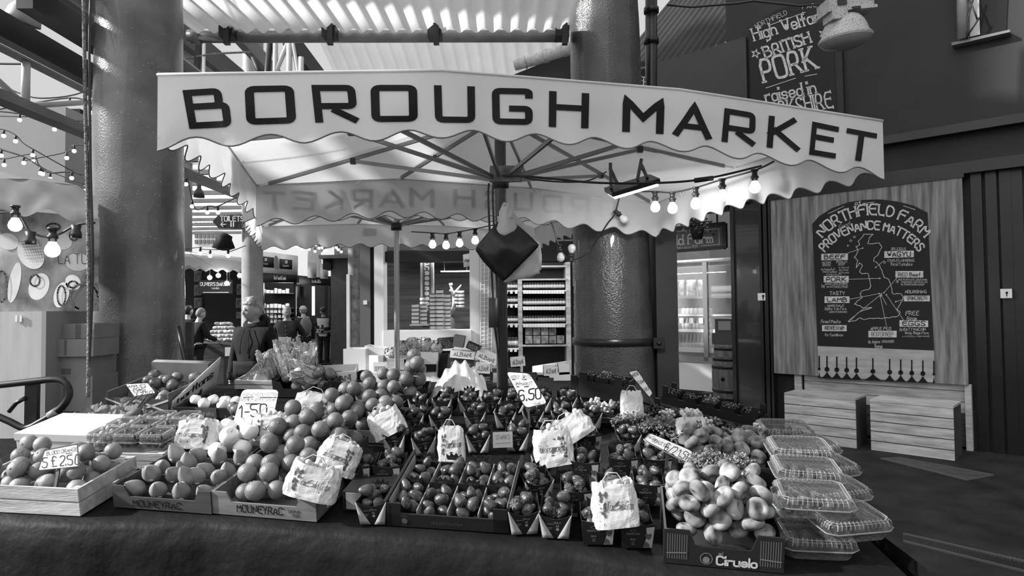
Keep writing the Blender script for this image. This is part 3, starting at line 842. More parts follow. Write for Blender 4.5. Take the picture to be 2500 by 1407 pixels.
def bottleshape(mb, M_, r, h, mi=0, lid=1):
    mb.lathe([(r * .9, 0), (r, .03 * h), (r, .5 * h), (r * .4, .7 * h), (r * .35, .93 * h)], 10, M_, mi)
    mb.lathe([(r * 1.02, .12 * h), (r * 1.02, .42 * h)], 10, M_, 2)
    mb.lathe([(r * .4, .93 * h), (r * .4, h)], 10, M_, lid)
gj = mat('dark_jar', .05, .2, .5); lidm = mat('jar_lid', .5, .35, .5); labm = mat('jar_label', .62, .6)
bt = MB(); bottleshape(bt, None, .04, .26); BOT = bt.build('bottle', [mat('pale_bottle', .25, .15, .5), lidm, labm], label='x', cat='bottle')
jr = MB(); jarshape(jr, None, .05, .13); JAR = jr.build('jar', [labm, gj], label='x', cat='jar')
first = {'b': True, 'j': True}
def putsmall(P0, key, M_, label, group):
    if first.get(key):
        first[key] = False; o = P0
    else:
        o = P0.copy(); COL.objects.link(o)
    o.matrix_basis = M_
    return tag(o, label, None, group)
for row, (y, key, n, wh) in enumerate(((768, 'j', 8, 'upper jar'), (806, 'b', 9, 'middle bottle'), (853, 'b', 9, 'lowest bottle'))):
    pass
for y, key, n, wh in ((767, 'j', 9, 'jar shelf'), (805, 'b', 10, 'upper bottle shelf'), (852, 'b', 10, 'lower bottle shelf')):
    for i in range(n):
        x, z = pw(1650 + i * 82 / (n - 1), y, OF + -.12)
        P0, nm = (JAR, 'jar') if key == 'j' else (BOT, 'bottle')
        putsmall(P0, key, WF @ Matrix.Translation((x, -OF + .14, z + .002)) @ Matrix.Scale(1.05, 4), '%s %s from the left on the %s of the farm shop fridge' % (ORD[i], nm, wh), '%ss on the %s of the fridge' % (nm, wh))
for i, px in enumerate((1660, 1688, 1716)):
    m = MB(); x, z = pw(px, 724, OF - .1)
    m.grid(lambda u, v: WF @ V((x + (u - .5) * .19, -OF + .1 - .03 * math.sin(PI * u) * math.sin(PI * v), z + .005 + v * .3)), 8, 8, th=.03)
    o = m.build('meat_pack', mat('packed_meat', .3, .3, .5, var=.6, vs=14, rnd=.3), label='%s vacuum pack of meat from the left on the top shelf of the fridge' % ORD[i], cat='meat pack', group='meat packs in the fridge')
for i, px in enumerate((1664, 1688, 1712)):
    m = MB(); x, z = pw(px, 790, OF + .03); m.box((.08, .006, .1), (x, -OF - .035, z + .05), WF); 
    m.build('price_ticket', paper, label='%s white price ticket from the left on the fridge shelf edge' % ORD[i], cat='ticket', group='fridge price tickets')
# hanging shop sign
OG = -.5
f0 = wallpx(OG)
root = thing('shop_sign', 'framed grey hanging sign with white serif lettering inside the farm shop opening', 'sign', WF @ V((pw(1700, 580, OG)[0], -OG, pw(1700, 620, OG)[1])))
for x_ in (1600, 1750):
    m = MB(); xx, zz = pw(x_, 560, OG); wbox(m, xx - .01, xx + .01, zz, 3.92, -OG + .01, -OG + .03); m.build('hanger', blackmetal, root, True)
gx0, gz0 = pw(1560, 621, OG); gx1, gz1 = pw(1768, 545, OG)
m = MB(); wbox(m, gx0, gx1, gz0, gz1, -OG, -OG + .05); m.build('sign_board', mat('sign_grey', .14, .5), root, True)
for a in ((gx0, gx1, gz1 - .04, gz1 + .02), (gx0, gx1, gz0 - .02, gz0 + .03), (gx1 - .03, gx1 + .03, gz0, gz1)):
    m = MB(); wbox(m, a[0], a[1], a[2], a[3], -OG - .02, -OG + .05); m.build('frame', mat('frame_dark', .05, .4), root, True)
m = MB(); f = wallpx(OG + .004)
text(m, 'Northfield Farm', shift(f, 1740, 592, R(4)), 23, fit=196, align=1, sw=.19, serif=.28)
text(m, 'Butchers since 1999', shift(f, 1702, 606, R(3)), 8, fit=66, align=1, sw=.14, slant=.15)
line2(m, [(1712, -600), (1756, -597)], f, 1.4); line2(m, [(1756, -597), (1755, -559)], f, 1.4); line2(m, [(1755, -559), (1600, -568)], f, 1.4)
m.build('sign_lettering', white, root, True)
# hanging plant
root = thing('hanging_plant', 'dark leafy plant in a hanging pot in front of the shop sign', 'plant', at(1702, 575, 9.55))
c = at(1702, 562, 9.55); m = MB(); m.lathe([(.07, -.14), (.1, 0), (.105, .02)], 16, Matrix.Translation(c)); m.build('pot', mat('black_pot', .02), root, True)
m = MB(); rb = random.Random(2)
for i in range(150):
    a, r = rb.uniform(0, 2 * PI), rb.uniform(.02, .22)
    p = c + V((r * math.cos(a), r * math.sin(a) * .7, .1 - r * r * 2.5 + rb.uniform(-.06, .1)))
    M_ = Matrix.Translation(p) @ Euler((rb.uniform(0, 3), rb.uniform(0, 3), rb.uniform(0, 6))).to_matrix().to_4x4()
    m.add([(0, 0, 0), (.022, .03, .006), (0, .07, 0), (-.022, .03, .006)], [(0, 1, 2, 3)], 0, M_)
m.build('foliage', mat('dull_leaf', .07, .5, .4, rnd=.2, var=.4), root, True)
m = MB(); m.tube([c + V((0, 0, .1)), c + V((0, 0, 1.1))], .006, 6); m.build('hanger', blackmetal, root, True)
# barrel with boxes on it
bc = at(1786, 950, 10.0); bc.z = 0
root = thing('barrel', 'old wooden barrel with dark hoops standing half behind the glossy door', 'barrel', V((bc.x, bc.y, .03)))
hb = 1.02
prof = [(.235 + .055 * math.sin(PI * i / 14), hb * i / 14) for i in range(15)]
m = MB(); m.lathe([(0, 0)] + prof + [(.22, hb), (.22, hb - .03), (0, hb - .03)], 36); m.build('staves', mat('barrel_oak', .12, .6, .3, var=.5, vs=4, stretch=(8, 8, .8)), root)
for z in (.04, .2, .32, .68, .8, .96):
    r = .238 + .055 * math.sin(PI * z / hb); m = MB(); m.lathe([(r, z - .03), (r + .006, z - .03), (r + .006, z + .03), (r, z + .03)], 36); m.build('hoop', blackmetal, root)
m = MB(); m.lathe([(.03, 0), (.03, .01)], 14, TRS((-.2, -.21, .5), (R(90), 0, R(-43)))); m.build('bung', ink, root)
root = thing('till_box', 'dark till drawer box standing on the barrel', 'box', basis(V((bc.x, bc.y, hb + .03)), WD, V((0, 0, 1))))
m = MB(); m.box((.44, .36, .17), (0, 0, .085)); m.build('case', mat('till_grey', .06, .5), root)
root2 = thing('card_till', 'dark grey till with a pale screen on top of the boxes on the barrel', 'till', basis(V((bc.x, bc.y, hb + .2)), WD, V((0, 0, 1))))
m = MB(); m.box((.38, .3, .22), (.0, .02, .11)); m.build('case', mat('till_grey', .06, .5), root2)
m = MB(); m.box((.2, .012, .14), (-.03, -.136, .12)); m.build('screen', mat('till_screen', .25, .2, .5), root2)
m = MB(); m.box((.42, .34, .02), (.0, .02, .23)); m.build('tray', mat('till_pale', .4, .5), root2)
# ================================================================ canopies
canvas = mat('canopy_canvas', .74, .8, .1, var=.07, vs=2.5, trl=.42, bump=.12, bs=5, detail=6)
canvasdark = mat('canopy_canvas_dark', .6, .8, .1, var=.12, vs=2.5, trl=.34, bump=.12, bs=5, detail=6)  # darker, less translucent canvas on the rear and left valances
hem = mat('canopy_hem', .16, .8, .1)
bare = mat('bare_steel_tube', .22, .3, .5, metal=.7)
def edge_pts(E, k, s):
    return E[k].lerp(E[(k + 1) % len(E)], s)
def canopy(name, label, E, sides, apex, hub, hv, amp, nsc, materials, group=None, pole_mat=None, pole_r=.03, foot=None):
    """E: rim points in order; sides: lists of rim indices per side; returns root and the valance surface functions."""
    c = V((hub.x, hub.y, 0))
    root = thing(name, label, 'canopy', c, group)
    m = MB(); n = len(E)
    for k in range(n):
        a, b = E[k], E[(k + 1) % n]
        def f(u, v, a=a, b=b):
            p = apex.lerp(a.lerp(b, u), v)
            sag = .05 * math.sin(PI * u) * math.sin(PI * min(1, v)) * v
            return p - V((0, 0, sag))
        m.grid(f, 10, 10)
    m.build('roof_cloth', materials[0], root, True)
    vf = []
    for si, side in enumerate(sides):
        pts = [E[i] for i in side]
        Ls = [0]
        for a, b in zip(pts, pts[1:]): Ls.append(Ls[-1] + (b - a).length)
        tot = Ls[-1]; ns = nsc[si]
        d = pts[-1] - pts[0]; out = V((-d.y, d.x, 0)).normalized()
        if out.dot(pts[0] - hub) < 0: out = -out
        def top(s, pts=pts, Ls=Ls, tot=tot):
            q = s * tot
            for i in range(len(pts) - 1):
                if q <= Ls[i + 1] + 1e-9: return pts[i].lerp(pts[i + 1], (q - Ls[i]) / (Ls[i + 1] - Ls[i]))
            return pts[-1]
        def val(u, v, top=top, ns=ns, out=out, si=si):
            p = top(u)
            dep = hv[si] - amp * (1 - math.cos(2 * PI * ns * u)) if True else 0
            ef = min(1, 14 * min(u, 1 - u)); wob = math.sin(2 * PI * ns * u + 1.2) * .016 * v * v + noise.noise(V((u * 9, v * 2, si * 7.3))) * .018 * v
            return p - V((0, 0, dep * v)) + out * ef * (wob + .012 * v)
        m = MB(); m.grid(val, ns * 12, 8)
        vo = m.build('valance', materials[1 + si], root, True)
        m = MB(); m.tube([val(i / (ns * 12), 1.0) for i in range(ns * 12 + 1)], .0035, 5, cap=True)
        m.build('hem_piping', hem, vo, True)
        m = MB(); m.tube([top(i / 12) for i in range(13)], .006, 6); m.build('rim_cord', canvas, root, True)
        vf.append((val, top, out))
    for k in range(n):
        if materials[-1] is None: break
        a = E[k]; d = (apex - a)
        m = MB(); e0 = a + d * .06 - V((0, 0, .02)); e1 = apex - V((0, 0, .06)); m.bar(e0, e1, .016, .024)
        rb_ = m.build('rib', bare, root, True)
        m = MB(); m.bar(a + d * .02 - V((0, 0, .015)), e0, .014, .014); m.build('rib_tip', white, rb_, True)
        t = .43
        q = a + d * t - V((0, 0, .05))
        m = MB(); m.bar(q, hub, .016, .024); rs = m.build('strut', bare, root, True)
        m = MB(); m.box((.035, .035, .04), q); m.build('strut_joint', blackmetal, rs, True)
    m = MB(); m.lathe([(pole_r + .004, -.05), (.052, -.045), (.055, -.01), (.048, .02), (pole_r, .03)], 20, Matrix.Translation(hub)); m.build('hub', blackmetal, root, True)
    m = MB(); m.tube([foot or V((hub.x, hub.y, 0)), V((hub.x, hub.y, hub.z)), apex - V((0, 0, .02))], pole_r, 16); m.build('pole', pole_mat or bare, root, True)
    m = MB(); m.box((.5, .5, .05), (hub.x, hub.y, .025)); m.build('base_plate', blackmetal, root, True)
    return root, vf
ZE = 2.56
FL, FR = onz(385, 182, ZE), onz(2155, 295, ZE)
RL, RR = onz(625, 452, ZE), onz(1602, 497, ZE)
f1 = at(1080, 172, FL.y + .341 * (FR.y - FL.y)); f2 = at(1665, 219, FL.y + .677 * (FR.y - FL.y))
r1 = at(968, 436, RL.y + .34 * (RR.y - RL.y)); r2 = at(1300, 459, RL.y + .67 * (RR.y - RL.y))
l1 = FL.lerp(RL, .5) + V((0, 0, .05)); q1 = FR.lerp(RR, .5) + V((0, 0, .05))
hub1 = at(1222, 442, 4.05)
E1 = [FL, f1, f2, FR, q1, RR, r2, r1, RL, l1]
apex1 = V((hub1.x, hub1.y, 2.93))
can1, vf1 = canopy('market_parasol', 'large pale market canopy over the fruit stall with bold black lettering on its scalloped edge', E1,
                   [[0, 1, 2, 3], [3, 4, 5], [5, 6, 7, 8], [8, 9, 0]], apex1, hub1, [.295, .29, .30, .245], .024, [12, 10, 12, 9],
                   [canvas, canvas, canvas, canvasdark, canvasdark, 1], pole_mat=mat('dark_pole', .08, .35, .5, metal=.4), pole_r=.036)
# lettering on the front edge: each letter drawn between its own four corners on the cloth
LT = [("B", 446, 221, 555, 214, 463, 316, 567, 311), ("O", 597, 211, 717, 209, 602, 306, 724, 302), ("R", 760, 208, 866, 208, 770, 301, 876, 300),
      ("O", 904, 208, 1018, 208, 907, 299, 1020, 298), ("U", 1059, 208, 1159, 211, 1062, 300, 1160, 301), ("G", 1200, 215, 1300, 217, 1202, 304, 1300, 306),
      ("H", 1340, 222, 1438, 228, 1339, 311, 1436, 315), ("M", 1520, 236, 1622, 245, 1518, 323, 1619, 329), ("A", 1652, 250, 1738, 258, 1641, 331, 1736, 343),
      ("R", 1768, 264, 1844, 277, 1760, 347, 1842, 358), ("K", 1876, 282, 1954, 291, 1870, 361, 1951, 371), ("E", 1982, 297, 2048, 311, 1974, 378, 2039, 388), ("T", 2066, 313, 2141, 327, 2054, 387, 2133, 401)]
def on_val(px, py, val, off, out):
    """point of the hanging cloth seen at a pixel: the vertical sheet of the edge, then its own ripple."""
    lo, hi = 0.0, 1.0
    def sx(u):
        p = val(u, .5) - CP; w = p.dot(FW); return 1250 + FOC * p.dot(CR) / w
    inc = sx(1) > sx(0)
    for _ in range(40):
        md = (lo + hi) / 2
        if (sx(md) < px) == inc: lo = md
        else: hi = md
    u = lo
    p = val(u, .5)
    for _ in range(3):
        d = ray(px, py); hit = CP + d * ((p - CP).dot(out) / d.dot(out))
        tp = val(u, 0)
        L = (val(u, 1) - tp).z
        v = max(0, min(1, (hit.z - tp.z) / L)); p = val(u, v)
    d = ray(px, py); hit = CP + d * ((p - CP).dot(out) / d.dot(out))
    return hit + out * off
def quadletters(mb, LT, val, out, off, sw, flip=False):
    for ch, ax, ay, bx, by, cx, cy, dx, dy in LT:
        g = GL[ch]; wmax = max(p[0] for st in g for p in st)
        hw = sw / 2 / 7
        def fn(u, v):
            s = (u * 7 + hw * 7) / (wmax + 2 * hw * 7); t = (v * 7 + hw * 7) / (7 + 2 * hw * 7)
            if flip: s = 1 - s
            x = (cx + (dx - cx) * s) * (1 - t) + (ax + (bx - ax) * s) * t
            y = (cy + (dy - cy) * s) * (1 - t) + (ay + (by - ay) * s) * t
            return on_val(x, y, val, off, out)
        text(mb, ch, fn, 1.0, sw=sw / 7, align=0, seg=.12, rnd=0, square=True)
val, top, out = vf1[0]
for q_ in LT:
    m = MB(); quadletters(m, [q_], val, out, .004, 1.38); m.build('letter', ink, can1, True)
val, top, out = vf1[2]
LR = [("T", 642, 698, 466), ("E", 714, 768, 464), ("K", 790, 839, 461), ("R", 856, 911, 460), ("A", 924, 988, 459), ("M", 999, 1061, 458), ("H", 1106, 1161, 461), ("G", 1183, 1236, 465),
      ("U", 1254, 1302, 469), ("O", 1324, 1374, 474), ("R", 1392, 1440, 479), ("O", 1460, 1508, 486), ("B", 1524, 1572, 493)]
for c, a, b, y in LR:
    m = MB(); quadletters(m, [(c, a, y, b, y + 2, a, y + 49 - (a - 642) * .006, b, y + 51 - (a - 642) * .006)], val, out, .004, 1.38, flip=True)
    m.build('letter', mat('rear_lettering', .05, .7), can1, True)
for v_, us in ((vf1[2], (.12, .34, .5, .78)), (vf1[3], (.3, .7)), (vf1[1], (.55, .8))):
    for u in us:
        m = MB(); p = v_[0](u, .06) - v_[2] * .02
        m.tube([p + V((.014 * math.cos(a), 0, .014 * math.sin(a))) for a in [PI * .9 + i * PI * 1.3 / 8 for i in range(9)]], .003, 5)
        m.build('cloth_ring', white, can1, True)
# the second canopy behind
def back_canopy():
    RL2 = onz(640, 553, 2.60); RR2 = onz(1290, 566, 2.60)
    u = (RR2 - RL2).normalized(); v = V((u.y, -u.x, 0))
    w = (RR2 - RL2).length
    FL2 = RL2 + V((.66, -2.1, 0)); FR2 = RR2 + v * 2.3
    E = [FL2, FL2.lerp(FR2, .5) + V((0, 0, .05)), FR2, FR2.lerp(RR2, .5) + V((0, 0, .03)), RR2, RR2.lerp(RL2, .33) + V((0, 0, .05)), RR2.lerp(RL2, .67) + V((0, 0, .05)), RL2, RL2.lerp(FL2, .5) + V((0, 0, .03))]
    hub = at(968, 551, 6.2)
    return canopy('market_parasol', 'second pale market canopy behind, its thin bare pole in line with the cauliflower boxes', E, [[0, 1, 2], [2, 3, 4], [4, 5, 6, 7], [7, 8, 0]],
                  V((hub.x, hub.y, 3.0)), hub, [.24, .27, .27, .27], .02, [12, 9, 13, 9], [canvas, canvas, canvas, canvas, canvas, 1], pole_mat=mat('bare_pole', .45, .35, .5, metal=.3), pole_r=.026)
can2, vf2 = back_canopy()
can2['label'] = 'second pale market canopy behind the lettered one, on a thin bare steel pole'
m = MB(); p = vf2[2][0](.62, .35) - vf2[2][2] * .012; q = basis(p, V((1, 0, 0)), V((0, 0, 1))); m.box((.16, .004, .09), (0, 0, 0), q); m.build('sewn_patch', cartonw, can2, True)
# ================================================================ lamp, bulbs, cables under the canopy
root = thing('floodlight', 'flat lit floodlight panel clipped to the canopy struts by two clamps', 'lamp', at(1540, 460, 4.2))
A0, B0, C0, D0 = at(1486, 482, 4.1), at(1498, 463, 4.5), at(1596, 436, 4.5), at(1600, 445, 4.1)
fx = (at(1597, 442, 4.3) - at(1490, 474, 4.3)); fm = basis(at(1543, 457, 4.3), fx, V((0, -.35, 1)))
m = MB(); m.box((.33, .22, .03), (0, 0, .012), fm); m.build('housing', blackmetal, root, True)
m = MB(); m.box((.30, .2, .02), (0, 0, -.012), fm); m.build('diffuser', mat('floodlight_diffuser', .9, emit=7), root, True)
l = bpy.data.lights.new('floodlight_lamp', 'AREA'); l.energy = 26; l.shape = 'RECTANGLE'; l.size = .3; l.size_y = .2
lo = bpy.data.objects.new('floodlight_lamp', l); COL.objects.link(lo); lo.matrix_world = fm @ Matrix.Translation((0, 0, -.03))
for px, py in ((1490, 398), (1566, 388)):
    m = MB(); t = at(px, py, 4.3); b1, b2 = at(px + 2, py + 62, 4.3), at(px + 16, py + 48, 4.3)
    if px > 1500: b1, b2 = at(px - 10, py + 52, 4.3), at(px + 14, py + 46, 4.3)
    m.bar(t, b1, .02, .02); m.bar(t + V((.0, .02, -.03)), b2, .02, .02); m.tube([t.lerp(b1, .45), t.lerp(b2, .5)], .012, 8)
    m.build('clamp', mat('clamp_metal', .12, .4, .5), root, True)
m = MB(); m.box((.2, .03, .1), at(1235, 425, 4.0)); m.build('junction_board', mat('old_board', .2, .7, .2, var=.4, vs=20), label='worn junction board on the canopy pole hub', cat='board')
def cable(pts, r, label, Y=None, n=8, mt=None, name='cable', group=None):
    P = []
    for i in range(len(pts) - 1):
        for k in range(n):
            t = k / n
            p0, p1, p2, p3 = pts[max(0, i - 1)], pts[i], pts[i + 1], pts[min(len(pts) - 1, i + 2)]
            P.append(.5 * ((2 * p1) + (p2 - p0) * t + (2 * p0 - 5 * p1 + 4 * p2 - p3) * t * t + (3 * p1 - p0 - 3 * p2 + p3) * t ** 3))
    P.append(pts[-1])
    m = MB(); m.tube(P, r, 6)
    return m.build(name, mt or blackmetal, label=label, cat='cable', group=group)
cable([at(1220, 430, 4.0), at(1300, 432, 3.9), at(1450, 446, 3.9), at(1600, 447, 3.95), at(1720, 437, 4.0), at(1860, 405, 3.9)], .007, 'thick black cable strung from the canopy hub past the floodlight')
cable([at(1228, 405, 4.0), at(1290, 436, 4.0), at(1420, 444, 4.05), at(1480, 420, 4.3)], .005, 'thin black lead looping from the hub to the floodlight clamp')
m = MB(); m.tube([at(1696, 441, 3.99), at(1740, 435, 4.0)], .016, 10); m.build('plug_connector', blackmetal, label='black plug connector on the thick cable right of the floodlight', cat='plug')
def festoon(name, px, py, Y, rpx, label, lit, group, hang=V((0, 0, -1)), col=None):
    k = Y / FOC; r = rpx * k
    c = at(px, py, Y)
    h = hang.normalized()
    M_ = c.copy()
    ax = h.orthogonal().normalized(); M_ = basis(c, ax, -h)
    root = thing(name, label, 'bulb', M_, group)
    m = MB(); m.lathe([(0, -r), (r * .5, -r * .87), (r * .87, -r * .5), (r, 0), (r * .85, r * .55), (r * .55, r * 1.05), (r * .48, r * 1.3)], 16)
    m.build('globe', lit if lit else bulbglass, root)
    m = MB(); m.lathe([(r * .5, r * 1.2), (r * .55, r * 1.7), (r * .72, r * 1.75), (r * .72, r * 2.1), (r * .5, r * 2.2), (r * .5, r * 2.9), (r * .7, r * 3.0), (r * .7, r * 3.3), (0, r * 3.3)], 12); m.build('socket', blackmetal, root)
    return root
bl = mat('warm_bulb', .9, emit=2.2)
B5 = [(1600, 507, 5.0), (1642, 510, 4.75), (1699, 499, 4.5), (1764, 480, 4.25), (1843, 459, 4.0)]
for i, (x, y, Y) in enumerate(B5): festoon('festoon_bulb', x, y, Y, 12 + i * .4, 'lit festoon bulb %s from the left under the right edge of the lettered canopy' % ORD[i], bl, 'bulbs under the right canopy edge')
cable([at(1560, 468, 5.2)] + [at(x, y - 39 - i, Y) for i, (x, y, Y) in enumerate(B5)] + [at(1890, 394, 3.9)], .006, 'festoon cable carrying five bulbs along the right edge of the lettered canopy')
B4 = [(1056, 598, 6.9), (1089, 600, 6.8), (1122, 595, 6.7), (1160, 588, 6.6)]
for i, (x, y, Y) in enumerate(B4): festoon('festoon_bulb', x, y, Y, 9, 'glowing bulb %s from the left on the string under the second canopy' % ORD[i], glowsoft, 'bulbs under the second canopy')
cable([at(1004, 566, 7.0)] + [at(x, y - 29, Y) for x, y, Y in B4] + [at(1250, 540, 6.4)], .006, 'festoon cable under the second canopy')
PB = [((1369, 630), (.1, 0, -1), 'unlit bulb hanging down beside the strapped column'), ((1396, 606), (.1, 0, 1), 'unlit bulb pointing up on the left face of the strapped column'), ((1524, 536), (.7, 0, -.7), 'unlit bulb tilted at the lower rear edge of the lettered canopy')]
for (p, h, lab) in PB: festoon('festoon_bulb', p[0], p[1], 5.4, 10, lab, None, 'unlit bulbs by the strapped column', V(h))
cable([at(1512, 482, 5.35), at(1500, 524, 5.4), at(1484, 545, 5.45), at(1440, 610, 5.6), at(1410, 632, 5.5), at(1385, 630, 5.4), at(1366, 604, 5.4), at(1352, 560, 5.4), at(1345, 542, 5.4)], .006, 'dark festoon cable crossing the face of the strapped column')
for k, xo in enumerate((0, 11)):
    cable([at(1194 + xo, 448, 3.9), at(1192 + xo, 480, 3.9), at(1197 + xo, 600, 3.92), at(1202 + xo, 700, 3.95), at(1206 + xo, 780, 3.95), at(1216 + xo * .4, 870, 4.0), at(1218 + xo * .2, 960, 4.0)], .007, ('left-hand' if k == 0 else 'right-hand') + ' black cable hanging down beside the canopy pole')
m = MB(); m.tube([at(1204, 728, 3.93), at(1204, 800, 3.93)], .028, 10); m.build('cable_plug', mat('grey_plug', .06, .5), label='grey plug block hanging on the cables beside the canopy pole', cat='plug')
# ---------------------------------------------------------------- bundle of carrier bags on the pole
root = thing('carrier_bags', 'bundle of black and white plastic carrier bags tied to the canopy pole', 'bags', at(1240, 600, 3.85))
rb = random.Random(5)
blackbag = mat('black_bag', .018, .28, .5, bump=.25, bs=4)
whitebag = mat('white_bag', .82, .4, .35, trl=.35, bump=.2, bs=6)
def bagsheet(cs, Y, sag, seed, th, mt, name, off=0):
    a, b, c, d = [at(x, y, Y + off) for x, y in cs]
    m = MB()
    m.grid(lambda u, v: a.lerp(b, u).lerp(d.lerp(c, u), v) + V((0, -sag * math.sin(PI * u) * math.sin(PI * v) + .02 * noise.noise(V((u * 3, v * 3, seed))), 0)), 14, 14, th=th)
    return m.build(name, mt, root, True)
bagsheet([(1228, 500), (1312, 590), (1322, 655), (1235, 686)], 3.9, .05, 1, .02, whitebag, 'white_bag')
bagsheet([(1218, 528), (1300, 560), (1318, 668), (1230, 690)], 3.88, .04, 9, .02, whitebag, 'white_bag')
for k in range(3):
    d = k * 2
    bagsheet([(1232 - d, 528 + d), (1317 - d, 598 + d), (1232 - d, 684 + d), (1162 - d * .5, 604 + d * 2)], 3.84, .05, 20 + k, .012, blackbag, 'black_bag', -.012 * (2 - k) )
m = MB()
P = [at(1240, 496, 3.8), at(1262, 520, 3.76), at(1252, 560, 3.76), at(1236, 572, 3.77), at(1222, 566, 3.77)]
m.grid(lambda u, v: at(1232 + 10 * u + (-22 + 44 * u) * v, 500 + 70 * v + 6 * math.sin(5 * u), 3.80 - .03 * math.sin(PI * u)) , 10, 10, th=.006)
m.tube([at(1236, 498, 3.83), at(1226, 520, 3.82), at(1224, 545, 3.8), at(1246, 530, 3.78), at(1250, 508, 3.8)], .02, 8)
m.build('bag_handles', whitebag, root, True)
# ================================================================ the fruit display
DP0, DPN = V((0, 2.5, .80)), V((0, -.17, 1)).normalized()
def dp(px, py, lift=0.0): return onp(px, py, DP0 + DPN * lift, DPN)
def frame(pxl, pyl, pxr, pyr, lift=0.0, tilt=0.0):
    a, b = dp(pxl, pyl, lift), dp(pxr, pyr, lift)
    M_ = basis((a + b) / 2, b - a, DPN) @ Matrix.Rotation(R(tilt), 4, 'X')
    return M_, (b - a).length
cloth = mat('black_cloth', .0065, .6, .12, var=.3, vs=4, bump=.5, bs=12)
FE = [dp(x, y) + V((0, -.035, .0)) for x, y in ((-420, 1246), (-70, 1250), (200, 1266), (520, 1262), (800, 1284), (1090, 1306), (1400, 1334), (1620, 1376), (1925, 1406), (2240, 1440))]
def fe(u):
    q = u * (len(FE) - 1); i = min(len(FE) - 2, int(q)); return FE[i].lerp(FE[i + 1], q - i)
root = thing('market_table', 'long sloping market table carrying the fruit, under a black cloth', 'table', V((-.4, 3.2, 0)))
def YB(x): return 3.99 if abs(x - hub1.x) < .075 else (3.5 if x < -2.15 else 4.5)
def xlim(x, y): return min(x, 1.37 - .12 * (y - 2.25) - .62 * max(0, y - 3.4))
def ftop(u, v, dz=-.075):
    p = fe(u) + V((0, .03, 0)); y = p.y + (YB(xlim(p.x, 4)) - p.y) * v
    return V((xlim(p.x, y), y, .80 + .17 * (y - 2.5) + dz))
m = MB(); m.grid(lambda u, v: ftop(u, v), 160, 2, th=-.03); m.build('table_top', darkwood, root, True)
for x in (-2.4, -1.0, .3):
    for y in (2.9, 4.3):
        m = MB(); m.box((.05, .05, .72), (x, y, .36)); m.build('leg', blackmetal, root, True)
m = MB()
def clothf(u, v):
    p = fe(u)
    if v < .4:
        t = v / .4; yb = YB(xlim(p.x, 4)) + .015; y = yb + (p.y - yb) * t
        return V((xlim(p.x, y) + .02, y, .80 + .17 * (y - 2.5) - .008))
    t = (v - .4) / .6
    q = noise.noise(V((u * 20, t * 1.2, 3))) * .05 * t + .02 * math.sin(u * 90 + noise.noise(V((u * 8, 0, 0))) * 3) * t
    sw = .025 * math.sin(min(1, t * 8) * PI / 2)
    return V((min(p.x, 1.39), p.y - sw - q * 1.0 - .05 * t, (.80 + .17 * (p.y - 2.5) - .012) * (1 - t) + .01))
m.grid(clothf, 180, 50)
def clothside(u, v):
    y = 2.2 + 2.3 * u; x = xlim(9, y) + .02 + .02 * v + .015 * math.sin(u * 40) * v; return V((x, y, (.80 + .17 * (y - 2.5) - .008) * (1 - v) + .01))
m.grid(clothside, 60, 10)
m.build('table_cloth', cloth, label='black crumpled cloth hanging over the front of the fruit table', cat='tablecloth')
# ---------------------------------------------------------------- containers
def crate_parts(root, M_, w, d, h, mt, lip=None, corner=.06, th=.008, base=True, sides=True, names=('front_panel', 'back_panel', 'side_panel', 'base'), mts=None, sideh=None, backh=None):
    hb = backh or h; hs = sideh or h
    lip = h if lip is None else lip
    def panel(hh, lp):
        c = corner
        if lp >= hh: return [(-w / 2, 0), (w / 2, 0), (w / 2, hh), (-w / 2, hh)]
        return [(-w / 2, 0), (w / 2, 0), (w / 2, hh), (w / 2 - c, hh), (w / 2 - c - .02, lp), (-w / 2 + c + .02, lp), (-w / 2 + c, hh), (-w / 2, hh)]
    RX = Matrix(((1, 0, 0, 0), (0, 0, 1, 0), (0, 1, 0, 0), (0, 0, 0, 1)))
    m = MB(); m.prism(panel(h, lip), 0, th, RX); o = m.build(names[0], mts or mt, root)
    m = MB(); m.prism(panel(hb, min(lip, hb) if backh is None else hb), d - th, d, RX); m.build(names[1], mt, root)
    if sides:
        for s in (-1, 1):
            m = MB(); m.box((th, d - 2 * th, hs), (s * (w / 2 - th / 2), d / 2, hs / 2)); m.build(names[2], mt, root)
    if base:
        m = MB(); m.box((w - 2 * th, d - 2 * th, th), (0, d / 2, th / 2)); m.build(names[3], mt, root)
    return o
def ftext(root, s, x, z, h, mt, fit=None, y=-.002, name='lettering', **k):
    m = MB(); text(m, s, lambda u, v: V((x + u, y, z + v)), h, fit=fit, **k)
    return m.build(name, mt, root)
def slat_crate(label, M_, w, d, h, group=None, mt=None):
    root = thing('wooden_crate', label, 'crate', M_, group); mt = mt or wood
    n = 2; g = .008; sh = (h - g) / n
    for i in range(n):
        z = i * (sh + g) + sh / 2
        for y in (.005, d - .005):
            m = MB(); m.box((w, .01, sh), (0, y, z)); m.build('slat', mt, root)
        for s in (-1, 1):
            m = MB(); m.box((.01, d - .022, sh), (s * (w / 2 - .005), d / 2, z)); m.build('slat', mt, root)
    for sx in (-1, 1):
        for y in (.022, d - .022):
            m = MB(); m.box((.022, .022, h), (sx * (w / 2 - .022), y, h / 2)); m.build('corner_post', mt, root)
    m = MB(); m.box((w - .03, d - .03, .008), (0, d / 2, .006)); m.build('base', mt, root)
    return root
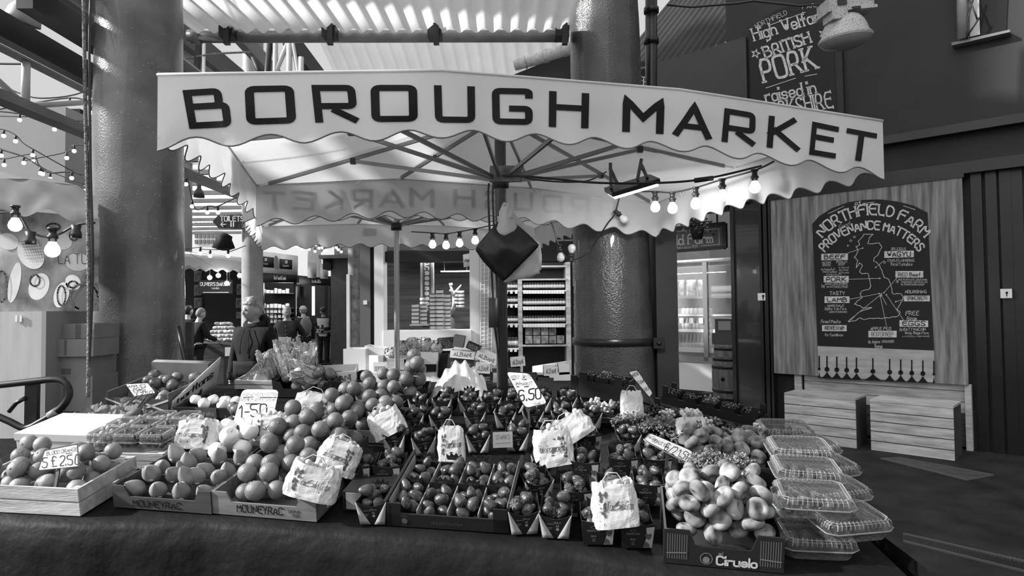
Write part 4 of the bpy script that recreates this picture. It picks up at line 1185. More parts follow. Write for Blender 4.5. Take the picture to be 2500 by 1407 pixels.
# ---------------------------------------------------------------- packing
def pack(n, r, inside, z0, seed, cand=30, squash=1.0, score=None, fixed=()):
    """drop n balls one by one into a region of the crate; lowest resting place of a few tries wins."""
    rg = random.Random(seed); P = list(fixed); out_ = []
    xs = inside[0]
    for _ in range(n):
        best = None
        for _ in range(cand):
            x, y = rg.uniform(xs[0] + r, xs[1] - r), rg.uniform(xs[2] + r, xs[3] - r)
            if len(inside) > 1 and not inside[1](x, y): continue
            z = z0(x, y) + r * squash if callable(z0) else z0 + r * squash
            for (a, b, c, q) in P:
                d2 = (x - a) ** 2 + (y - b) ** 2; s = (r + q) * .99
                if d2 < s * s: z = max(z, c + math.sqrt(s * s - d2) * squash)
            sc = z + (score(x, y) if score else 0)
            if best is None or sc < best[0]: best = (sc, x, y, z)
        if best: P.append((best[1], best[2], best[3], r)); out_.append(V(best[1:]))
    return out_
def rows(pts, n):
    """[(point, row, place in the row)] front row first, left to right."""
    s = sorted(pts, key=lambda p: p.y); k = math.ceil(len(s) / n); res = []
    for i in range(n):
        for j, p in enumerate(sorted(s[i * k:(i + 1) * k], key=lambda p: p.x)): res.append((p, i, j))
    return res
def rot_rand(rg, amt=PI): return Euler((rg.uniform(-amt, amt), rg.uniform(-amt, amt), rg.uniform(-PI, PI))).to_matrix().to_4x4()
PROTO = {}
def put(kind, make, M_, label, group):
    if kind not in PROTO:
        o = make(); PROTO[kind] = o; o.matrix_basis = M_
        KIDS[o.name] = list(o.children)
        for ch in o.children: KIDS[ch.name] = []
        return tag(o, label, None, group)
    return dup(PROTO[kind], M_, label, group)
ROWN = {1: [''], 2: ['front', 'back'], 3: ['front', 'middle', 'back'], 4: ['front', 'second', 'third', 'back'], 5: ['front', 'second', 'third', 'fourth', 'back'], 6: ['front', 'second', 'third', 'fourth', 'fifth', 'back'],
        7: ['front', 'second', 'third', 'fourth', 'fifth', 'sixth', 'back'], 8: ['front', 'second', 'third', 'fourth', 'fifth', 'sixth', 'seventh', 'back']}
def heap(kind, make, M_, pts, nrow, noun, where, group, seed, amt=PI, s=(.95, 1.06), orient=None):
    rg = random.Random(seed)
    for p, i, j in rows(pts, nrow):
        k = rg.uniform(*s)
        Rm = orient(rg, p) if orient else rot_rand(rg, amt)
        lab = '%s %s from left in %s row %s' % (noun, ORD[min(j, 15)], ROWN[nrow][i], where)
        put(kind, make, M_ @ Matrix.Translation(p) @ Rm @ Matrix.Scale(k, 4), lab, group)
# fruit
orange_m = mat('orange_peel', .13, .38, .45, var=.2, vs=14, bump=.22, bs=260, rnd=.3)
blood_m = mat('blood_orange_peel', .22, .4, .4, var=.35, vs=16, bump=.2, bs=220, rnd=.35)
apple_m = mat('apple_skin', .13, .25, .5, var=.6, vs=16, rnd=.3, stretch=(1, 1, .4))
pale_apple_m = mat('pale_apple_skin', .78, .3, .4, var=.08, vs=9)
pear_m = mat('pear_skin', .26, .5, .35, var=.3, vs=18, rnd=.12, detail=6)
peach_m = mat('peach_skin', .17, .6, .15, var=.95, vs=19, rnd=.2, detail=2)
tomato_m = mat('tomato_skin', .14, .2, .5, var=.3, vs=10)
straw_m = mat('strawberry_skin', .042, .25, .5, var=.35, vs=12, spots=(.22, 300, .2), bump=.2, bs=240, rnd=.25)
leafgreen = mat('calyx_green', .18, .6, .3, var=.3, vs=20)
stemm = mat('fruit_stalk', .12, .7, .2)
def mk_round(name, cat, mt, r, dim=.1, oz=.95, nu=20, nv=14, stalk=False, spot=None):
    def make():
        m = MB()
        def fn(p):
            k = 1 - dim * math.exp(-((p.z - 1) / .12) ** 2) - dim * .6 * math.exp(-((p.z + 1) / .1) ** 2)
            return V((p.x, p.y, p.z * k))
        if stalk or spot:
            root = thing(name, 'x', cat, Matrix())
            m.ell((0, 0, 0), (r, r, r * oz), nu, nv, fn=fn); m.build('flesh', mt, root)
            m2 = MB()
            if stalk: m2.tube([(0, 0, r * oz * (1 - dim) - .002), (.002, 0, r * oz + .004), (.005, 0, r * oz + .012)], .0015, 5); m2.build('stalk', stemm, root)
            else: m2.lathe([(.0055, r * oz * (1 - dim) - .001), (.004, r * oz * (1 - dim) + .0015), (0, r * oz * (1 - dim) + .001)], 8); m2.build('stalk_scar', spot, root)
            return root
        m.ell((0, 0, 0), (r, r, r * oz), nu, nv, fn=fn)
        return m.build(name, mt, label='x', cat=cat, origin=V((0, 0, 0)))
    return make
mk_orange = mk_round('orange', 'orange', orange_m, .0415, .04, .97, spot=leafgreen)
mk_blood = mk_round('blood_orange', 'orange', blood_m, .038, .04, .96, spot=leafgreen)
mk_apple = mk_round('apple', 'apple', apple_m, .037, .28, .92, stalk=True)
mk_pale = mk_round('pale_apple', 'apple', pale_apple_m, .044, .22, .98, stalk=True)
mk_tom = mk_round('tomato', 'tomato', tomato_m, .048, .15, .75, stalk=True)
def mk_peach():
    m = MB()
    def fn(p):
        rr = math.hypot(p.x, p.y); z = p.z * (1 - .62 * math.exp(-(rr / .42) ** 2))
        cl = 1 - .05 * math.exp(-((math.atan2(p.y, p.x)) / .22) ** 2)
        return V((p.x * cl, p.y * cl, z))
    m.ell((0, 0, 0), (.038, .038, .0265), 24, 16, fn=fn)
    return m.build('flat_peach', peach_m, label='x', cat='peach', origin=V((0, 0, 0)))
sticker_m = mat('fruit_sticker', .5, .4)
def mk_pear():
    root = thing('pear', 'x', 'pear', Matrix())
    m = MB()
    m.ell((0, 0, 0), (.034, .034, .058), 20, 16, fn=lambda p: V((p.x * (1 - .44 * max(0, p.z + .15) ** 1.1), p.y * (1 - .44 * max(0, p.z + .15) ** 1.1) - .06 * p.z * p.z, p.z)))
    m.build('flesh', pear_m, root)
    m = MB(); m.tube([(0, -.004, .054), (.002, -.004, .066)], .002, 5); m.build('stalk', stemm, root)
    m = MB(); m.ell((.006, -.0325, -.006), (.009, .0025, .007), 10, 6); m.build('sticker', sticker_m, root)
    return root
def mk_straw():
    root = thing('strawberry', 'x', 'strawberry', Matrix())
    m = MB()
    prof = [(0, -.026), (.006, -.0245), (.0115, -.018), (.0165, -.008), (.0195, .003), (.0195, .011), (.0165, .017), (.008, .0195), (0, .0185)]
    m.lathe(prof, 14, fn=lambda p: V((p.x * 1.08, p.y * .95, p.z)))
    m.build('flesh', straw_m, root)
    m = MB()
    for k in range(7):
        a = k * 2 * PI / 7
        m.add([(0, 0, .019), (.012 * math.cos(a + .3), .012 * math.sin(a + .3), .022), (.02 * math.cos(a), .02 * math.sin(a), .017), (.012 * math.cos(a - .3), .012 * math.sin(a - .3), .022)], [(0, 3, 2, 1)])
    m.build('calyx', mat('calyx_dark', .08, .6, .3, var=.3, vs=40), root)
    return root
# ---------------------------------------------------------------- signs on cards
def card(label, tl, tr, br, bl, Y, lines, Yb=None, stake=True, mt=None, border=True, rad=.2, name='price_card'):
    """a price card in the plane through its corners; Y depth at its top edge, Yb at the bottom edge."""
    Yb = Yb or Y
    A, B, C, D = at(*tl, Y), at(*tr, Y), at(*br, Yb), at(*bl, Yb)
    X = (B - A + C - D).normalized(); Up = ((A - D) + (B - C)); o = (A + B + C + D) / 4
    M_ = basis(o, X, None, -(X.cross(Up)))            # x right, y into the card, z up
    inv = M_.inverted()
    nrm = M_.to_3x3() @ V((0, -1, 0))
    q = [inv @ onp(x, y, o, nrm) for x, y in (bl, br, tr, tl)]
    q = [(p.x, p.z) for p in q]
    pts = []
    for i in range(4):
        p, a, b = V(q[i]), V(q[i - 1]), V(q[(i + 1) % 4])
        for t in (0, .33, .67, 1):
            s = p + (a - p) * rad * .5 * (1 - t) ** 2 + (b - p) * rad * .5 * t ** 2 if rad else p
            pts.append((s.x, s.y))
            if not rad: break
    RX = Matrix(((1, 0, 0, 0), (0, 0, 1, 0), (0, 1, 0, 0), (0, 0, 0, 1)))
    root = thing(name, label, 'sign', M_)
    m = MB(); m.prism(pts, 0, .004, RX); m.build('card', mt or paper, root)
    f = lambda u, v: inv @ onp(u, -v, o - (M_.to_3x3() @ V((0, 1, 0))) * .0015, nrm)
    if border:
        m = MB(); line2(m, [(x, z) for x, z in pts], lambda u, v: V((u * .985, -.001, v * .985)), .004, closed=True); m.build('border_line', ink, root)
    m = MB()
    for s, x, y, h, w, ang, sw in lines:
        if s == '_': line2(m, [(x - w / 2, -y), (x + w / 2, -y + w * math.tan(R(ang)))], f, h)
        else: text(m, s, shift(f, x, y, R(ang)), h, fit=w, sw=sw, jit=.12, slant=.12, seed=int(x))
    m.build('handwriting', ink, root)
    if stake:
        zc = min(p[1] for p in q); m = MB(); m.box((.012, .006, .16), (0, .009, zc)); m.build('stake', blackmetal, root)
    return root
card('white price card for blood oranges standing in the crate at far left', (108, 1100), (190, 1084), (192, 1140), (92, 1150), 2.72, [('BLOOD ORANGE', 151, 1107, 9, 76, 9, .18), ('5 £2.50', 148, 1138, 24, 92, 6, .13), ('_', 168, 1108, 1.5, 16, 6, 0)], 2.68, rad=.1)
card('small white card reading apples pears in the apple box by the column', (308, 939), (360, 936), (378, 959), (328, 967), 3.62, [("APPLE'S", 334, 946, 6, 44, 4, .17), ('PEARS', 340, 953, 6, 30, 4, .17), ('5 FOR', 340, 959, 6, 30, 4, .17), ('£2.50', 352, 964, 7, 40, 8, .16)], 3.5, rad=.06, border=False)
card('large rounded price card reading 1.50 in front of the apples at left', (592, 951), (681, 952), (662, 1039), (568, 1038), 3.5, [('FRENCH COLLECTION', 636, 969, 9, 86, 1, .12), ('PREMIUM APPLES PEARS', 631, 980, 8, 94, 1, .12), ('1-50', 617, 1018, 30, 68, 3, .12), ('EACH', 625, 1031, 8, 22, 3, .14), ('_', 605, 971, 1.3, 24, 3, 0), ('_', 655, 971, 1.3, 40, 1, 0), ('_', 618, 986, 2, 36, 0, 0), ('_', 622, 1036, 1.5, 28, 8, 0)], 3.38, rad=.28, border=False)
card('rounded price card for blood oranges reading 5 for 3.00, behind the orange heap', (822, 958), (859, 960), (853, 1006), (806, 1012), 3.75, [('Blood', 838, 970, 9, 24, 5, .1), ('ORANGE', 840, 980, 8, 28, 6, .1), ('5-3.00', 832, 995, 14, 42, 6, .13), ('6', 826, 1008, 9, 8, 0, .12)], 3.68, rad=.25, border=False)
card('tilted rounded price card reading 6.50 standing among the strawberries', (1233, 907), (1293, 911), (1338, 986), (1282, 998), 3.5, [('VOTED', 1256, 925, 8, 20, 0, .16), ('SWEETEST', 1288, 925, 9, 30, 0, .14), ('IN', 1263, 941, 8, 8, 4, .15), ('MARKET', 1285, 941, 8, 30, 4, .15), ('6.50', 1294, 977, 26, 54, 8, .15), ('2 PUNNETS', 1314, 990, 8, 28, 8, .13), ('_', 1254, 927, 1.6, 8, 0, 0), ('_', 1280, 927, 1.6, 10, 0, 0), ('_', 1264, 945, 2, 5, 10, 0), ('_', 1285, 945, 2, 10, 8, 0)], 3.42, rad=.3)
card('tilted rounded card about half straws and half raspberries by the strapped column', (1533, 908), (1556, 903), (1594, 960), (1586, 972), 3.72, [('STRAWBERIE', 1548, 921, 9, 28, 24, .13), ('HALF STRAWS', 1560, 940, 9, 34, 24, .15), ('HALF RASP', 1573, 957, 9, 30, 24, .15)], 3.68, rad=.25)
card('long rounded price card reading 1.51 lying tilted above the flat peaches', (1584, 1056), (1692, 1102), (1684, 1134), (1570, 1074), 2.86, [('The Saw', 1589, 1072, 9, 26, -25, .15), ('DONUT 100', 1610, 1086, 9, 40, -25, .15), ('6/2 1.51', 1647, 1111, 20, 58, -25, .15), ('PUNNET', 1680, 1122, 6, 22, -25, .13)], 2.8, rad=.3)
card('small blank square card on a stick above the cabbages', (680, 823), (711, 824), (709, 851), (679, 850), 4.65, [('_', 695, 866, 2, 3, 0, 0)], rad=0, border=False, mt=cartonw)
# ---------------------------------------------------------------- left part of the stall
# blood orange crate
M_, w = frame(-90, 1246, 196, 1261); d = .34; h = .115
slat_crate('pale wooden slatted crate of blood oranges at the front left corner of the stall', M_, w, d, h)
pts = pack(34, .038, [(-w / 2 + .015, w / 2 - .015, .02, d - .02)], .045, 3, score=lambda x, y: abs(y - .2) * .4)
heap('blood', mk_blood, M_, pts, 5, 'blood orange', 'of the wooden crate at far left', 'blood oranges in the wooden crate', 4, amt=1.2)
# pear crate
veneer = mat('printed_veneer', .15, .65, .25, var=.3, vs=4, stretch=(1, 9, 9))
veneerd = mat('dark_veneer', .05, .65, .25, var=.3, vs=4, stretch=(1, 9, 9))
M_, w = frame(278, 1238, 517, 1256); d, h = .36, .095
root = thing('fruit_tray', 'dark printed veneer tray of pears between the wooden crate and the orange tray', 'tray', M_)
crate_parts(root, M_, w, d, h, veneerd, lip=.05, corner=.055)
ftext(root, 'MOUNEYRAC', -.02, .012, .026, ink, fit=.22, sw=.2, serif=.25)
pts = []
for i in range(4):
    for j in range(4): pts.append(V((-w / 2 + .065 + j * (w - .125) / 3 + (i % 2) * .012 - .006, .055 + i * .083, .062 + .022 * (i % 2) + .01 * i)))
pts += [V((-w / 2 + .1 + j * .085, .1 + .13 * (j % 2), .112)) for j in range(3)]
heap('pear', mk_pear, M_, pts, 4, 'pear', 'of the dark veneer tray', 'pears in the dark tray', 6, orient=lambda rg, p: Euler((R(38 + rg.uniform(-14, 14)), R(rg.uniform(-10, 10)), R(20 + rg.uniform(-35, 20)))).to_matrix().to_4x4(), s=(1.0, 1.12))
# orange tray in front and the orange crates behind it
M_, w = frame(520, 1254, 773, 1275); d, h = .34, .095; MO, wo = M_, w
root = thing('fruit_tray', 'pale printed veneer tray of oranges at the front of the orange heap', 'tray', M_)
crate_parts(root, M_, w, d, h, veneer, lip=.055, corner=.065)
ftext(root, 'MOUNEYRAC', -.015, .018, .03, ink, fit=.2, sw=.2, serif=.25); ftext(root, 'DEPUIS', .135, .03, .011, ink, fit=.05, sw=.17); ftext(root, '1928', .14, .014, .011, ink, fit=.03, sw=.17)
m = MB(); m.box((.003, .1, .06), (w / 2 + .002, .14, .045)); m.build('printed_label', paper, root)
pts = pack(24, .0415, [(-w / 2 + .012, w / 2 - .012, .012, d - .012)], .012, 7, score=lambda x, y: -.25 * y)
heap('orange', mk_orange, M_, pts, 4, 'orange', 'of the front orange tray', 'oranges in the front tray', 8)
for n_, (a, hh, cnt, nr, lab, where, grp, sd, dd) in enumerate((
    ((606, 1160, 832, 1172), .075, 34, 5, 'wooden orange crate just behind the front orange tray', 'of the second orange crate', 'oranges in the second crate', 11, .36),
    ((735, 1075, 955, 1084), .075, 36, 5, 'wooden orange crate third from the front, below the blood orange card', 'of the third orange crate', 'oranges in the third crate', 15, .36),
    ((840, 1008, 985, 1014), .07, 18, 3, 'wooden orange crate at the back of the orange heap', 'of the rearmost orange crate', 'oranges in the rearmost crate', 19, .3))):
    M_, w = frame(*a); root = thing('fruit_crate', lab, 'crate', M_); crate_parts(root, M_, w, dd, hh, veneerd, lip=hh - .01, corner=.05)
    pts = pack(cnt, .0415, [(-w / 2 + .01, w / 2 - .01, .01, dd - .01)], .03, sd, score=lambda x, y: -.1 * y)
    heap('orange', mk_orange, M_, pts, nr, 'orange', where, grp, sd + 1)
M_, w = frame(968, 1006, 1044, 1004); root = thing('fruit_box', 'dark printed carton of large oranges behind the strawberries', 'box', M_)
crate_parts(root, M_, w, .3, .1, mat('dark_carton', .02, .5, .3), lip=.1)
m = MB(); m.box((.05, .002, .07), (.06, -.002, .045)); m.build('printed_label', paper, root)
pts = pack(9, .046, [(-w / 2 + .01, w / 2 - .01, .01, .29)], .05, 33); heap('orange', mk_orange, M_, pts, 3, 'large orange', 'of the dark carton behind', 'oranges in the dark carton', 34, s=(1.06, 1.1))
# pale apples
M_, w = frame(432, 1142, 603, 1148); root = thing('fruit_tray', 'shallow tray of pale apples behind the pears', 'tray', M_); crate_parts(root, M_, w, .3, .06, veneerd, lip=.05, corner=.04)
pts = pack(11, .043, [(-w / 2 + .01, w / 2 - .01, .01, .29)], .02, 21, score=lambda x, y: -.3 * y - .15 * x); heap('pale', mk_pale, M_, pts, 3, 'pale apple', 'of the shallow tray behind the pears', 'pale apples', 22, amt=.7)
# red apples under the card
M_, w = frame(520, 1066, 706, 1070); root = thing('fruit_tray', 'shallow tray of red apples below the 1.50 card', 'tray', M_); crate_parts(root, M_, w, .2, .05, veneerd, lip=.04, corner=.04)
pts = pack(12, .037, [(-w / 2 + .01, w / 2 - .01, .01, .19)], .015, 25, score=lambda x, y: .25 * x); heap('apple', mk_apple, M_, pts, 2, 'apple', 'of the tray below the 1.50 card', 'apples below the card', 26, amt=.8)
# box of apples by the column
M_, w = frame(262, 1004, 412, 1010); root = thing('fruit_box', 'open cardboard box of apples with raised flaps, by the peeling column', 'box', M_)
crate_parts(root, M_, w, .42, .085, mat('printed_carton', .12, .6, .25, var=.2), lip=.085, mts=mat('box_front', .05, .6), sideh=.12, backh=.2)
m = MB()
for a, b in (((-w / 2, .08), (0, .01)), ((w / 2, .08), (0, .01)), ((-w / 2, .005), (0, .075)), ((w / 2, .005), (0, .075))): line2(m, [a, b], lambda u, v: V((u, -.002, v)), .012)
m.build('printed_stripes', cartonw, root)
m = MB(); A0, B0, C0, D0 = V((w / 2, .02, .0)), V((w / 2 + .04, .42, .03)), V((w / 2 + .08, .44, .24)), V((w / 2 + .02, .02, .07))
m.grid(lambda u, v: A0.lerp(B0, u).lerp(D0.lerp(C0, u), v), 4, 4, th=.006); fl = m.build('side_flap', cartonw, root)
m = MB(); text(m, 'harltons', lambda u, v: A0.lerp(B0, .5 + u).lerp(D0.lerp(C0, .5 + u), .5 + v) + V((.004, -.012, 0)), .3, fit=.75, sw=.2); text(m, 'will tell', lambda u, v: A0.lerp(B0, .4 + u).lerp(D0.lerp(C0, .4 + u), .12 + v) + V((.004, -.012, 0)), .2, fit=.5, sw=.2)
m.build('lettering', ink, fl)
m = MB(); m.grid(lambda u, v: V((-w / 2 + w * u, .42 + .06 * v, .2 + .03 * v * (1 - v))), 4, 3, th=.006); m.build('rear_flap', carton, root)
pts = pack(24, .037, [(-w / 2 + .012, w / 2 - .012, .015, .4)], .02, 29, score=lambda x, y: -.22 * y); heap('apple', mk_apple, M_, pts, 5, 'apple', 'of the box by the peeling column', 'apples in the flapped box', 30, amt=.8)
M_, w = frame(424, 1019, 570, 1023); root = thing('fruit_box', 'dark low carton with pale lettering in front of the apple box', 'box', M_); crate_parts(root, M_, w, .2, .062, mat('dark_carton', .02), lip=.062)
m = MB(); m.box((.13, .002, .06), (.02, -.002, .031)); m.build('label_patch', mat('label_grey', .07), root); ftext(root, 'Eureka', .02, .018, .026, mat('label_pale', .4), fit=.095, sw=.1, y=-.004)
pts = pack(6, .034, [(-w / 2 + .01, w / 2 - .01, .01, .19)], .03, 41); heap('pale', mk_pale, M_, pts, 2, 'pale apple', 'of the dark low carton', 'pale fruit in the dark carton', 42, amt=.7, s=(.75, .8))
# white carton, crate, grape clamshells
M_, w = frame(45, 1122, 222, 1128, 0); root = thing('fruit_box', 'closed white carton behind the blood orange crate', 'box', M_)
m = MB(); m.box((w, .3, .11), (0, .15, .055)); m.build('carton', cartonw, root); m = MB(); m.box((w + .01, .31, .035), (0, .15, .118)); m.build('lid', cartonw, root)
ftext(root, '53 IPL', -.02, .02, .04, mat('print_grey', .2), fit=.16, sw=.1, y=-.004); m = MB(); m.lathe([(.012, 0), (.012, .004)], 12, TRS((-w / 2 + .06, -.002, .07), (R(90), 0, 0), (1, 1.6, 1))); m.build('hand_hole', ink, root)
M_, w = frame(204, 1142, 400, 1146); slat_crate('wooden crate turned over under the grape boxes', M_, w, .4, .075)
MG = M_ @ Matrix.Translation((0, 0, .078))
film2 = mat('clear_plastic_rim', .45, .1, 1.0, tr=.82)
grape_m = mat('pale_grape', .55, .25, .5, rnd=.1, var=.15, vs=30, trl=.2); grapek_m = mat('dark_grape', .03, .25, .5, rnd=.2, var=.2, vs=30)
def clam(MX, w, d, h, label, group, kind='grape'):
    """hinged clear box: base tray, ribbed lid with a flat rim."""
    key = 'clam%s%.3f%.3f' % (kind, w, d)
    def make():
        root = thing('clear_fruit_box', 'x', 'box', Matrix())
        m = MB()
        def ring(x, y, z, rd=.02):
            return [(x * math.copysign(min(1, abs(math.cos(a)) * 1.25), math.cos(a)), y * math.copysign(min(1, abs(math.sin(a)) * 1.25), math.sin(a)), z) for a in [2 * PI * (k + .5) / 24 for k in range(24)]]
        def loft(rs, cap):
            vs = [p for r in rs for p in r]; fs = []
            for i in range(len(rs) - 1):
                for j in range(24): fs.append((i * 24 + j, i * 24 + (j + 1) % 24, (i + 1) * 24 + (j + 1) % 24, (i + 1) * 24 + j))
            if cap == 0: fs.append(tuple(range(24)))
            if cap == 1: fs.append(tuple((len(rs) - 1) * 24 + j for j in range(24)))
            m.add(vs, fs, 0, None, True)
        W2, D2 = w / 2, d / 2
        loft([ring(W2 * .84, D2 * .84, 0), ring(W2 * .9, D2 * .9, h * .5), ring(W2 * .93, D2 * .93, h * .52), ring(W2, D2, h * .53), ring(W2, D2, h * .5)], 0)
        m.build('base_tray', film, root)
        m = MB()
        loft([ring(W2, D2, h * .53 + .002), ring(W2 * .94, D2 * .94, h * .56), ring(W2 * .9, D2 * .9, h * .9), ring(W2 * .84, D2 * .84, h), ring(W2 * .8, D2 * .8, h * .985)], 1)
        for k in range(9):
            t = (k + .5) / 9 * 2 - 1
            for s in (-1, 1):
                m.ell((t * W2 * .78, s * D2 * .9, h * .78), (W2 * .05, .004, h * .14), 8, 6); m.ell((s * W2 * .9, t * D2 * .78, h * .78), (.004, D2 * .05, h * .14), 8, 6)
        m.build('lid', film, root)
        m = MB()
        for (kk, z, r_) in ((1.0, h * .53, .0022), (.97, h * .48, .0012), (.86, h * 1.0, .0016), (.9, h * .9, .0012)):
            q = ring(W2 * kk, D2 * kk, z); m.tube(q + [q[0]], r_, 5, cap=False)
        m.build('moulded_rim', film2, root)
        m = MB()
        for k in range(13):
            t = (k + .5) / 13 * 2 - 1
            for s in (-1, 1):
                m.tube([(t * W2 * .82, s * D2 * .935, h * .7), (t * W2 * .8, s * D2 * .9, h * .9), (t * W2 * .76, s * D2 * .76, h * 1.01)], .0022, 4)
                m.tube([(s * W2 * .935, t * D2 * .82, h * .7), (s * W2 * .9, t * D2 * .8, h * .9), (s * W2 * .76, t * D2 * .76, h * 1.01)], .0022, 4)
        m.build('moulded_ribs', film2, root)
        return root
    put(key, make, MX, label, group)
def grapebunch(MX, w, d, h, n, r, mt, label, group, seed):
    pts = pack(n, r, [(-w / 2, w / 2, -d / 2, d / 2)], 0.004, seed, cand=8)
    m = MB()
    for p in pts: m.ell(p, (r, r, r * 1.15), 10, 8)
    root = thing('grape_bunch', label, 'grapes', MX, group)
    m.build('grapes', mt, root)
    m = MB(); m.tube([(0, 0, .02), (.01, .01, h * .8), (.02, .0, h)], .002, 5); m.build('stalk', stemm, root)
    return root
cw = w / 3
for i in range(3):
    for j in range(3):
        X = MG @ Matrix.Translation((-w / 2 + cw * (j + .5), .075 + i * .125, 0))
        nm = ('front', 'middle', 'back')[i] + ' row, ' + ('left', 'centre', 'right')[j]
        clam(X, cw * .97, .122, .082, 'clear lidded grape box in the %s, on the overturned crate' % nm, 'clear grape boxes')
        grapebunch(X @ Matrix.Translation((0, 0, .004)), cw * .74, .09, .06, 26, .0115, grape_m if j == 0 or i == 2 else grapek_m, '%s grapes inside the %s clear box' % ('pale' if j == 0 or i == 2 else 'dark', nm.replace(' row,', ' row')), 'grapes in clear boxes', 50 + i * 3 + j)
# crumpled paper and a bundle of stalks behind the grape boxes
m = MB(); a, b, c, d_ = dp(165, 1048), dp(370, 1052), dp(350, 1008), dp(215, 1010)
m.grid(lambda u, v: a.lerp(b, u).lerp(d_.lerp(c, u), v) + V((0, 0, .05 + .05 * noise.noise(V((u * 6, v * 5, 2))) + .02 * noise.noise(V((u * 19, v * 14, 5))))), 40, 16, sm=False, th=.002)
m.build('packing_paper', mat('kraft_paper', .16, .75, .2, var=.15, bump=.4, bs=30), label='crumpled brown packing paper behind the clear grape boxes', cat='paper')
m = MB(); rb = random.Random(4)
for i in range(22):
    o = V((rb.uniform(-.02, .02), rb.uniform(-.02, .02), rb.uniform(0, .03)))
    m.tube([dp(300, 1040, .1) + o, dp(330, 1008, .16) + o * .3, dp(362, 978, .2) + o], .003, 5)
m.tube([dp(322, 1016, .15) + V((-.02, 0, 0)), dp(336, 1004, .17) + V((.02, 0, 0))], .022, 8)
m.build('stalk_bundle', mat('dry_stalk', .09, .7), label='bundle of thin brown stalks lying over the packing paper', cat='bundle')
m = MB(); p = dp(318, 1018, .09); m.lathe([(.035, 0), (.045, .08), (.05, .1), (.03, .11)], 14, Matrix.Translation(p), fn=lambda q: q + V((.006 * noise.noise(q * 40), 0, 0))); m.build('clear_bag', film, label='small clear plastic bag beside the bundle of stalks', cat='bag')
# ---------------------------------------------------------------- back left: cabbages, tomatoes, boxes
M_, w = frame(573, 950, 695, 952); root = slat_crate('low worn wooden crate of wrapped greens in front of the cabbages', M_, w, .3, .06)
m = MB(); m.grid(lambda u, v: V((-w / 2 * .95 + w * .8 * u, .03 + .25 * v, .05 + .11 * math.sin(PI * u) * math.sin(PI * v) + .015 * noise.noise(V((u * 7, v * 7, 1))))), 20, 12)
m.build('wrapped_greens', mat('wrapped_leaf', .13, .25, .5, var=.5, vs=12, bump=.4, bs=25), root)
M_, w = frame(664, 938, 790, 936, .05); root = thing('fruit_box', 'dark carton under the pale cabbages', 'box', M_); crate_parts(root, M_, w, .3, .06, mat('dark_carton', .02), lip=.06)
MC = M_
cab_m = mat('cabbage_leaf', .52, .55, .3, var=.25, vs=22, bump=.6, bs=36, trl=.15); vein_m = mat('cabbage_vein', .75, .5, .3)
def cabbage(MX, label, seed):
    root = thing('cabbage', label, 'cabbage', MX, 'pale cabbages')
    rg = random.Random(seed)
    m = MB(); m.ell((0, 0, .085), (.045, .045, .09), 16, 12); m.build('heart', cab_m, root)
    for k in range(9):
        a = k * 2 * PI / 9 + rg.uniform(-.2, .2); wd = rg.uniform(.05, .065); hh = rg.uniform(.16, .22); cu = rg.uniform(.008, .03)
        def leaf(u, v, a=a, wd=wd, hh=hh, cu=cu, k=k):
            x = (u - .5) * 2; ww = wd * math.sin(PI * min(1, v * .74 + .14)) ** .6
            rr = .035 + .022 * math.sin(PI * v * .8) + cu * max(0, v - .65) * 3 - .012 * x * x
            ruf = .007 * math.sin(x * 11 + k) * max(0, v - .5) * 2 + .006 * noise.noise(V((x * 5, v * 7, k)))
            p = V((rr + ruf, x * ww, hh * v * (1 - .28 * x * x * v)))
            return V((p.x * math.cos(a) - p.y * math.sin(a), p.x * math.sin(a) + p.y * math.cos(a), p.z))
        m = MB(); m.grid(leaf, 16, 16, th=.0015); lo_ = m.build('leaf', cab_m, root)
        m = MB(); m.tube([V(leaf(.5, t / 6)) * 1.015 for t in range(6)], [.006, .005, .004, .003, .002, .001], 6)
        for s in (-1, 1):
            for t in (.25, .4, .55, .7): m.tube([V(leaf(.5, t)) * 1.01, V(leaf(.5 + s * .2, t + .09)) * 1.01, V(leaf(.5 + s * .36, t + .2)) * 1.01], .0012, 4)
        m.build('vein', vein_m, lo_)
    return root
for i, (px, py, rx, rz) in enumerate(((662, 921, 18, 10), (700, 925, 12, -10), (738, 921, 14, 5), (772, 928, 66, -60))):
    cabbage(Matrix.Translation(dp(px, py, .1) + V((0, .05, 0))) @ Euler((R(rx), R((i - 1.2) * 10), R(rz))).to_matrix().to_4x4(), 'pale crinkled cabbage %s' % ('at the left end of the row', 'second from the left in the row', 'third from the left in the row', 'lying on its side at the right end')[i], 60 + i)
for i, px in enumerate((690, 728)):
    cabbage(Matrix.Translation(dp(px, 905, .13) + V((0, .1, 0))) @ Euler((R(6), R((i - .5) * 16), 0)).to_matrix().to_4x4(), 'pale frilly cabbage standing behind the row, %s' % ('left one', 'right one')[i], 80 + i)
crate_b = mat('black_plastic_crate', .014, .4, .4)
M_, w = frame(667, 970, 812, 972); root = thing('fruit_tray', 'black plastic tray of large tomatoes', 'tray', M_); crate_parts(root, M_, w, .26, .1, crate_b, lip=.055, corner=.05)
pts = pack(12, .047, [(-w / 2 + .01, w / 2 - .01, .01, .25)], .012, 71, squash=.85, score=lambda x, y: -.2 * y + abs(x - .03) * .1); heap('tom', mk_tom, M_, pts, 3, 'large tomato', 'of the black plastic tray', 'tomatoes', 72, amt=.8)
def alb(M_, w, d, h, label, s='ALBANI', group=None, fit=.7):
    root = thing('produce_carton', label, 'box', M_, group)
    crate_parts(root, M_, w, d, h, mat('white_carton', .72, .65, .25), lip=h)
    ftext(root, s, 0, h * .22, h * .5, ink, fit=w * fit, sw=.13, serif=.3)
    return root
M_, w = frame(776, 938, 870, 933, .05); alb(M_, w, .2, .075, 'white printed carton behind the large tomatoes')
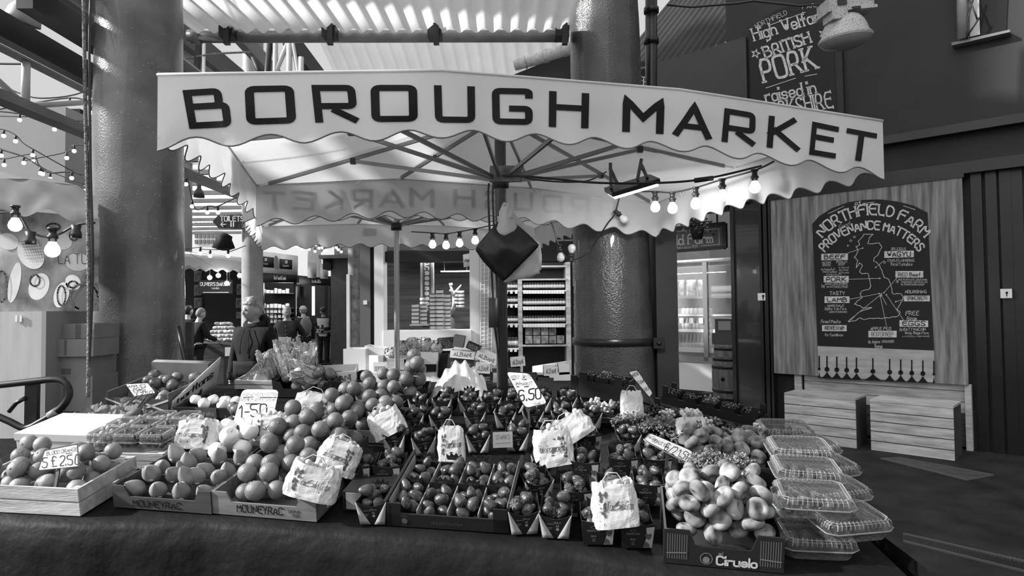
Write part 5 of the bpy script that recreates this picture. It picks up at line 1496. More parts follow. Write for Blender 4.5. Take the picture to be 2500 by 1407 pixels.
M_, w = frame(803, 972, 892, 968); root = thing('fruit_tray', 'black ventilated plastic tray right of the tomatoes', 'tray', M_); crate_parts(root, M_, w, .25, .11, crate_b, lip=.1, corner=.05)
m = MB(); m.box((.05, .002, .05), (.05, -.002, .05)); m.build('printed_label', paper, root)
# plastic sheet over the stock behind the strawberries
m = MB()
a, b, c, d_ = dp(1050, 992), dp(1195, 988), dp(1180, 940, .0), dp(1075, 938, .0)
m.grid(lambda u, v: a.lerp(b, u).lerp(d_.lerp(c, u), v) + V((0, 0, .02 + .17 * math.sin(PI * min(1, v * .8)) * (1 - (2 * u - 1) ** 2 * .8) + .02 * math.sin(u * 30 + v * 4) * v + .012 * noise.noise(V((u * 9, v * 9, 1))))), 40, 16)
m.build('plastic_sheet', mat('milky_plastic', .62, .25, .5, trl=.3, bump=.3, bs=18), label='crumpled milky plastic sheet behind the strawberry punnets', cat='sheet')
# ---------------------------------------------------------------- strawberry punnets
punm = mat('punnet_black', .014, .4, .35); punl = mat('punnet_pale_print', .3, .5, .3); punp = mat('punnet_print', .2, .5)
pundark = mat('punnet_grey_print', .07, .5)
PW, PD, PH = .122, .150, .098
def mk_punnet():
    """tapered card punnet with folded pale corners, a curved rim and a crown-shaped tab at the back."""
    root = thing('strawberry_punnet', 'x', 'punnet', Matrix())
    tw, bw, td, bd = PW / 2, PW / 2 * .8, PD / 2, PD / 2 * .84
    c = PD / 2
    m = MB()
    def wall(a, b, a2, b2, nrm, dip):
        m.grid(lambda u, v: V(a).lerp(V(b), u).lerp(V(a2).lerp(V(b2), u), v) - V((0, 0, dip * math.sin(PI * u) * v)), 8, 3, th=.0025, sm=False)
    F_ = [(-bw, c - bd, 0), (bw, c - bd, 0), (-tw, c - td, PH), (tw, c - td, PH)]
    wall(F_[0], F_[1], F_[2], F_[3], 0, .02)
    wall((bw, c + bd, 0), (-bw, c + bd, 0), (tw, c + td, PH), (-tw, c + td, PH), 0, .012)
    wall((bw, c - bd, 0), (bw, c + bd, 0), (tw, c - td, PH), (tw, c + td, PH), 0, .01)
    wall((-bw, c + bd, 0), (-bw, c - bd, 0), (-tw, c + td, PH), (-tw, c - td, PH), 0, .01)
    m.add([(-bw, c - bd, .001), (bw, c - bd, .001), (bw, c + bd, .001), (-bw, c + bd, .001)], [(0, 1, 2, 3)])
    m.build('card_shell', punm, root)
    for s in (-1, 1):
        m = MB()
        def tri(u, v, s=s):
            p = V((s * bw, c - bd, 0)).lerp(V((s * tw, c - td, PH)), v); ww = .040 * (1 - v) + .002
            return p + V((-s * ww * u, -.002, 0))
        m.grid(tri, 2, 6, th=.0012 * s); m.build('pale_corner', punl, root)
    m = MB(); z0, y0 = PH - .012, c + td - .004
    pts = [(-.03, 0), (.03, 0), (.036, .035), (.02, .022), (.012, .042), (0, .026), (-.012, .042), (-.02, .022), (-.036, .035)]
    m.prism(pts, 0, .002, Matrix(((1, 0, 0, 0), (0, 0, 1, y0), (0, 1, 0, z0), (0, 0, 0, 1)))); cr = m.build('crown_tab', punm, root)
    m = MB(); text(m, 'GOLD', lambda u, v: V((u, y0 - .001, z0 + .006 + v)), .009, sw=.16); m.build('lettering', punp, cr)
    m = MB(); text(m, 'GOLD', lambda u, v: V((.008 + u, c - bd - (.062 + v) / PH * (td - bd) - .0032 , .062 + v)), .006, sw=.18)
    f = lambda u, v: V((u, c - bd - v / PH * (td - bd) - .0032, v))
    line2(m, [(.003, .048), (.013, .048), (.012, .056), (.008, .05), (.004, .056)], f, .0015, closed=True); disc2(m, .008, .038, .006, f); text(m, 'HOOGSTRATEN', lambda u, v: f(-.018 + u, .058 + v), .0035, fit=.026, sw=.2)
    line2(m, [(-.028, .044), (-.012, .044)], f, .0015); line2(m, [(-.028, .038), (-.016, .038)], f, .0015)
    m.build('front_print', punp, root)
    return root
def mk_punnet_wide():
    """the same punnet seen on its printed long side: crest, lettering, berry picture on a pale end."""
    root = thing('strawberry_punnet', 'x', 'punnet', Matrix())
    tw, bw, td, bd = PW / 2, PW / 2 * .88, PD / 2, PD / 2 * .88; c = PD / 2
    m = MB()
    def wall(a, b, a2, b2, dip):
        m.grid(lambda u, v: V(a).lerp(V(b), u).lerp(V(a2).lerp(V(b2), u), v) - V((0, 0, dip * math.sin(PI * u) * v)), 8, 3, th=.0025, sm=False)
    wall((-bw, c - bd, 0), (bw, c - bd, 0), (-tw, c - td, PH), (tw, c - td, PH), .008)
    wall((bw, c + bd, 0), (-bw, c + bd, 0), (tw, c + td, PH), (-tw, c + td, PH), .008)
    wall((bw, c - bd, 0), (bw, c + bd, 0), (tw, c - td, PH), (tw, c + td, PH), .02)
    wall((-bw, c + bd, 0), (-bw, c - bd, 0), (-tw, c + td, PH), (-tw, c - td, PH), .02)
    m.add([(-bw, c - bd, .001), (bw, c - bd, .001), (bw, c + bd, .001), (-bw, c + bd, .001)], [(0, 1, 2, 3)])
    m.build('card_shell', punm, root)
    f = lambda u, v: V((u * (1 - .12 * (1 - v / PH)), c - bd - v / PH * (td - bd) - .0034, v))
    m = MB(); poly2(m, [(.022, .004), (.058, .004), (.06, .088), (.03, .084), (.034, .05)], f); m.build('pale_corner', punl, root)
    f2 = lambda u, v: f(u, v) + V((0, -.001, 0))
    m = MB(); poly2(m, [(.026, .055), (.033, .042), (.042, .036), (.05, .044), (.053, .056), (.046, .062), (.04, .058), (.032, .062)], f2); poly2(m, [(.02, .006), (.03, .03), (.044, .02), (.048, .006)], f2); m.build('berry_picture', pundark, root)
    m = MB(); line2(m, [(-.03, .072), (-.018, .078), (-.006, .072), (-.018, .066)], f, .001, closed=True)
    text(m, 'HOOGSTRATEN', lambda u, v: f(-.018 + u, .056 + v), .006, fit=.05, sw=.2); text(m, 'GOLD', lambda u, v: f(-.018 + u, .034 + v), .006, fit=.02, sw=.2)
    for z in (.026, .021, .016): line2(m, [(-.024, z), (-.012, z)], f, .0012)
    m.build('front_print', punp, root)
    m = MB(); z0, y0 = PH - .012, c + td - .004
    pts = [(-.03, 0), (.03, 0), (.036, .035), (.02, .022), (.012, .042), (0, .026), (-.012, .042), (-.02, .022), (-.036, .035)]
    m.prism(pts, 0, .002, Matrix(((1, 0, 0, 0), (0, 0, 1, y0), (0, 1, 0, z0), (0, 0, 0, 1)))); m.build('crown_tab', punm, root)
    return root
rgp = random.Random(77)
def berries(M_, where, seed, n=7, w=PW - .018, d=PD - .02, z0=.05, grp=None):
    pts = pack(n, .0215, [(-w / 2, w / 2, PD / 2 - d / 2, PD / 2 + d / 2)], z0, seed, cand=40)
    rg = random.Random(seed + 1)
    for p, i, j in rows(pts, 2 if n < 9 else 3):
        nr = 2 if n < 9 else 3
        E_ = Euler((PI + R(rg.uniform(-75, 75)), R(rg.uniform(-60, 60)), R(rg.uniform(-180, 180)))) if rg.random() < .62 else Euler((R(rg.uniform(60, 120)), R(rg.uniform(-30, 30)), R(rg.uniform(-90, 90))))
        put('straw', mk_straw, M_ @ Matrix.Translation(p) @ E_.to_matrix().to_4x4() @ Matrix.Scale(rg.uniform(.95, 1.22), 4), 'strawberry %s from left at the %s of the %s' % (ORD[j], ('front', 'back')[i] if nr == 2 else ('front', 'middle', 'back')[i], where), 'strawberries in the ' + where)
def punnet(px, py, tier, k, yaw=0, wide=False, lift=0.0, n=7, s=1.0, tilt=0):
    p = dp(px, py, lift)
    M_ = basis(p, V((1, -.06, 0)), DPN) @ Matrix.Rotation(R(yaw), 4, 'Z') @ Matrix.Rotation(R(tilt), 4, 'X') @ Matrix.Scale(s, 4)
    where = '%s punnet of the %s tier' % (ORD[k], tier)
    put('punnetw' if wide else 'punnet', mk_punnet_wide if wide else mk_punnet, M_, 'black strawberry punnet, %s from left in the %s tier of punnets' % (ORD[k], tier), 'strawberry punnets, %s tier' % tier)
    berries(M_, where, int(px * 3 + py), n)
TIERS = [('front', [(908, 1284, 0, 0), (1281, 1308, 6, 0), (1356, 1318, -4, 0), (1461, 1334, 0, 1), (1557, 1342, 0, 1)]),
         ('second', [(872, 1190, 0, 1), (945, 1190, 0, 1), (1318, 1230, 14, 0), (1408, 1256, 0, 1), (1500, 1250, 0, 1), (1586, 1238, -4, 1)]),
         ('third', [(1330, 1165, -6, 0), (1428, 1180, -8, 1), (1524, 1170, 0, 1), (1606, 1172, 0, 1)]),
         ('fourth', [(962, 1108, -8, 0), (1036, 1114, 12, 0), (1168, 1108, 0, 0), (1262, 1104, 0, 0), (1350, 1098, 8, 0), (1440, 1108, 10, 1), (1536, 1108, 0, 0)]),
         ('fifth', [(1010, 1055, -6, 0), (1076, 1055, 6, 0), (1160, 1048, 0, 0), (1234, 1048, 0, 0), (1302, 1046, -4, 0), (1372, 1044, 0, 0), (1444, 1052, 8, 0)]),
         ('back', [(1022, 1014, 0, 0), (1080, 1012, -8, 0), (1144, 1010, 4, 0), (1200, 1010, 0, 0), (1262, 1010, 0, 0), (1322, 1010, -4, 0), (1384, 1010, 0, 0), (1442, 1008, 6, 0)])]
cnt = 0
for tier, lst in TIERS:
    for k, (px, py, yaw, wd) in enumerate(lst): punnet(px, py, tier, k, yaw, bool(wd), lift={'second': .03, 'third': .03}.get(tier, .004), n=6 if tier in ('back', 'fifth') else 7)
# cartons the second tier stands on
def plinth(pxl, pyl, pxr, pyr, d, h, label, lab=None):
    M_, w = frame(pxl, pyl, pxr, pyr); root = thing('strawberry_carton', label, 'box', M_)
    m = MB(); m.box((w, d, h), (0, d / 2, h / 2)); m.build('carton', punm, root)
    if lab: m = MB(); m.box(lab[1], lab[0]); m.build('white_label', mat('label_paper', .3, .6), root)
    return root, w
plinth(838, 1246, 962, 1252, .16, .08, 'dark carton with a pale printed label under the two left punnets of the second tier', ((-.05, -.001, .042), (.085, .003, .07)))
# the tray of eight
M_, w = frame(944, 1283, 1243, 1303, .0, 7); d = .40; h = .055
root = thing('strawberry_tray', 'shallow black tray divided for eight lots of strawberries, at the front centre', 'tray', M_)
crate_parts(root, M_, w, d, h, punm, lip=h)
for sx in (-1, 1):
    m = MB(); m.prism([(-.03, 0), (.03, 0), (.03, .1), (-.03, .1)], 0, .006, Matrix.Translation((sx * (w / 2 - .03), 0, 0)) @ Matrix(((1, 0, 0, 0), (0, 0, 1, 0), (0, 1, 0, 0), (0, 0, 0, 1)))); m.build('corner_wing', punm, root)
    m = MB(); m.box((.012, d, .012), (sx * w / 2, d / 2, .1)); m.box((.006, d, .1), (sx * (w / 2 - .003), d / 2, .05)); m.build('side_rail', punm, root)
    m = MB(); m.box((.003, d * .86, .05), (sx * (w / 2 - .009), d / 2, .07)); m.build('pale_lining', punl, root)
for i in range(1, 4):
    m = MB(); m.box((.003, d - .03, .062), (-w / 2 + w * i / 4, d / 2, .034)); m.build('divider', punl, root)
m = MB(); m.box((w - .02, .004, .075), (0, d / 2, .038)); m.build('divider', punm, root)
for i in range(4):
    for j in (0, 1):
        m = MB(); x = -w / 2 + w * (i + .5) / 4; pts = [(-.03, 0), (.03, 0), (.036, .03), (.02, .018), (.012, .036), (0, .022), (-.012, .036), (-.02, .018), (-.036, .03)]
        m.prism(pts, 0, .002, Matrix(((1, 0, 0, x), (0, 0, 1, d / 2 - .005 + j * (d / 2 - .004)), (0, 1, 0, .07), (0, 0, 0, 1)))); ct = m.build('crown_tab', punm, root)
        m = MB(); text(m, 'GOLD', lambda u, v: V((x + u, d / 2 - .007 + j * (d / 2 - .004), .077 + v)), .008, sw=.16); m.build('lettering', pundark, ct)
ftext(root, 'HOOGSTRATEN', .0, .018, .011, pundark, fit=.12, sw=.1)
m = MB(); f = lambda u, v: V((-w / 2 + .075 + u, -.002, .02 + v)); disc2(m, 0, .006, .012, f); text(m, 'VVV', lambda u, v: f(u, .022 + v), .008, sw=.15); m.build('crest', pundark, root)
for i in range(4):
    for j in (0, 1):
        X = M_ @ Matrix.Translation((-w / 2 + w * (i + .5) / 4, .012 + j * d / 2 - .0, 0))
        n = 8
        pts = pack(n, .0225, [(-w / 8 + .004, w / 8 - .004, 0, d / 2 - .025)], .022, 200 + i * 2 + j, cand=40); rg = random.Random(i * 7 + j)
        for p, a, b in rows(pts, 3):
            E_ = Euler((PI + R(rg.uniform(-70, 40)), R(rg.uniform(-50, 50)), R(rg.uniform(-180, 180))))
            put('straw', mk_straw, X @ Matrix.Translation(p) @ E_.to_matrix().to_4x4() @ Matrix.Scale(rg.uniform(1.0, 1.3), 4), 'strawberry %s from left, %s, in the tray\'s %s cell of the %s half' % (ORD[b], ('front', 'middle', 'back')[a], ORD[i], ('front', 'rear')[j]), 'strawberries in the divided tray')
# ---------------------------------------------------------------- paper bags of table grapes
bagpaper = mat('bag_paper', .62, .6, .3, var=.1, vs=14, trl=.22, bump=.35, bs=16)
def grapebag(cx, by, wpx, hpx, rot, lift, label, seed, tiltx=-6, pr=1, yaw=0):
    p = dp(cx, by, lift); k = p.y / FOC; w, h = wpx * k, hpx * k
    M_ = basis(p, V((math.cos(R(yaw)), math.sin(R(yaw)), 0)), V((0, 0, 1))) @ Matrix.Rotation(R(-rot), 4, 'Y') @ Matrix.Rotation(R(tiltx), 4, 'X')
    root = thing('grape_bag', label, 'bag', M_, 'paper bags of table grapes')
    d = min(.11, w * .6)
    def bagf(u, v, e=0.0):
        a = 2 * PI * u; c, s = math.cos(a), math.sin(a)
        q = .55
        x = math.copysign(abs(c) ** q, c) * w / 2 * (1 - .1 * v) ; y = math.copysign(abs(s) ** q, s) * d / 2 * (1 - .2 * v)
        n1 = noise.noise(V((c * 2.2, s * 2.2, v * 3.4 + seed))) ; n2 = noise.noise(V((c * 6, s * 6, v * 8 + seed)))
        f = 1 + .10 * n1 + .05 * n2 + e + .08 * math.sin(PI * v)
        z = h * v + (.06 * h * math.sin(a * 2 + seed) + .03 * h * n2) * v
        return V((x * f, y * f, z))
    m = MB(); m.grid(bagf, 48, 20, sm=False); m.grid(lambda u, v: bagf(u, 0) * (1 - v) + V((0, 0, .0)), 48, 3)
    m.build('paper_bag', bagpaper, root)
    def ff(x, z):
        u = .75 + x / w * .24; return bagf(u, max(0, min(1, z / h)), .035)
    if pr:
        m = MB(); rg = random.Random(seed); bx = -w * .22 if pr == 1 else w * .2
        for i in range(26):
            t = rg.random(); disc2(m, bx + rg.uniform(-1, 1) * w * .1 * (1.1 - t * .7), h * (.72 - .5 * t), w * .03, ff, n=7)
        for i in range(8): disc2(m, rg.uniform(-.4, .4) * w, h * rg.uniform(.1, .8), w * .016, ff, n=6)
        for s in (-1, 1): poly2(m, [(bx, h * .75), (bx + s * w * .1, h * .84), (bx + s * w * .14, h * .74), (bx + s * w * .06, h * .7)], ff)
        m.build('printed_grapes', mat('bag_print', .07, .6), root)
        m = MB(); text(m, 'Table Grapes', lambda u, v: ff((.14 if pr == 1 else -.14) * w + u, h * .42 + v), h * .19, fit=w * .56, sw=.13, slant=.25, seg=.008); m.build('lettering', mat('bag_print', .07), root)
    m = MB(); m.tube([V((-w * .22, -d * .38, h * .86)), V((-w * .24, -d * .42, h * 1.08)), V((-w * .1, -d * .4, h * 1.25)), V((w * .1, -d * .38, h * 1.22)), V((w * .2, -d * .36, h * 1.05)), V((w * .2, -d * .36, h * .86))], .0022, 6); m.build('handle', mat('bag_cord', .4, .7), root)
    grapebunch(M_ @ Matrix.Translation((0, 0, h * .66)), w * .8, d * .74, h * .3, 11, min(.0145, w * .1), grape_m, 'pale grapes in the ' + label.replace('paper ', '').replace(' of table grapes', ''), 'grapes in paper bags', seed)
    return root
BAGS = [(482, 1094, 98, 66, -3, .06, 'beside the clear grape boxes', 2), (668, 1072, 88, 62, 4, .07, 'below the 1.50 card', 1), (758, 1036, 100, 72, -13, .06, 'behind the 1.50 card', 2), (755, 1216, 122, 84, -14, .10, 'lying on the front orange tray', 1),
        (815, 1150, 98, 74, -22, .10, 'on the orange heap above another', 2), (958, 1062, 80, 62, 26, .08, 'slumped at the right of the orange heap', 0), (1104, 1128, 64, 82, 3, .06, 'upright between punnets left of centre', 1), (1358, 1136, 92, 88, 9, .09, 'upright among punnets right of centre', 2),
        (1412, 1072, 96, 58, 32, .10, 'slumped behind the upright one', 0), (1506, 1284, 108, 104, 5, .09, 'at the front beside the flat peaches', 1), (1543, 1020, 54, 62, 0, .10, 'below the half straws card', 0), (1692, 1070, 68, 52, 8, .09, 'among the small berry punnets', 2)]
for i, (cx, by, w_, h_, rt, lf, wh, pr) in enumerate(BAGS): grapebag(cx, by, w_, h_, rt, lf, 'paper bag of table grapes ' + wh, 300 + i * 3, pr=pr)
# small white printed card in the centre
M_, w = frame(1204, 1094, 1252, 1092, .06); root = thing('punnet_card', 'small pale printed card among the punnets in the centre', 'card', M_ @ Matrix.Rotation(R(-12), 4, 'X')); m = MB(); m.box((w, .003, .075), (0, 0, .037)); m.build('card', mat('grey_card', .35), root)
ftext(root, "STARK'S", 0, .04, .02, ink, fit=w * .7, sw=.13); m = MB(); line2(m, [(-w * .4, .02), (w * .4, .022)], lambda u, v: V((u, -.003, v)), .0015); m.build('rule', ink, root)
# ---------------------------------------------------------------- flat peaches
M_, w = frame(1620, 1374, 1913, 1401); d, h = .34, .125
root = thing('peach_box', 'dark printed carton heaped with flat peaches at the front right', 'box', M_)
crate_parts(root, M_, w, d, h, punm, lip=.07, corner=.085)
wh_ = mat('print_white', .4, .5)
ftext(root, 'Ciruelo', .045, .012, .03, wh_, fit=.13, sw=.26); ftext(root, 'el', -.008, .047, .012, mat('print_mid', .12), fit=.014, sw=.2)
m = MB(); f = lambda u, v: V((-.055 + u, -.002, .03 + v)); line2(m, [(.02 * math.cos(a * PI / 8), .02 * math.sin(a * PI / 8)) for a in range(16)], f, .003, closed=True); disc2(m, 0, -.005, .012, f); m.build('crest', mat('print_mid', .12), root)
m = MB()
for sx in (-1, 1):
    for i in range(9): x = sx * (w / 2 - .012 - i * .008); line2(m, [(x, .02), (x, .11)], lambda u, v: V((u, -.002, v)), .002)
    line2(m, [(sx * (w / 2 - .075), .045), (sx * (w / 2 - .01), .04)], lambda u, v: V((u, -.003, v)), .004)
m.build('printed_stripes', mat('print_mid', .12), root)
PM, pw_ = M_, w
pts = pack(50, .036, [(-w / 2 + .008, w / 2 - .008, .012, d - .01)], lambda x, y: .05 + .06 * min(1, y / .2), 91, squash=.78, cand=60, score=lambda x, y: .1 * abs(x))
heap('peach', mk_peach, M_, pts, 7, 'flat peach', 'of the front peach carton', 'flat peaches in the front carton', 92, amt=1.1, s=(.95, 1.12))
M_, w = frame(1655, 1172, 1895, 1190, .02); root = thing('peach_box', 'second dark carton of flat peaches behind the front one', 'box', M_); crate_parts(root, M_, w, .34, .08, punm, lip=.08)
pts = pack(26, .036, [(-w / 2 + .008, w / 2 - .008, .06, .33)], .06, 95, squash=.78, cand=50)
heap('peach', mk_peach, M_, pts, 5, 'flat peach', 'of the rear peach carton', 'flat peaches in the rear carton', 96, amt=1.1)
m = MB(); p = dp(1866, 1160, .12)
# ---------------------------------------------------------------- parsley
herb = mat('parsley_leaf', .17, .6, .3, var=.4, vs=30, rnd=.15)
def parsley(cx, cy, rx, ry, lift, label, seed, n=650):
    c = dp(cx, cy, lift); rg = random.Random(seed); k = c.y / FOC
    root = thing('parsley_bunch', label, 'herbs', c, 'bunches of parsley')
    m = MB()
    for i in range(n):
        a = rg.uniform(0, 2 * PI); r = math.sqrt(rg.random())
        p = V((r * math.cos(a) * rx * k, r * math.sin(a) * ry * k * 1.6, .05 * (1 - r * r) + rg.uniform(-.01, .025)))
        X = Matrix.Translation(p) @ Euler((rg.uniform(-1.3, 1.3), rg.uniform(-1.3, 1.3), rg.uniform(0, 6))).to_matrix().to_4x4(); s = rg.uniform(.004, .008)
        m.add([(0, 0, 0), (s, s * .5, s * .3), (s * .7, s * 1.2, 0), (0, s * 2, s * .4), (-s * .7, s * 1.2, 0), (-s, s * .5, s * .3)], [(0, 1, 2, 3), (0, 3, 4, 5)], 0, X)
    m.build('leaves', herb, root)
    m = MB()
    for i in range(10): a = rg.uniform(-.6, .6); m.tube([(0, 0, 0), (.03 * math.sin(a), -.03, -.01), (.09 * math.sin(a), -.07, -.02)], .0015, 4)
    m.build('stalks', leafgreen, root)
for a in ((1545, 1036, 52, 26, .07, 'bunch of parsley below the half straws card', 1), (1620, 1052, 60, 26, .08, 'bunch of parsley behind the 1.51 card', 2), (1690, 1076, 50, 24, .08, 'bunch of parsley right of the 1.51 card', 3), (1730, 1142, 52, 26, .12, 'bunch of parsley lying between the two heaps of flat peaches', 4), (1800, 1150, 48, 24, .12, 'bunch of parsley on the peaches, right end', 5)): parsley(*a)
# ---------------------------------------------------------------- small berry punnets, right and back right
berrym = mat('blueberry_skin', .03, .45, .4, var=.4, vs=40); pberry = mat('pale_berry', .45, .4, .4, var=.3, vs=40); midb = mat('raspberry_skin', .12, .5, .4, var=.4, vs=60)
SW, SD, SH = .088, .088, .055
def mk_small():
    root = thing('berry_punnet', 'x', 'punnet', Matrix())
    m = MB(); t, b = SW / 2, SW / 2 * .85
    m.add([(-b, 0, 0), (b, 0, 0), (b, SD, 0), (-b, SD, 0), (-t, -.004, SH), (t, -.004, SH), (t, SD + .004, SH), (-t, SD + .004, SH)], [(0, 1, 5, 4), (1, 2, 6, 5), (2, 3, 7, 6), (3, 0, 4, 7), (0, 3, 2, 1)]); m.build('card_shell', punm, root)
    m = MB()
    arc = [(-t * .8 * math.cos(PI * i / 12), SH + .034 * math.sin(PI * i / 12)) for i in range(13)]
    m.prism(arc + [(x * .84, z - .006) for x, z in reversed(arc)], -.002, 0, Matrix(((1, 0, 0, 0), (0, 0, 1, 0), (0, 1, 0, 0), (0, 0, 0, 1)))); m.build('arched_handle', mat('handle_edge', .05, .4), root)
    m = MB(); text(m, 'berries', lambda u, v: V((u, -.004, .02 + v)), .008, sw=.16); m.build('lettering', punp, root)
    return root
def smallp(M_, label, kind, seed, group):
    put('smallp', mk_small, M_, label, group)
    mt, r, nm, cat = {'b': (berrym, .0075, 'blueberries', 'berries'), 'p': (pberry, .0095, 'pale_berries', 'berries'), 'r': (midb, .0085, 'raspberries', 'berries')}[kind]
    m = MB(); rg = random.Random(seed)
    for p in pack(34, r, [(-SW / 2 + .004, SW / 2 - .004, .004, SD - .004)], .028, seed, cand=6): m.ell(p, r, 8, 6, M_)
    o = m.build(nm, mt, label=('pale ' if kind == 'p' else '') + ('dark ' if kind == 'b' else '') + 'berries filling the ' + label.replace('small black ', ''), cat=cat, kind='stuff')
def berrytray(a, rowsn, cols, depth, label, kinds, wh, lift=0.0, h=.045):
    M_, w = frame(*a, lift); root = thing('berry_tray', label, 'tray', M_); crate_parts(root, M_, w, depth, h, punm, lip=h)
    for sx in (-1, 1):
        for y in (.01, depth - .02):
            m = MB(); m.box((.03, .01, .06), (sx * (w / 2 - .02), y, h + .03)); m.build('corner_tab', punm, root)
    for i in range(rowsn):
        for j in range(cols):
            X = M_ @ Matrix.Translation((-w / 2 + w * (j + .5) / cols, .012 + i * (depth - .02) / rowsn, .012)) @ Matrix.Rotation(R(random.Random(i * 9 + j).uniform(-5, 5)), 4, 'Z')
            smallp(X, 'small black berry punnet, %s from left in the %s of the %s' % (ORD[j], ['front row', 'back row'][i] if rowsn > 1 else 'row', wh), kinds[(i * cols + j) % len(kinds)], int(a[0]) + i * 10 + j, 'small punnets in the ' + wh)
berrytray((1548, 1036, 1838, 1118), 2, 6, .22, 'long dark tray of small berry punnets at the right, nearer row', 'bpbprbbbprbp', 'near berry tray', .03)
berrytray((1614, 984, 1848, 1046), 1, 5, .12, 'long dark tray of small berry punnets at the right, further row', 'bbrbb', 'far berry tray', .06)
def carton2(a, d, h, label, lift, word=None):
    M_, w = frame(*a, lift); root = thing('berry_carton', label, 'box', M_); crate_parts(root, M_, w, d, h, punm, lip=h)
    if word:
        ftext(root, word, -.02, h * .5, .012, punp, fit=w * .5, sw=.16); m = MB(); m.box((.07, .002, .06), (w / 2 - .05, -.002, h * .42)); m.build('white_label', mat('label_paper2', .3), root)
    for sx in (-1, 1):
        m = MB(); m.box((.05, .008, .05), (sx * (w / 2 - .03), .004, h + .025)); m.build('corner_tab', punm, root)
    for j in range(3):
        X = M_ @ Matrix.Translation((-w / 2 + w * (j + .5) / 3, .02, h - .03)); smallp(X, 'small black berry punnet, %s from left in the %s' % (ORD[j], label.split(',')[0].replace('black ', '')), 'b' if j != 1 else 'r', int(a[0]) + j, 'small punnets in the berry cartons')
carton2((1392, 980, 1503, 1004), .2, .12, 'lower berry carton, black with white print, left of the half straws card', .0, 'PEREGRE BERRIES')
carton2((1412, 968, 1520, 986), .2, .1, 'upper berry carton, black, stacked behind against the strapped column', .10)
for i, (px, py, k) in enumerate(((1452, 1024, 'p'), (1480, 1030, 'p'), (1508, 1022, 'r'))): smallp(basis(dp(px, py, .05), V((1, -.3, 0)), DPN), 'small black berry punnet, %s from left of the three below the lower berry carton' % ORD[i], k, 900 + i, 'three small punnets below the carton')
# ---------------------------------------------------------------- clear boxes of figs stacked at the right end
fig_m = mat('fig_skin', .05, .4, .4, var=.5, vs=14, rnd=.3)
def mk_fig():
    root = thing('fig', 'x', 'fig', Matrix())
    m = MB(); m.lathe([(0, -.02), (.012, -.019), (.02, -.01), (.021, 0), (.015, .012), (.006, .024), (.003, .03), (0, .03)], 14); m.build('flesh', fig_m, root)
    m = MB(); m.tube([(0, 0, .028), (.001, 0, .037)], .0025, 5); m.build('stalk', leafgreen, root)
    return root
CL = [(2012, 1375, 0, -4, 'lowest at the near end'), (2092, 1380, 1, 12, 'jutting out at the near end'), (2004, 1372, 2, -10, 'topmost at the near end'),
      (2000, 1295, 0, 3, 'lowest in the second pile'), (2052, 1298, 1, 14, 'middle one of the second pile'), (1986, 1292, 2, -8, 'topmost of the second pile'),
      (1985, 1230, 0, 0, 'lowest in the third pile'), (2030, 1232, 1, 16, 'middle one of the third pile'), (1968, 1228, 2, -6, 'topmost of the third pile'),
      (1962, 1174, 0, 4, 'lowest in the fourth pile'), (1990, 1176, 1, 18, 'upper one of the fourth pile'), (1936, 1126, 0, 0, 'lower one at the back end'), (1930, 1126, 1, -3, 'upper one at the back end')]
for i, (px, py, lv, yw, wh) in enumerate(CL):
    X = basis(dp(px, py) + DPN * (.002 + lv * .0735), V((1, -.05, 0)), DPN) @ Matrix.Translation((0, .095, 0)) @ Matrix.Rotation(R(yw), 4, 'Z') @ Matrix.Rotation(R((0, 1.2, -1.5, .8)[i % 4] * (lv > 0)), 4, 'Y')
    clam(X, .26, .19, .072, 'clear lidded fruit box at right, %s' % wh, 'clear boxes at the right end', 'fig')
    pts = pack(9, .023, [(-.1, .1, -.07, .07)], .004, 400 + i); rg = random.Random(i)
    for q, a, b in rows(pts, 2):
        if q.z > .05: continue
        put('fig', mk_fig, X @ Matrix.Translation(q) @ Euler((R(rg.uniform(60, 120)), 0, rg.uniform(0, 6))).to_matrix().to_4x4(), 'fig %s from left, %s, in clear box %s' % (ORD[b], ('front', 'back')[a], wh), 'figs in the clear boxes')
# ================================================================ left: neighbouring stall, cabinet, boxes, hand truck
def psheet(m, pts, Ys, th=.01, nu=1, nv=1, fn=None, mi=0):
    """sheet through four pixel corners (bl, br, tr, tl) at their own depths."""
    if not isinstance(Ys, (list, tuple)): Ys = [Ys] * 4
    a, b, c, d = [at(x, y, Y) for (x, y), Y in zip(pts, Ys)]
    m.grid(lambda u, v: a.lerp(b, u).lerp(d.lerp(c, u), v) + (fn(u, v) if fn else V((0, 0, 0))), nu, nv, th=th)
def prect(m, x0, y0, x1, y1, Y, dep, mi=0):
    """box whose front face fills a pixel rectangle at depth Y."""
    a, b = at(x0, y1, Y), at(x1, y0, Y)
    m.box((abs(b.x - a.x), dep, abs(b.z - a.z)), ((a.x + b.x) / 2, Y + dep / 2, (a.z + b.z) / 2), None, mi)
awn = mat('grey_awning', .3, .7, .2, var=.1, vs=2, trl=.35, bump=.15, bs=4)
root = thing('stall_awning', 'grey scalloped awning of the neighbouring stall at far left', 'awning', at(60, 520, 4.1))
m = MB()
def av(u, v):
    x = -260 + 500 * u; yt = 436 + max(0, (x - 60)) * .13 + max(0, x - 190) * .55
    yb = 520 + 9 * math.cos(2 * PI * (x + 60) / 118) + max(0, x - 120) * .2
    p = at(x, yt, 4.1).lerp(at(x, yb, 4.08), v); return p + V((0, .02 * noise.noise(V((u * 9, v * 3, 1))), 0))
m.grid(av, 80, 6); m.build('valance', awn, root, True)
m = MB(); m.grid(lambda u, v: at(-260 + 500 * u, 436 + max(0, (-320 + 500 * u)) * .13 + max(0, -450 + 500 * u) * .55, 4.1) + V((-.7 * v, .7 * v, .2 * v)), 30, 3); m.build('roof_cloth', awn, root, True)
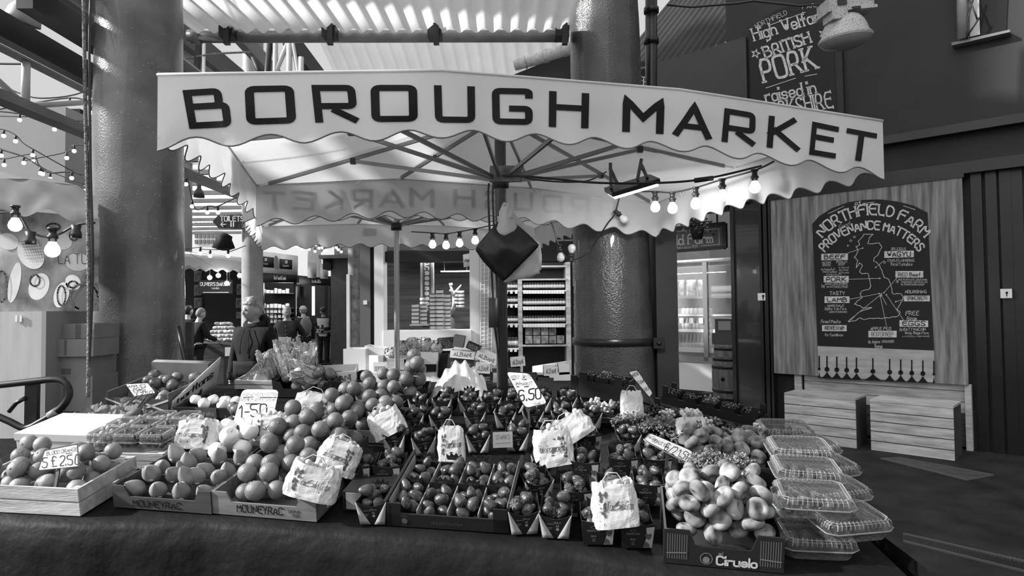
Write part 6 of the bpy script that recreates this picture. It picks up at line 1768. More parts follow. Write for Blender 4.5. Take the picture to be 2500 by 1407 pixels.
root = thing('printed_banner', 'printed photo banner of shells and fruit with black lettering on the neighbouring stall', 'banner', at(110, 760, 4.35))
bm = mat('banner_print', .42, .5, .3, var=.8, vs=4.5, detail=5); bd = mat('banner_dark_print', .09, .5, .3); bp_ = mat('banner_pale_print', .62, .5, .3, var=.15, vs=6)
m = MB(); psheet(m, [(-260, 762), (238, 760), (240, 530), (-260, 490)], 4.35, .015); m.build('banner_sheet', bm, root, True)
pp = lambda u, v: at(u, -v, 4.345)
m = MB()
for cx, cy, rx, ry, a in ((20, 590, 26, 20, .3), (75, 620, 40, 30, 1.0), (150, 590, 26, 20, .2), (95, 700, 24, 34, .4), (190, 640, 30, 22, 0), (150, 720, 18, 32, .3), (178, 690, 20, 18, .8), (35, 690, 14, 50, .2)):
    poly2(m, [(cx + rx * math.cos(t) * math.cos(a) - ry * math.sin(t) * math.sin(a), -(cy + rx * math.cos(t) * math.sin(a) + ry * math.sin(t) * math.cos(a))) for t in [i * PI / 12 for i in range(24)]], pp)
m.build('pale_shapes', bp_, root, True)
m = MB()
for cx, cy, rx, ry, a in ((4, 700, 12, 38, 0), (150, 722, 10, 24, .3), (205, 725, 34, 32, .5), (178, 695, 11, 8, .6), (130, 555, 16, 9, .5), (180, 575, 10, 12, 0), (85, 685, 12, 14, .4)):
    line2(m, [(cx + rx * math.cos(t), -(cy + ry * math.sin(t))) for t in [i * PI / 10 for i in range(20)]], lambda u, v: at(u, -v, 4.34), 4, closed=True)
poly2(m, [(180, -760), (186, -725), (205, -700), (238, -690), (238, -760)], lambda u, v: at(u, -v, 4.34))
for i in range(7): line2(m, [(52 + i * 7, -588), (75 + i * 5, -640)], lambda u, v: at(u, -v, 4.338), .8); line2(m, [(50 + i * 2, -590 - i * 7), (96 + i * 2, -586 - i * 7)], lambda u, v: at(u, -v, 4.338), .8)
m.build('dark_shapes', bd, root, True)
m = MB(); text(m, 'LA TUA', shift(lambda u, v: at(u, -v, 4.335), 186, 644), 24, fit=88, sw=.1); text(m, 'ES', shift(lambda u, v: at(u, -v, 4.335), 218, 682), 10, fit=16, sw=.14); m.build('lettering', ink, root, True)
root = thing('plywood_cabinet', 'tall pale plywood cabinet below the printed banner at far left', 'cabinet', at(40, 1100, 4.2))
ply = mat('pale_ply', .42, .6, .25, var=.12, vs=3, stretch=(6, 6, .6))
a, b = at(-260, 764, 4.2), at(104, 764, 4.2); m = MB(); m.box((b.x - a.x, .4, a.z), ((a.x + b.x) / 2, 4.4, a.z / 2)); m.build('body', ply, root, True)
m = MB(); m.box((.03, .42, a.z), (b.x + .016, 4.4, a.z / 2)); m.build('edge_strip', mat('strip', .25), root, True)
m = MB()
for x in (37, 48): prect(m, x, 770, x + 5, 786, 4.19, .006)
m.build('sticker', paper, root, True)
m = MB(); m.grid(lambda u, v: onz(-200 + 460 * u, 1060, 0) * 0 + V((-4.2 + 1.4 * u, 5.6, 1.55 * v)), 1, 1, th=.05); o = m.build('counter_back', darkwood, label='dark counter side behind the cardboard box stack', cat='counter')
BX = [(114, 918, 226, 1006, 4.32, 'lowest visible brown box of the stack beside the peeling column'), (117, 870, 222, 920, 4.32, 'second brown box of the stack, with a taped patch'), (116, 828, 228, 872, 4.29, 'third brown box of the stack, slightly askew'), (152, 790, 230, 828, 4.34, 'small taped brown box on top of the stack')]
for i, (x0, y0, x1, y1, Y, lab) in enumerate(BX):
    root = thing('cardboard_box', lab, 'box', at((x0 + x1) / 2, y1, Y), 'stacked brown boxes')
    m = MB(); a_, b_ = at(x0, y1, Y), at(x1, y0, Y)
    m.box((b_.x - a_.x, .28, b_.z - a_.z - .002), ((a_.x + b_.x) / 2, Y + .14, (a_.z + b_.z) / 2)); m.build('carton', carton, root, True)
    m = MB()
    if i == 3: prect(m, 184, 792, 196, 827, Y - .003, .004)
    elif i == 1: prect(m, 150, 900, 172, 914, Y - .003, .004)
    else: prect(m, x0 + 40, y0 + 2, x0 + 46, y1 - 4, Y - .003, .004)
    m.build('tape', mat('parcel_tape', .1, .3), root, True)
m = MB(); a_ = at(115, 1006, 4.32); b_ = at(226, 1006, 4.32); m.box((b_.x - a_.x, .28, a_.z), ((a_.x + b_.x) / 2, 4.46, a_.z / 2 - .003)); m.build('box_pallet', darkwood, label='dark crate under the stack of brown boxes', cat='crate')
root = thing('hand_truck', 'black tubular hand truck handle at far left beside the plywood cabinet', 'hand truck', at(90, 1060, 3.72))
HT = [(-40, 945), (60, 934), (130, 927), (158, 934), (169, 955), (164, 978), (140, 1004), (100, 1030), (62, 1046), (20, 1028), (-40, 1002)]
m = MB(); P = [at(x, y, 3.72) for x, y in HT]; Q = []
for i in range(len(P) - 1):
    p0, p1, p2, p3 = P[max(0, i - 1)], P[i], P[i + 1], P[min(len(P) - 1, i + 2)]
    for k in range(6):
        t = k / 6; Q.append(.5 * ((2 * p1) + (p2 - p0) * t + (2 * p0 - 5 * p1 + 4 * p2 - p3) * t * t + (3 * p1 - p0 - 3 * p2 + p3) * t ** 3))
m.tube(Q + [P[-1]], .02, 12); m.build('handle_loop', blackpaint, root, True)
m = MB(); m.bar(at(80, 935, 3.74), V((at(75, 1050, 3.74).x, 3.74, 0.0)), .07, .03); m.build('upright', blackpaint, root, True)
m = MB(); m.tube([at(62, 972, 3.72), at(40, 984, 3.72), at(22, 1006, 3.72)], .012, 8); m.build('brace', blackpaint, root, True)
m = MB(); m.tube([at(120, 1016, 3.72), at(140, 1003, 3.72)], .023, 10); m.build('tape', mat('grey_tape', .25, .5), root, True)
for i, (pts, r, mt, lab) in enumerate((([(204, -20), (206, 120), (208, 240), (212, 400), (216, 600), (217, 800), (215, 970)], .011, mat('old_rope', .2, .8, .1, var=.5, vs=60, bump=1, bs=80), 'frayed rope hanging down left of the peeling column'), ([(222, -20), (218, 100), (219, 240), (221, 420), (226, 600), (224, 740), (217, 900)], .008, blackmetal, 'dark cable hanging down left of the peeling column'))):
    cable([at(x, y, 3.9) for x, y in pts], r, lab, mt=mt)
for i, (x, y, r) in enumerate(((37, 551, 15), (128, 612, 17))): festoon('festoon_bulb', x, y, 4.0, r, ('glowing bulb under the grey awning at far left', 'glowing bulb in front of the shell banner')[i], glowsoft, 'bulbs of the neighbouring stall')
for i, (x, y, lab) in enumerate(((75, 578, 'empty black lamp holder on the shell banner'), (186, 562, 'empty black lamp holder right of the glowing banner bulb'))):
    m = MB(); p = at(x, y, 4.0); m.lathe([(.0, -.05), (.03, -.05), (.032, -.02), (.024, 0), (.03, .03), (0, .035)], 14, Matrix.Translation(p)); m.build('lamp_holder', blackmetal, label=lab, cat='lamp holder')
cable([at(-60, 530, 4.0), at(37, 520, 4.0), at(75, 566, 4.0), at(128, 578, 4.0), at(186, 550, 4.0), at(232, 544, 4.0)], .007, 'black festoon cable along the shell banner')
# ================================================================ the hall: bell lamp, strings of bulbs
root = thing('bell_lamp', 'pale enamel bell lamp hanging at the top left corner', 'lamp', at(57, 40, 5.0) )
M_ = Matrix.Translation(at(57, 42, 5.0)) @ Euler((R(6), R(14), 0)).to_matrix().to_4x4(); k = 5.0 / FOC
m = MB(); m.lathe([(38 * k, -16 * k), (37 * k, 0), (32 * k, 18 * k), (22 * k, 32 * k), (10 * k, 36 * k), (9 * k, 60 * k), (0, 60 * k)], 28, M_); m.lathe([(38 * k, -16 * k), (35 * k, -15 * k), (30 * k, 14 * k), (0, 26 * k)], 28, M_); m.build('shade', mat('old_enamel', .5, .4, .4, var=.2, vs=9), root, True)
m = MB(); m.tube([at(60, -5, 5.0), at(62, -120, 5.0)], .02, 8); m.build('stem', midgrey, root, True)
glowb = mat('small_bulb_glow', .9, emit=4)
def string(pts, bulbs, Y, r, label, start=0, rb_=6, fix='R'):
    pts = sorted(list(pts) + [(x, y - 2.5 * rb_) for x, y in bulbs])
    P_ = [at(x, y, Y) for x, y in pts]
    if fix == 'R': P_.append(V((-3.2, 5.24, P_[-1].z)))
    if fix == 'L': P_.insert(0, V((-2.74, 5.24, P_[0].z)))
    if isinstance(fix, tuple): P_.insert(0, at(*fix))
    cable(P_, r, label, mt=mat('string_wire', .05, .5), group='festoon wires in the hall')
    for (x, y) in bulbs:
        k = Y / FOC; rr = rb_ * .8 * k; c = at(x, y, Y); SB.append((c, rr, label))
SB = []
string([(-30, 272), (250, 272)], [(170, 254), (223, 275)], 8.5, .010, 'topmost festoon wire crossing the hall at left')
string([(-30, 270), (250, 330)], [(48, 293), (133, 316)], 8.6, .010, 'second festoon wire crossing the hall at left')
string([(-30, 283), (100, 285), (250, 281)], [], 8.8, .007, 'thin level wire crossing the hall at left')
string([(-30, 155), (60, 156), (150, 152), (250, 151)], [], 7.5, .012, 'thick pale cable stretched level left of the peeling column')
string([(-30, 190), (100, 240), (250, 190)], [], 8.7, .009, 'sagging bare wire crossing the hall at left')
string([(-30, 312), (250, 440)], [(9, 332), (38, 345), (80, 379)], 9, .008, 'festoon wire over the grey wall block, upper')
string([(60, 392), (250, 352)], [(163, 386), (181, 369), (234, 374)], 8.9, .008, 'short festoon wire ending at the peeling column')
string([(-30, 350), (250, 432)], [(3, 380), (58, 398), (99, 423), (122, 437), (175, 435), (235, 450)], 9.2, .012, 'thick dark festoon wire over the grey wall block')
string([(-30, 380), (250, 470)], [(10, 403), (80, 392), (104, 425), (208, 466)], 9.4, .008, 'lowest festoon wire over the grey wall block')
string([(430, 515), (480, 512), (520, 504), (600, 470)], [(469, 504), (506, 519), (532, 519), (454, 450)], 9, .008, 'festoon wire above the arrow-shaped sign', fix='L')
string([(440, 610), (490, 608), (560, 615), (600, 600)], [(489, 619), (513, 625), (557, 625)], 12, .008, 'festoon wire above the bakery awning', rb_=6, fix=(452, 606, 16.95))
string([(640, 590), (720, 594), (790, 602), (850, 600)], [(655, 593), (698, 605), (720, 599), (725, 603), (737, 609), (760, 595), (770, 598), (755, 609), (769, 614), (779, 606), (787, 605), (791, 613), (796, 611), (787, 619), (816, 596), (821, 605), (826, 610), (833, 615)], 12, .006, 'festoon wire above the far shop signs', rb_=4, fix=(622, 592, 12.5))
bpro = None; NB = {}
for c, rr, lab in sorted(SB, key=lambda q: q[0].x / q[0].y):
    X = Matrix.Translation(c) @ Matrix.Scale(rr, 4); NB[lab] = NB.get(lab, -1) + 1
    if bpro is None:
        bpro = thing('string_bulb', 'x', 'bulb', X)
        m = MB(); m.ell((0, 0, 0), 1, 12, 8); m.build('globe', glowb, bpro)
        m = MB(); m.lathe([(.5, .8), (.6, 1.2), (.6, 2.4), (.3, 3.2)], 10); m.build('socket', blackmetal, bpro)
        KIDS[bpro.name] = list(bpro.children); o = bpro
        for ch in bpro.children: KIDS[ch.name] = []
    else: o = dup(bpro, X)
    tag(o, '%s bulb from left on the %s' % (ORD[NB[lab]], lab), None, 'small bulbs on the hall strings')
cable([V((-2.74, 5.24, at(420, 142, 6).z)), at(430, 142, 9), at(520, 132, 9), at(590, 128, 9), at(612, 128, 9)], .015, 'twisted pale rope stretched right of the peeling column', mt=mat('old_rope', .2))
root = thing('pendant_lamp', 'dark pendant lamp hanging above the arrow-shaped sign', 'lamp', at(486, 470, 16)); k = 16 / FOC
m = MB(); m.lathe([(13 * k, -14 * k), (11 * k, -2 * k), (5 * k, 8 * k), (5 * k, 34 * k), (0, 34 * k)], 18, Matrix.Translation(at(486, 468, 16))); m.build('shade', darkgrey, root, True)
m = MB(); m.tube([at(486, 436, 16), at(486, 360, 16)], .01, 6); m.build('stem', blackmetal, root, True)
# ================================================================ far end of the hall
root = thing('far_building', 'white building with small square windows far beyond the hall', 'building', V((-22, 48, 0)))
m = MB(); m.box((24, 4, 11), (-24, 50, 5.5)); m.build('walls', mat('white_render', .8, .8), root, True)
for r_ in range(4):
    for c_ in range(6):
        p = at(478 + c_ * 10 + 0, 548 + r_ * 14, 47.9); m = MB(); m.box((.2, .1, .28), (p.x, 47.97, p.z)); m.build('window', midgrey, root, True)
m = MB(); m.box((60, .3, 3.2), (-8, 30, 1.6)); m.build('wall_end', darkgrey, label='dark low wall at the far end of the hall', kind='structure')
m = MB(); m.box((26, .3, 3.2), (5, 29, 4.2)); m.build('wall_upper', midgrey, label='grey upper wall above the far shops', kind='structure')
root = thing('toilets_sign', 'dark arrow-shaped hanging sign pointing left to the toilets', 'sign', at(560, 558, 12.4))
m = MB(); q = [(519, 541), (532, 526), (612, 523), (612, 560), (534, 558)]
vs = [at(x, y, 12.36) for x, y in q]; m.add(vs + [p + V((0, .04, 0)) for p in vs], [(0, 4, 3, 2, 1), (5, 6, 7, 8, 9)] + [(i, (i + 1) % 5, 5 + (i + 1) % 5, 5 + i) for i in range(5)]); m.build('sign_panel', darkgrey, root, True)
m = MB(); f = lambda u, v: at(u, -v, 12.35); text(m, 'TOILETS', shift(f, 566, 540), 12, fit=56, sw=.24); line2(m, [(540, -548), (551, -548)], f, 2); line2(m, [(544, -543), (539, -548), (544, -553)], f, 2)
for x in (564, 570): disc2(m, x, -543, 1.6, f); line2(m, [(x, -545), (x, -553)], f, 3)
m.build('sign_lettering', white, root, True)
m = MB(); c = at(548, 612, 12); m.lathe([(.05, 0), (.2, .05), (.14, .2), (.15, .26), (.03, .33)], 12, Matrix.Translation(c), fn=lambda p: V((p.x * (1 + .25 * math.sin(7 * math.atan2(p.y, p.x))), p.y, p.z))); m.build('folded_parasol', blackmatt, label='dark folded parasol standing beyond the arrow-shaped sign', cat='parasol')
# grey columns in the middle distance
def col2(px, w, y, Y, name, label, mt, top=6):
    k = Y / FOC; a_ = at(px, 700, Y); m = MB()
    m.lathe([(w * k / 2, i * top / 24) for i in range(25)], 32, Matrix.Translation((a_.x, Y, 0)), fn=lambda p: p + V((.004 * noise.noise(p * 5), 0, 0)))
    m.build(name, mt, label=label, kind='structure')
col2(616, 49, 0, 12.6, 'column_grey', 'plain grey column behind the man in the dark hoodie', greycol, 8)
col2(865, 30, 0, 13.5, 'column_worn', 'worn grey column at the right of the far walkway', mat('worn_column', .2, .6, .3, var=.5, vs=7, detail=8), 3.3)
col2(768, 33, 0, 26, 'column_far', 'far pale column beyond the shop signs', palegrey, 6)
col2(452, 30, 0, 17, 'column_bakery', 'grey column behind the bakery awning', midgrey, 6)
m = MB(); prect(m, 846, 670, 853, 895, 13.3, .16); m.build('measuring_strip', paper, label='white tiled strip up the left edge of the worn grey column', cat='strip')
# bakery
BY = 14.0
m = MB(); prect(m, 380, 655, 600, 1000, BY + 2.2, .1); m.build('wall_bakery', blackmatt, label='dark back wall of the bakery stall', kind='structure')
root = thing('bakery_awning', 'pale grey scalloped awning of the bakery stall', 'awning', at(515, 660, BY))
m = MB(); psheet(m, [(380, 655), (596, 664), (596, 634), (380, 612)], BY, .01, 30, 4, lambda u, v: V((0, 0, .035 * math.cos(u * 50) * (1 - v)))); m.build('valance', awn, root, True)
m = MB(); psheet(m, [(380, 612), (596, 634), (600, 630), (380, 606)], [BY, BY, BY + 2.4, BY + 2.4], .01); m.build('roof_cloth', canvas, root, True)
root = thing('bakery_sign', 'black bakery sign board with white serif lettering under the awning', 'sign', at(527, 718, BY + .6))
m = MB(); prect(m, 484, 684, 568, 718, BY + .6, .05); m.build('sign_board', blackmatt, root, True)
for x in (492, 560): m = MB(); m.tube([at(x, 686, BY + .62), at(x, 622, BY + .62)], .01, 6); m.build('hanger', blackmetal, root, True)
m = MB(); f = lambda u, v: at(u, -v, BY + .59); text(m, "OLIVIER'S BAKERY", shift(f, 526, 698), 8, fit=74, sw=.15, serif=.25); text(m, 'London', shift(f, 526, 706), 5, fit=18, sw=.12); line2(m, [(496, -714), (558, -714)], f, 1); m.build('sign_lettering', white, root, True)
for i, (x, y) in enumerate(((512, 678), (533, 673), (554, 692), (585, 673))):
    m = MB(); m.ell(at(x, y, BY + .3), .05, 12, 8); m.tube([at(x, y - 4, BY + .3), at(x + 1, 636 if x > 560 else 630, BY + .3)], .012, 6, mi=1); m.build('spot_lamp', [glow, blackmetal], label='%s bright spot lamp from the left in front of the bakery sign' % ORD[i], cat='lamp', group='bakery spot lamps')
for i, (x0, y0, x1, y1) in enumerate(((474, 662, 489, 688), (474, 696, 490, 722), (474, 728, 492, 752), (580, 656, 596, 682), (578, 694, 596, 720), (576, 728, 594, 752), (577, 762, 594, 778))):
    root = thing('framed_picture', '%s framed picture on the %s side of the bakery sign' % (('top', 'middle', 'bottom')[i] if i < 3 else ('top', 'second', 'third', 'bottom')[i - 3], 'left' if i < 3 else 'right'), 'picture', at((x0 + x1) / 2, y1, BY + 1.9), 'framed pictures in the bakery')
    m = MB(); prect(m, x0, y0, x1, y1, BY + 2.14, .06); m.build('frame', midgrey, root, True)
    m = MB(); prect(m, x0 + 2, y0 + 2, x1 - 2, y1 - 2, BY + 2.12, .02); m.build('print', mat('dark_print', .08, .6, .2, var=.8, vs=9), root, True)
loaf = mat('bread_crust', .3, .6, .3, var=.5, vs=10, rnd=.3)
m = MB(); prect(m, 440, 838, 588, 990, BY - .2, .9); m.build('bakery_counter', darkwood, label='dark bakery counter carrying the loaves', cat='counter')
rb = random.Random(3); LP_ = None
ctz = at(500, 838, BY).z + .01
for r_ in range(5):
    for c_ in range(8 - r_):
        px = 512 + c_ * 9.5 + r_ * 5; p = at(px, 836, BY + .1 + r_ * .12); p.z = ctz + .05 + r_ * .085
        X = Matrix.Translation(p) @ Euler((0, rb.uniform(-.3, .3), rb.uniform(-.8, .8))).to_matrix().to_4x4()
        if LP_ is None:
            m = MB(); m.ell((0, 0, 0), (.085, .05, .045), 12, 8); LP_ = m.build('loaf', loaf, label='x', cat='bread', origin=V((0, 0, 0))); o = LP_
        else: o = LP_.copy(); COL.objects.link(o)
        o.matrix_basis = X; tag(o, 'loaf %s from left in the %s row of the bakery bread pile' % (ORD[c_], ('lowest', 'second', 'third', 'fourth', 'top')[r_]), None, 'loaves on the bakery counter')
l = bpy.data.lights.new('bakery_spot', 'POINT'); l.energy = 14; l.shadow_soft_size = .1; lo = bpy.data.objects.new('bakery_spot', l); COL.objects.link(lo); lo.location = at(530, 684, BY - .1)
m = MB(); prect(m, 546, 842, 582, 983, 11.5, .4); root = m.build('waste_bin', blackmatt, label='black bin with a notice beside the man in the hoodie', cat='bin'); m = MB(); prect(m, 549, 848, 574, 870, 11.49, .008); m.build('notice', mat('notice', .5), root, True)
m = MB(); a_ = at(437, 790, 4.72); m.tube([at(436, 798, 4.7), at(446, 850, 4.66), at(458, 905, 4.62), V((at(474, 985, 4.57).x + .12, 4.53, .01))], .018, 8); m.build('broom_pole', blackpaint, label='dark pole leaning against the right side of the peeling column', cat='pole')
# French and olive oil shops
SY = 19
m = MB(); prect(m, 636, 690, 806, 905, SY + 2, .1); m.build('wall_shops', blackmatt, label='dark interior wall behind the far shops', kind='structure')
root = thing('shopfront', 'far shop front with white upper board, dark name panels and a round crest', 'shop', at(680, 870, SY))
m = MB(); psheet(m, [(640, 668), (722, 672), (722, 624), (640, 614)], SY, .2); m.build('upper_board', mat('aged_white_board', .55, .6, .3, var=.2, vs=3), root, True)
m = MB(); psheet(m, [(642, 652), (668, 654), (668, 629), (642, 626)], SY - .02, .02); m.build('name_panel', darkgrey, root, True)
m = MB(); psheet(m, [(682, 656), (713, 658), (713, 635), (682, 632)], SY - .02, .02); m.build('name_panel', darkgrey, root, True)
m = MB(); f = lambda u, v: at(u, -v, SY - .03); poly2(m, [(674 + 6 * math.cos(t), -(641 + 17 * math.sin(t))) for t in [i * PI / 10 for i in range(20)]], f); m.build('crest', midgrey, root, True)
m = MB(); f = lambda u, v: at(u, -v, SY - .05); text(m, 'France', shift(f, 648, 646), 4, fit=12, sw=.16); text(m, 'Comte', shift(f, 698, 651), 4, fit=14, sw=.16); text(m, '8', shift(f, 649, 637), 6, sw=.2); text(m, '8', shift(f, 699, 643), 6, sw=.2); m.build('small_lettering', white, root, True)
m = MB(); psheet(m, [(640, 690), (722, 690), (722, 672), (640, 666)], SY - .1, .3); m.build('fascia', blackmatt, root, True)
m = MB(); f = lambda u, v: at(u, -v, SY - .12); text(m, 'The French Comte', shift(f, 683, 683, R(-2)), 9, fit=30, sw=.17); m.build('sign_lettering', chalk, root, True)
m = MB(); prect(m, 717, 690, 722, 894, SY, .1); prect(m, 640, 690, 643, 894, SY, .1); m.build('side_post', blackpaint, root, True)
root = thing('shopfront', 'far shop front with a dark fascia naming olive oil, next to the dark kiosk', 'shop', at(765, 870, SY + .5))
m = MB(); psheet(m, [(722, 694), (806, 698), (806, 680), (722, 672)], SY + .5, .3); m.build('fascia', blackmatt, root, True)
m = MB(); f = lambda u, v: at(u, -v, SY + .48); text(m, 'The Olive Oil Co', shift(f, 772, 691, R(-2)), 7, fit=22, sw=.17); m.build('sign_lettering', chalk, root, True)
for x in (728, 792):
    m = MB(); prect(m, x, 696, x + 5, 887, SY + .5, .1); m.build('post', blackpaint, root, True)
m = MB(); prect(m, 762, 700, 767, 770, SY + .7, .06); m.build('tube_lamp', mat('lit_tube', .9, emit=6), root, True)
m = MB(); prect(m, 724, 700, 744, 726, SY + .55, .04); m.build('menu_board', darkgrey, root, True)
m = MB(); prect(m, 722, 800, 800, 880, SY + .8, .5); m.build('counter', midgrey, root, True)
for i, (x0, y0, x1, y1) in enumerate(((751, 640, 771, 678), (782, 644, 800, 680))):
    m = MB(); psheet(m, [(x0, y1), (x1, y1 + 2), (x1, y0 + 2), (x0, y0)], SY + .46, .06); m.build('tulip_banner', mat('tulip_print', .35, .6, .2, var=.6, vs=1.6), label=('left', 'right')[i] + '-hand pale printed banner hanging from the far olive oil shop', cat='banner', group='printed banners')
rb = random.Random(9); GP = None
for r_, y in enumerate((716, 752, 764, 776, 788)):
    for c_ in range(7):
        x = 645 + c_ * 9.5; p = at(x, y, SY + 1.2)
        h = rb.uniform(.09, .16)
        if GP is None: m = MB(); m.box((.1, .08, 1), (0, 0, .5)); GP = m.build('cheese_pack', labm, label='x', cat='packet', origin=V((0, 0, 0))); o = GP
        else: o = GP.copy(); COL.objects.link(o)
        o.matrix_basis = Matrix.Translation(p) @ Matrix.Diagonal((rb.uniform(.6, 1), 1, h, 1)); tag(o, 'pale packet %s from left on the %s shelf of the far cheese shop' % (ORD[c_], ('top', 'second', 'third', 'fourth', 'bottom')[r_]), None, 'packets in the far cheese shop')
    m = MB(); prect(m, 640, y, 722, y + 2, SY + 1.1, .9); m.build('shop_shelf', darkwood, label='%s shelf of packets in the far cheese shop' % ('top', 'second', 'third', 'fourth', 'bottom')[r_], cat='shelf', group='shelves in the far cheese shop')
l = bpy.data.lights.new('far_shop_lamp', 'POINT'); l.energy = 60; l.shadow_soft_size = .3; lo = bpy.data.objects.new('far_shop_lamp', l); COL.objects.link(lo); lo.location = at(700, 700, SY + .5)
root = thing('dark_kiosk', 'tall dark kiosk with an overhanging roof left of the worn grey column', 'kiosk', at(828, 880, 17))
m = MB(); prect(m, 808, 628, 856, 880, 17, 1.2); m.build('body', mat('kiosk_grey', .06, .5, .4, var=.2), root, True)
m = MB(); prect(m, 778, 622, 860, 631, 16.6, 2); m.build('roof', midgrey, root, True)
m = MB(); prect(m, 788, 632, 808, 658, 16.9, .6); m.build('bracket_box', blackmatt, root, True)
# ================================================================ the cheese shop and jar shelves
CY = 10.5
root = thing('shop_pilaster', 'grey panelled door post right of the worn grey column', 'post', at(905, 880, CY))
m = MB(); prect(m, 879, 596, 903, 900, CY, .3); m.build('panel', mat('panel_grey', .12, .5), root, True)
m = MB(); prect(m, 903, 596, 914, 900, CY + .05, .3); m.build('dark_reveal', blackmatt, root, True)
m = MB(); prect(m, 914, 596, 936, 900, CY - .03, .3); m.build('white_jamb', white, root, True)
m = MB(); prect(m, 887, 734, 896, 744, CY - .02, .03); m.build('switch', paper, root, True)
m = MB(); prect(m, 1148, 590, 1172, 880, CY, .4); m.build('trim_post', white, label='white post at the right of the cheese shop window', kind='structure')
m = MB(); prect(m, 930, 612, 1150, 640, CY + .1, .3); m.build('trim_lintel', darkgrey, label='grey lintel above the cheese shop window', kind='structure')
m = MB(); prect(m, 900, 600, 1180, 900, CY + 3.2, .1); m.build('wall_cheese', mat('shop_wall', .1, .7, .2, var=.4, vs=2, stretch=(.4, 1, 6)), label='boarded back wall of the cheese shop', kind='structure')
m = MB(); prect(m, 936, 806, 1150, 900, CY - .05, .5); m.build('shop_counter', white, label='white counter front below the cheese shop window', cat='counter')
root = thing('letter_post', 'grey post with white letters painted one below the other in the cheese shop', 'post', at(1043, 800, CY + .8))
m = MB(); prect(m, 1030, 638, 1055, 800, CY + .8, .1); m.build('panel', mat('panel_grey', .12), root, True)
m = MB(); prect(m, 1027, 638, 1031, 800, CY + .78, .1); prect(m, 1054, 638, 1058, 800, CY + .78, .1); m.build('edging', palegrey, root, True)
m = MB(); f = lambda u, v: at(u, -v, CY + .79)
for i, ch in enumerate('cheeseseek'): text(m, ch, shift(f, 1042, 646 + i * 12.4), 12, sw=.2)
m.build('letters', white, root, True)
for i, (x, y) in enumerate(((957, 632), (1030, 633), (1106, 634))):
    m = MB(); m.ell(at(x, y, CY + .3), .028, 12, 8); m.build('shop_bulb', glow, label=('left', 'middle', 'right')[i] + ' bright bulb along the cheese shop lintel', cat='bulb', group='cheese shop bulbs')
m = MB(); prect(m, 900, 596, 1180, 612, CY + .4, 2.8); m.build('ceiling_cheese', midgrey, label='ceiling of the cheese shop', kind='structure')
m = MB(); prect(m, 1076, 661, 1148, 664, CY + 1.6, .05)
for x in (1085, 1140): m.tube([at(x, 661, CY + 1.62), at(x, 600, CY + 1.62)], .006, 5, mi=1)
m.build('tube_light', [mat('lit_tube', .9), blackmetal], label='long lit tube lamp inside the cheese shop', cat='lamp')
root = thing('entrance_sign', 'small white hanging sign reading entrance at the cheese shop', 'sign', at(1140, 654, CY + .08))
m = MB(); psheet(m, [(1132, 653), (1150, 649), (1150, 618), (1130, 622)], CY + .08, .03); m.build('sign_panel', white, root, True); m = MB(); text(m, 'ENTRANCE', shift(lambda u, v: at(u, -v, CY + .075), 1142, 640, R(5)), 7, fit=16, sw=.16); m.build('sign_lettering', ink, root, True)
chz = mat('cheese_rind', .6, .5, .3, rnd=.15, var=.05); chd = mat('dark_rind', .03, .5)
CH = None
for s_, (px, n, yb, Y) in enumerate(((1014, 5, 790, CY + .5), (1034, 7, 792, CY + .6), (1058, 9, 804, CY + .5), (1074, 10, 804, CY + .45), (1092, 9, 804, CY + .55), (1112, 5, 752, CY + 1.6), (1126, 5, 752, CY + 1.6))):
    b_ = at(px, yb, Y)
    for j in range(n):
        X = Matrix.Translation(b_ + V((0, 0, j * .068)))
        if CH is None:
            CH = thing('cheese_round', 'x', 'cheese', X); m = MB(); m.lathe([(0, 0), (.058, 0), (.062, .008), (.062, .044), (.058, .05), (0, .05)], 18); m.build('rind', chz, CH); m = MB(); m.lathe([(.056, .05), (.056, .066), (0, .066)], 18); m.build('dark_wrap', chd, CH)
            KIDS[CH.name] = list(CH.children); o = CH
            for ch in CH.children: KIDS[ch.name] = []
        else: o = dup(CH, X)
        tag(o, 'pale cheese %s from the bottom in the %s stack of the cheese shop' % (ORD[j], ORD[s_]), None, 'stacked cheeses in the shop window')
m = MB(); prect(m, 1000, 792, 1046, 796, CY + .4, .4); prect(m, 1046, 805, 1110, 808, CY + .3, .4); m.build('cheese_board', wood, label='wooden boards under the cheese stacks', cat='board')
m = MB()
for pts in (((1106, 754), (1107, 740), (1106, 722)), ((1106, 722), (1102, 704), (1097, 692)), ((1106, 722), (1116, 708), (1126, 696)), ((1103, 708), (1098, 712)), ((1114, 712), (1122, 716)), ((1099, 698), (1104, 692))): m.tube([at(x, y, CY + 1.3) for x, y in pts], [.03, .02, .012][:len(pts)], 8)
m.build('driftwood', white, label='pale branching driftwood above the cheeses', cat='branch')
l = bpy.data.lights.new('cheese_shop_lamp', 'AREA'); l.energy = 30; l.size = 1.2; lo = bpy.data.objects.new('cheese_shop_lamp', l); COL.objects.link(lo); lo.location = at(1080, 640, CY + 1.3)
root = thing('wire_grid', 'white wire grid panel between the shop post and the canopy pole', 'grid', at(1186, 900, CY - .4))
for i in range(4):
    m = MB(); m.tube([at(1174 + i * 9, 630, CY - .4), at(1174 + i * 9, 1003, CY - .4)], .008, 6); m.build('upright_wire', white, root, True)
for i in range(26):
    m = MB(); m.tube([at(1174, 634 + i * 10.3, CY - .4), at(1201, 634 + i * 10.3, CY - .4)], .007, 5); m.build('cross_wire', white, root, True)
m = MB(); prect(m, 1172, 620, 1212, 900, CY - .2, .1); m.build('wall_grid', mat('cream_panel', .5), label='pale panel behind the wire grid', kind='structure')
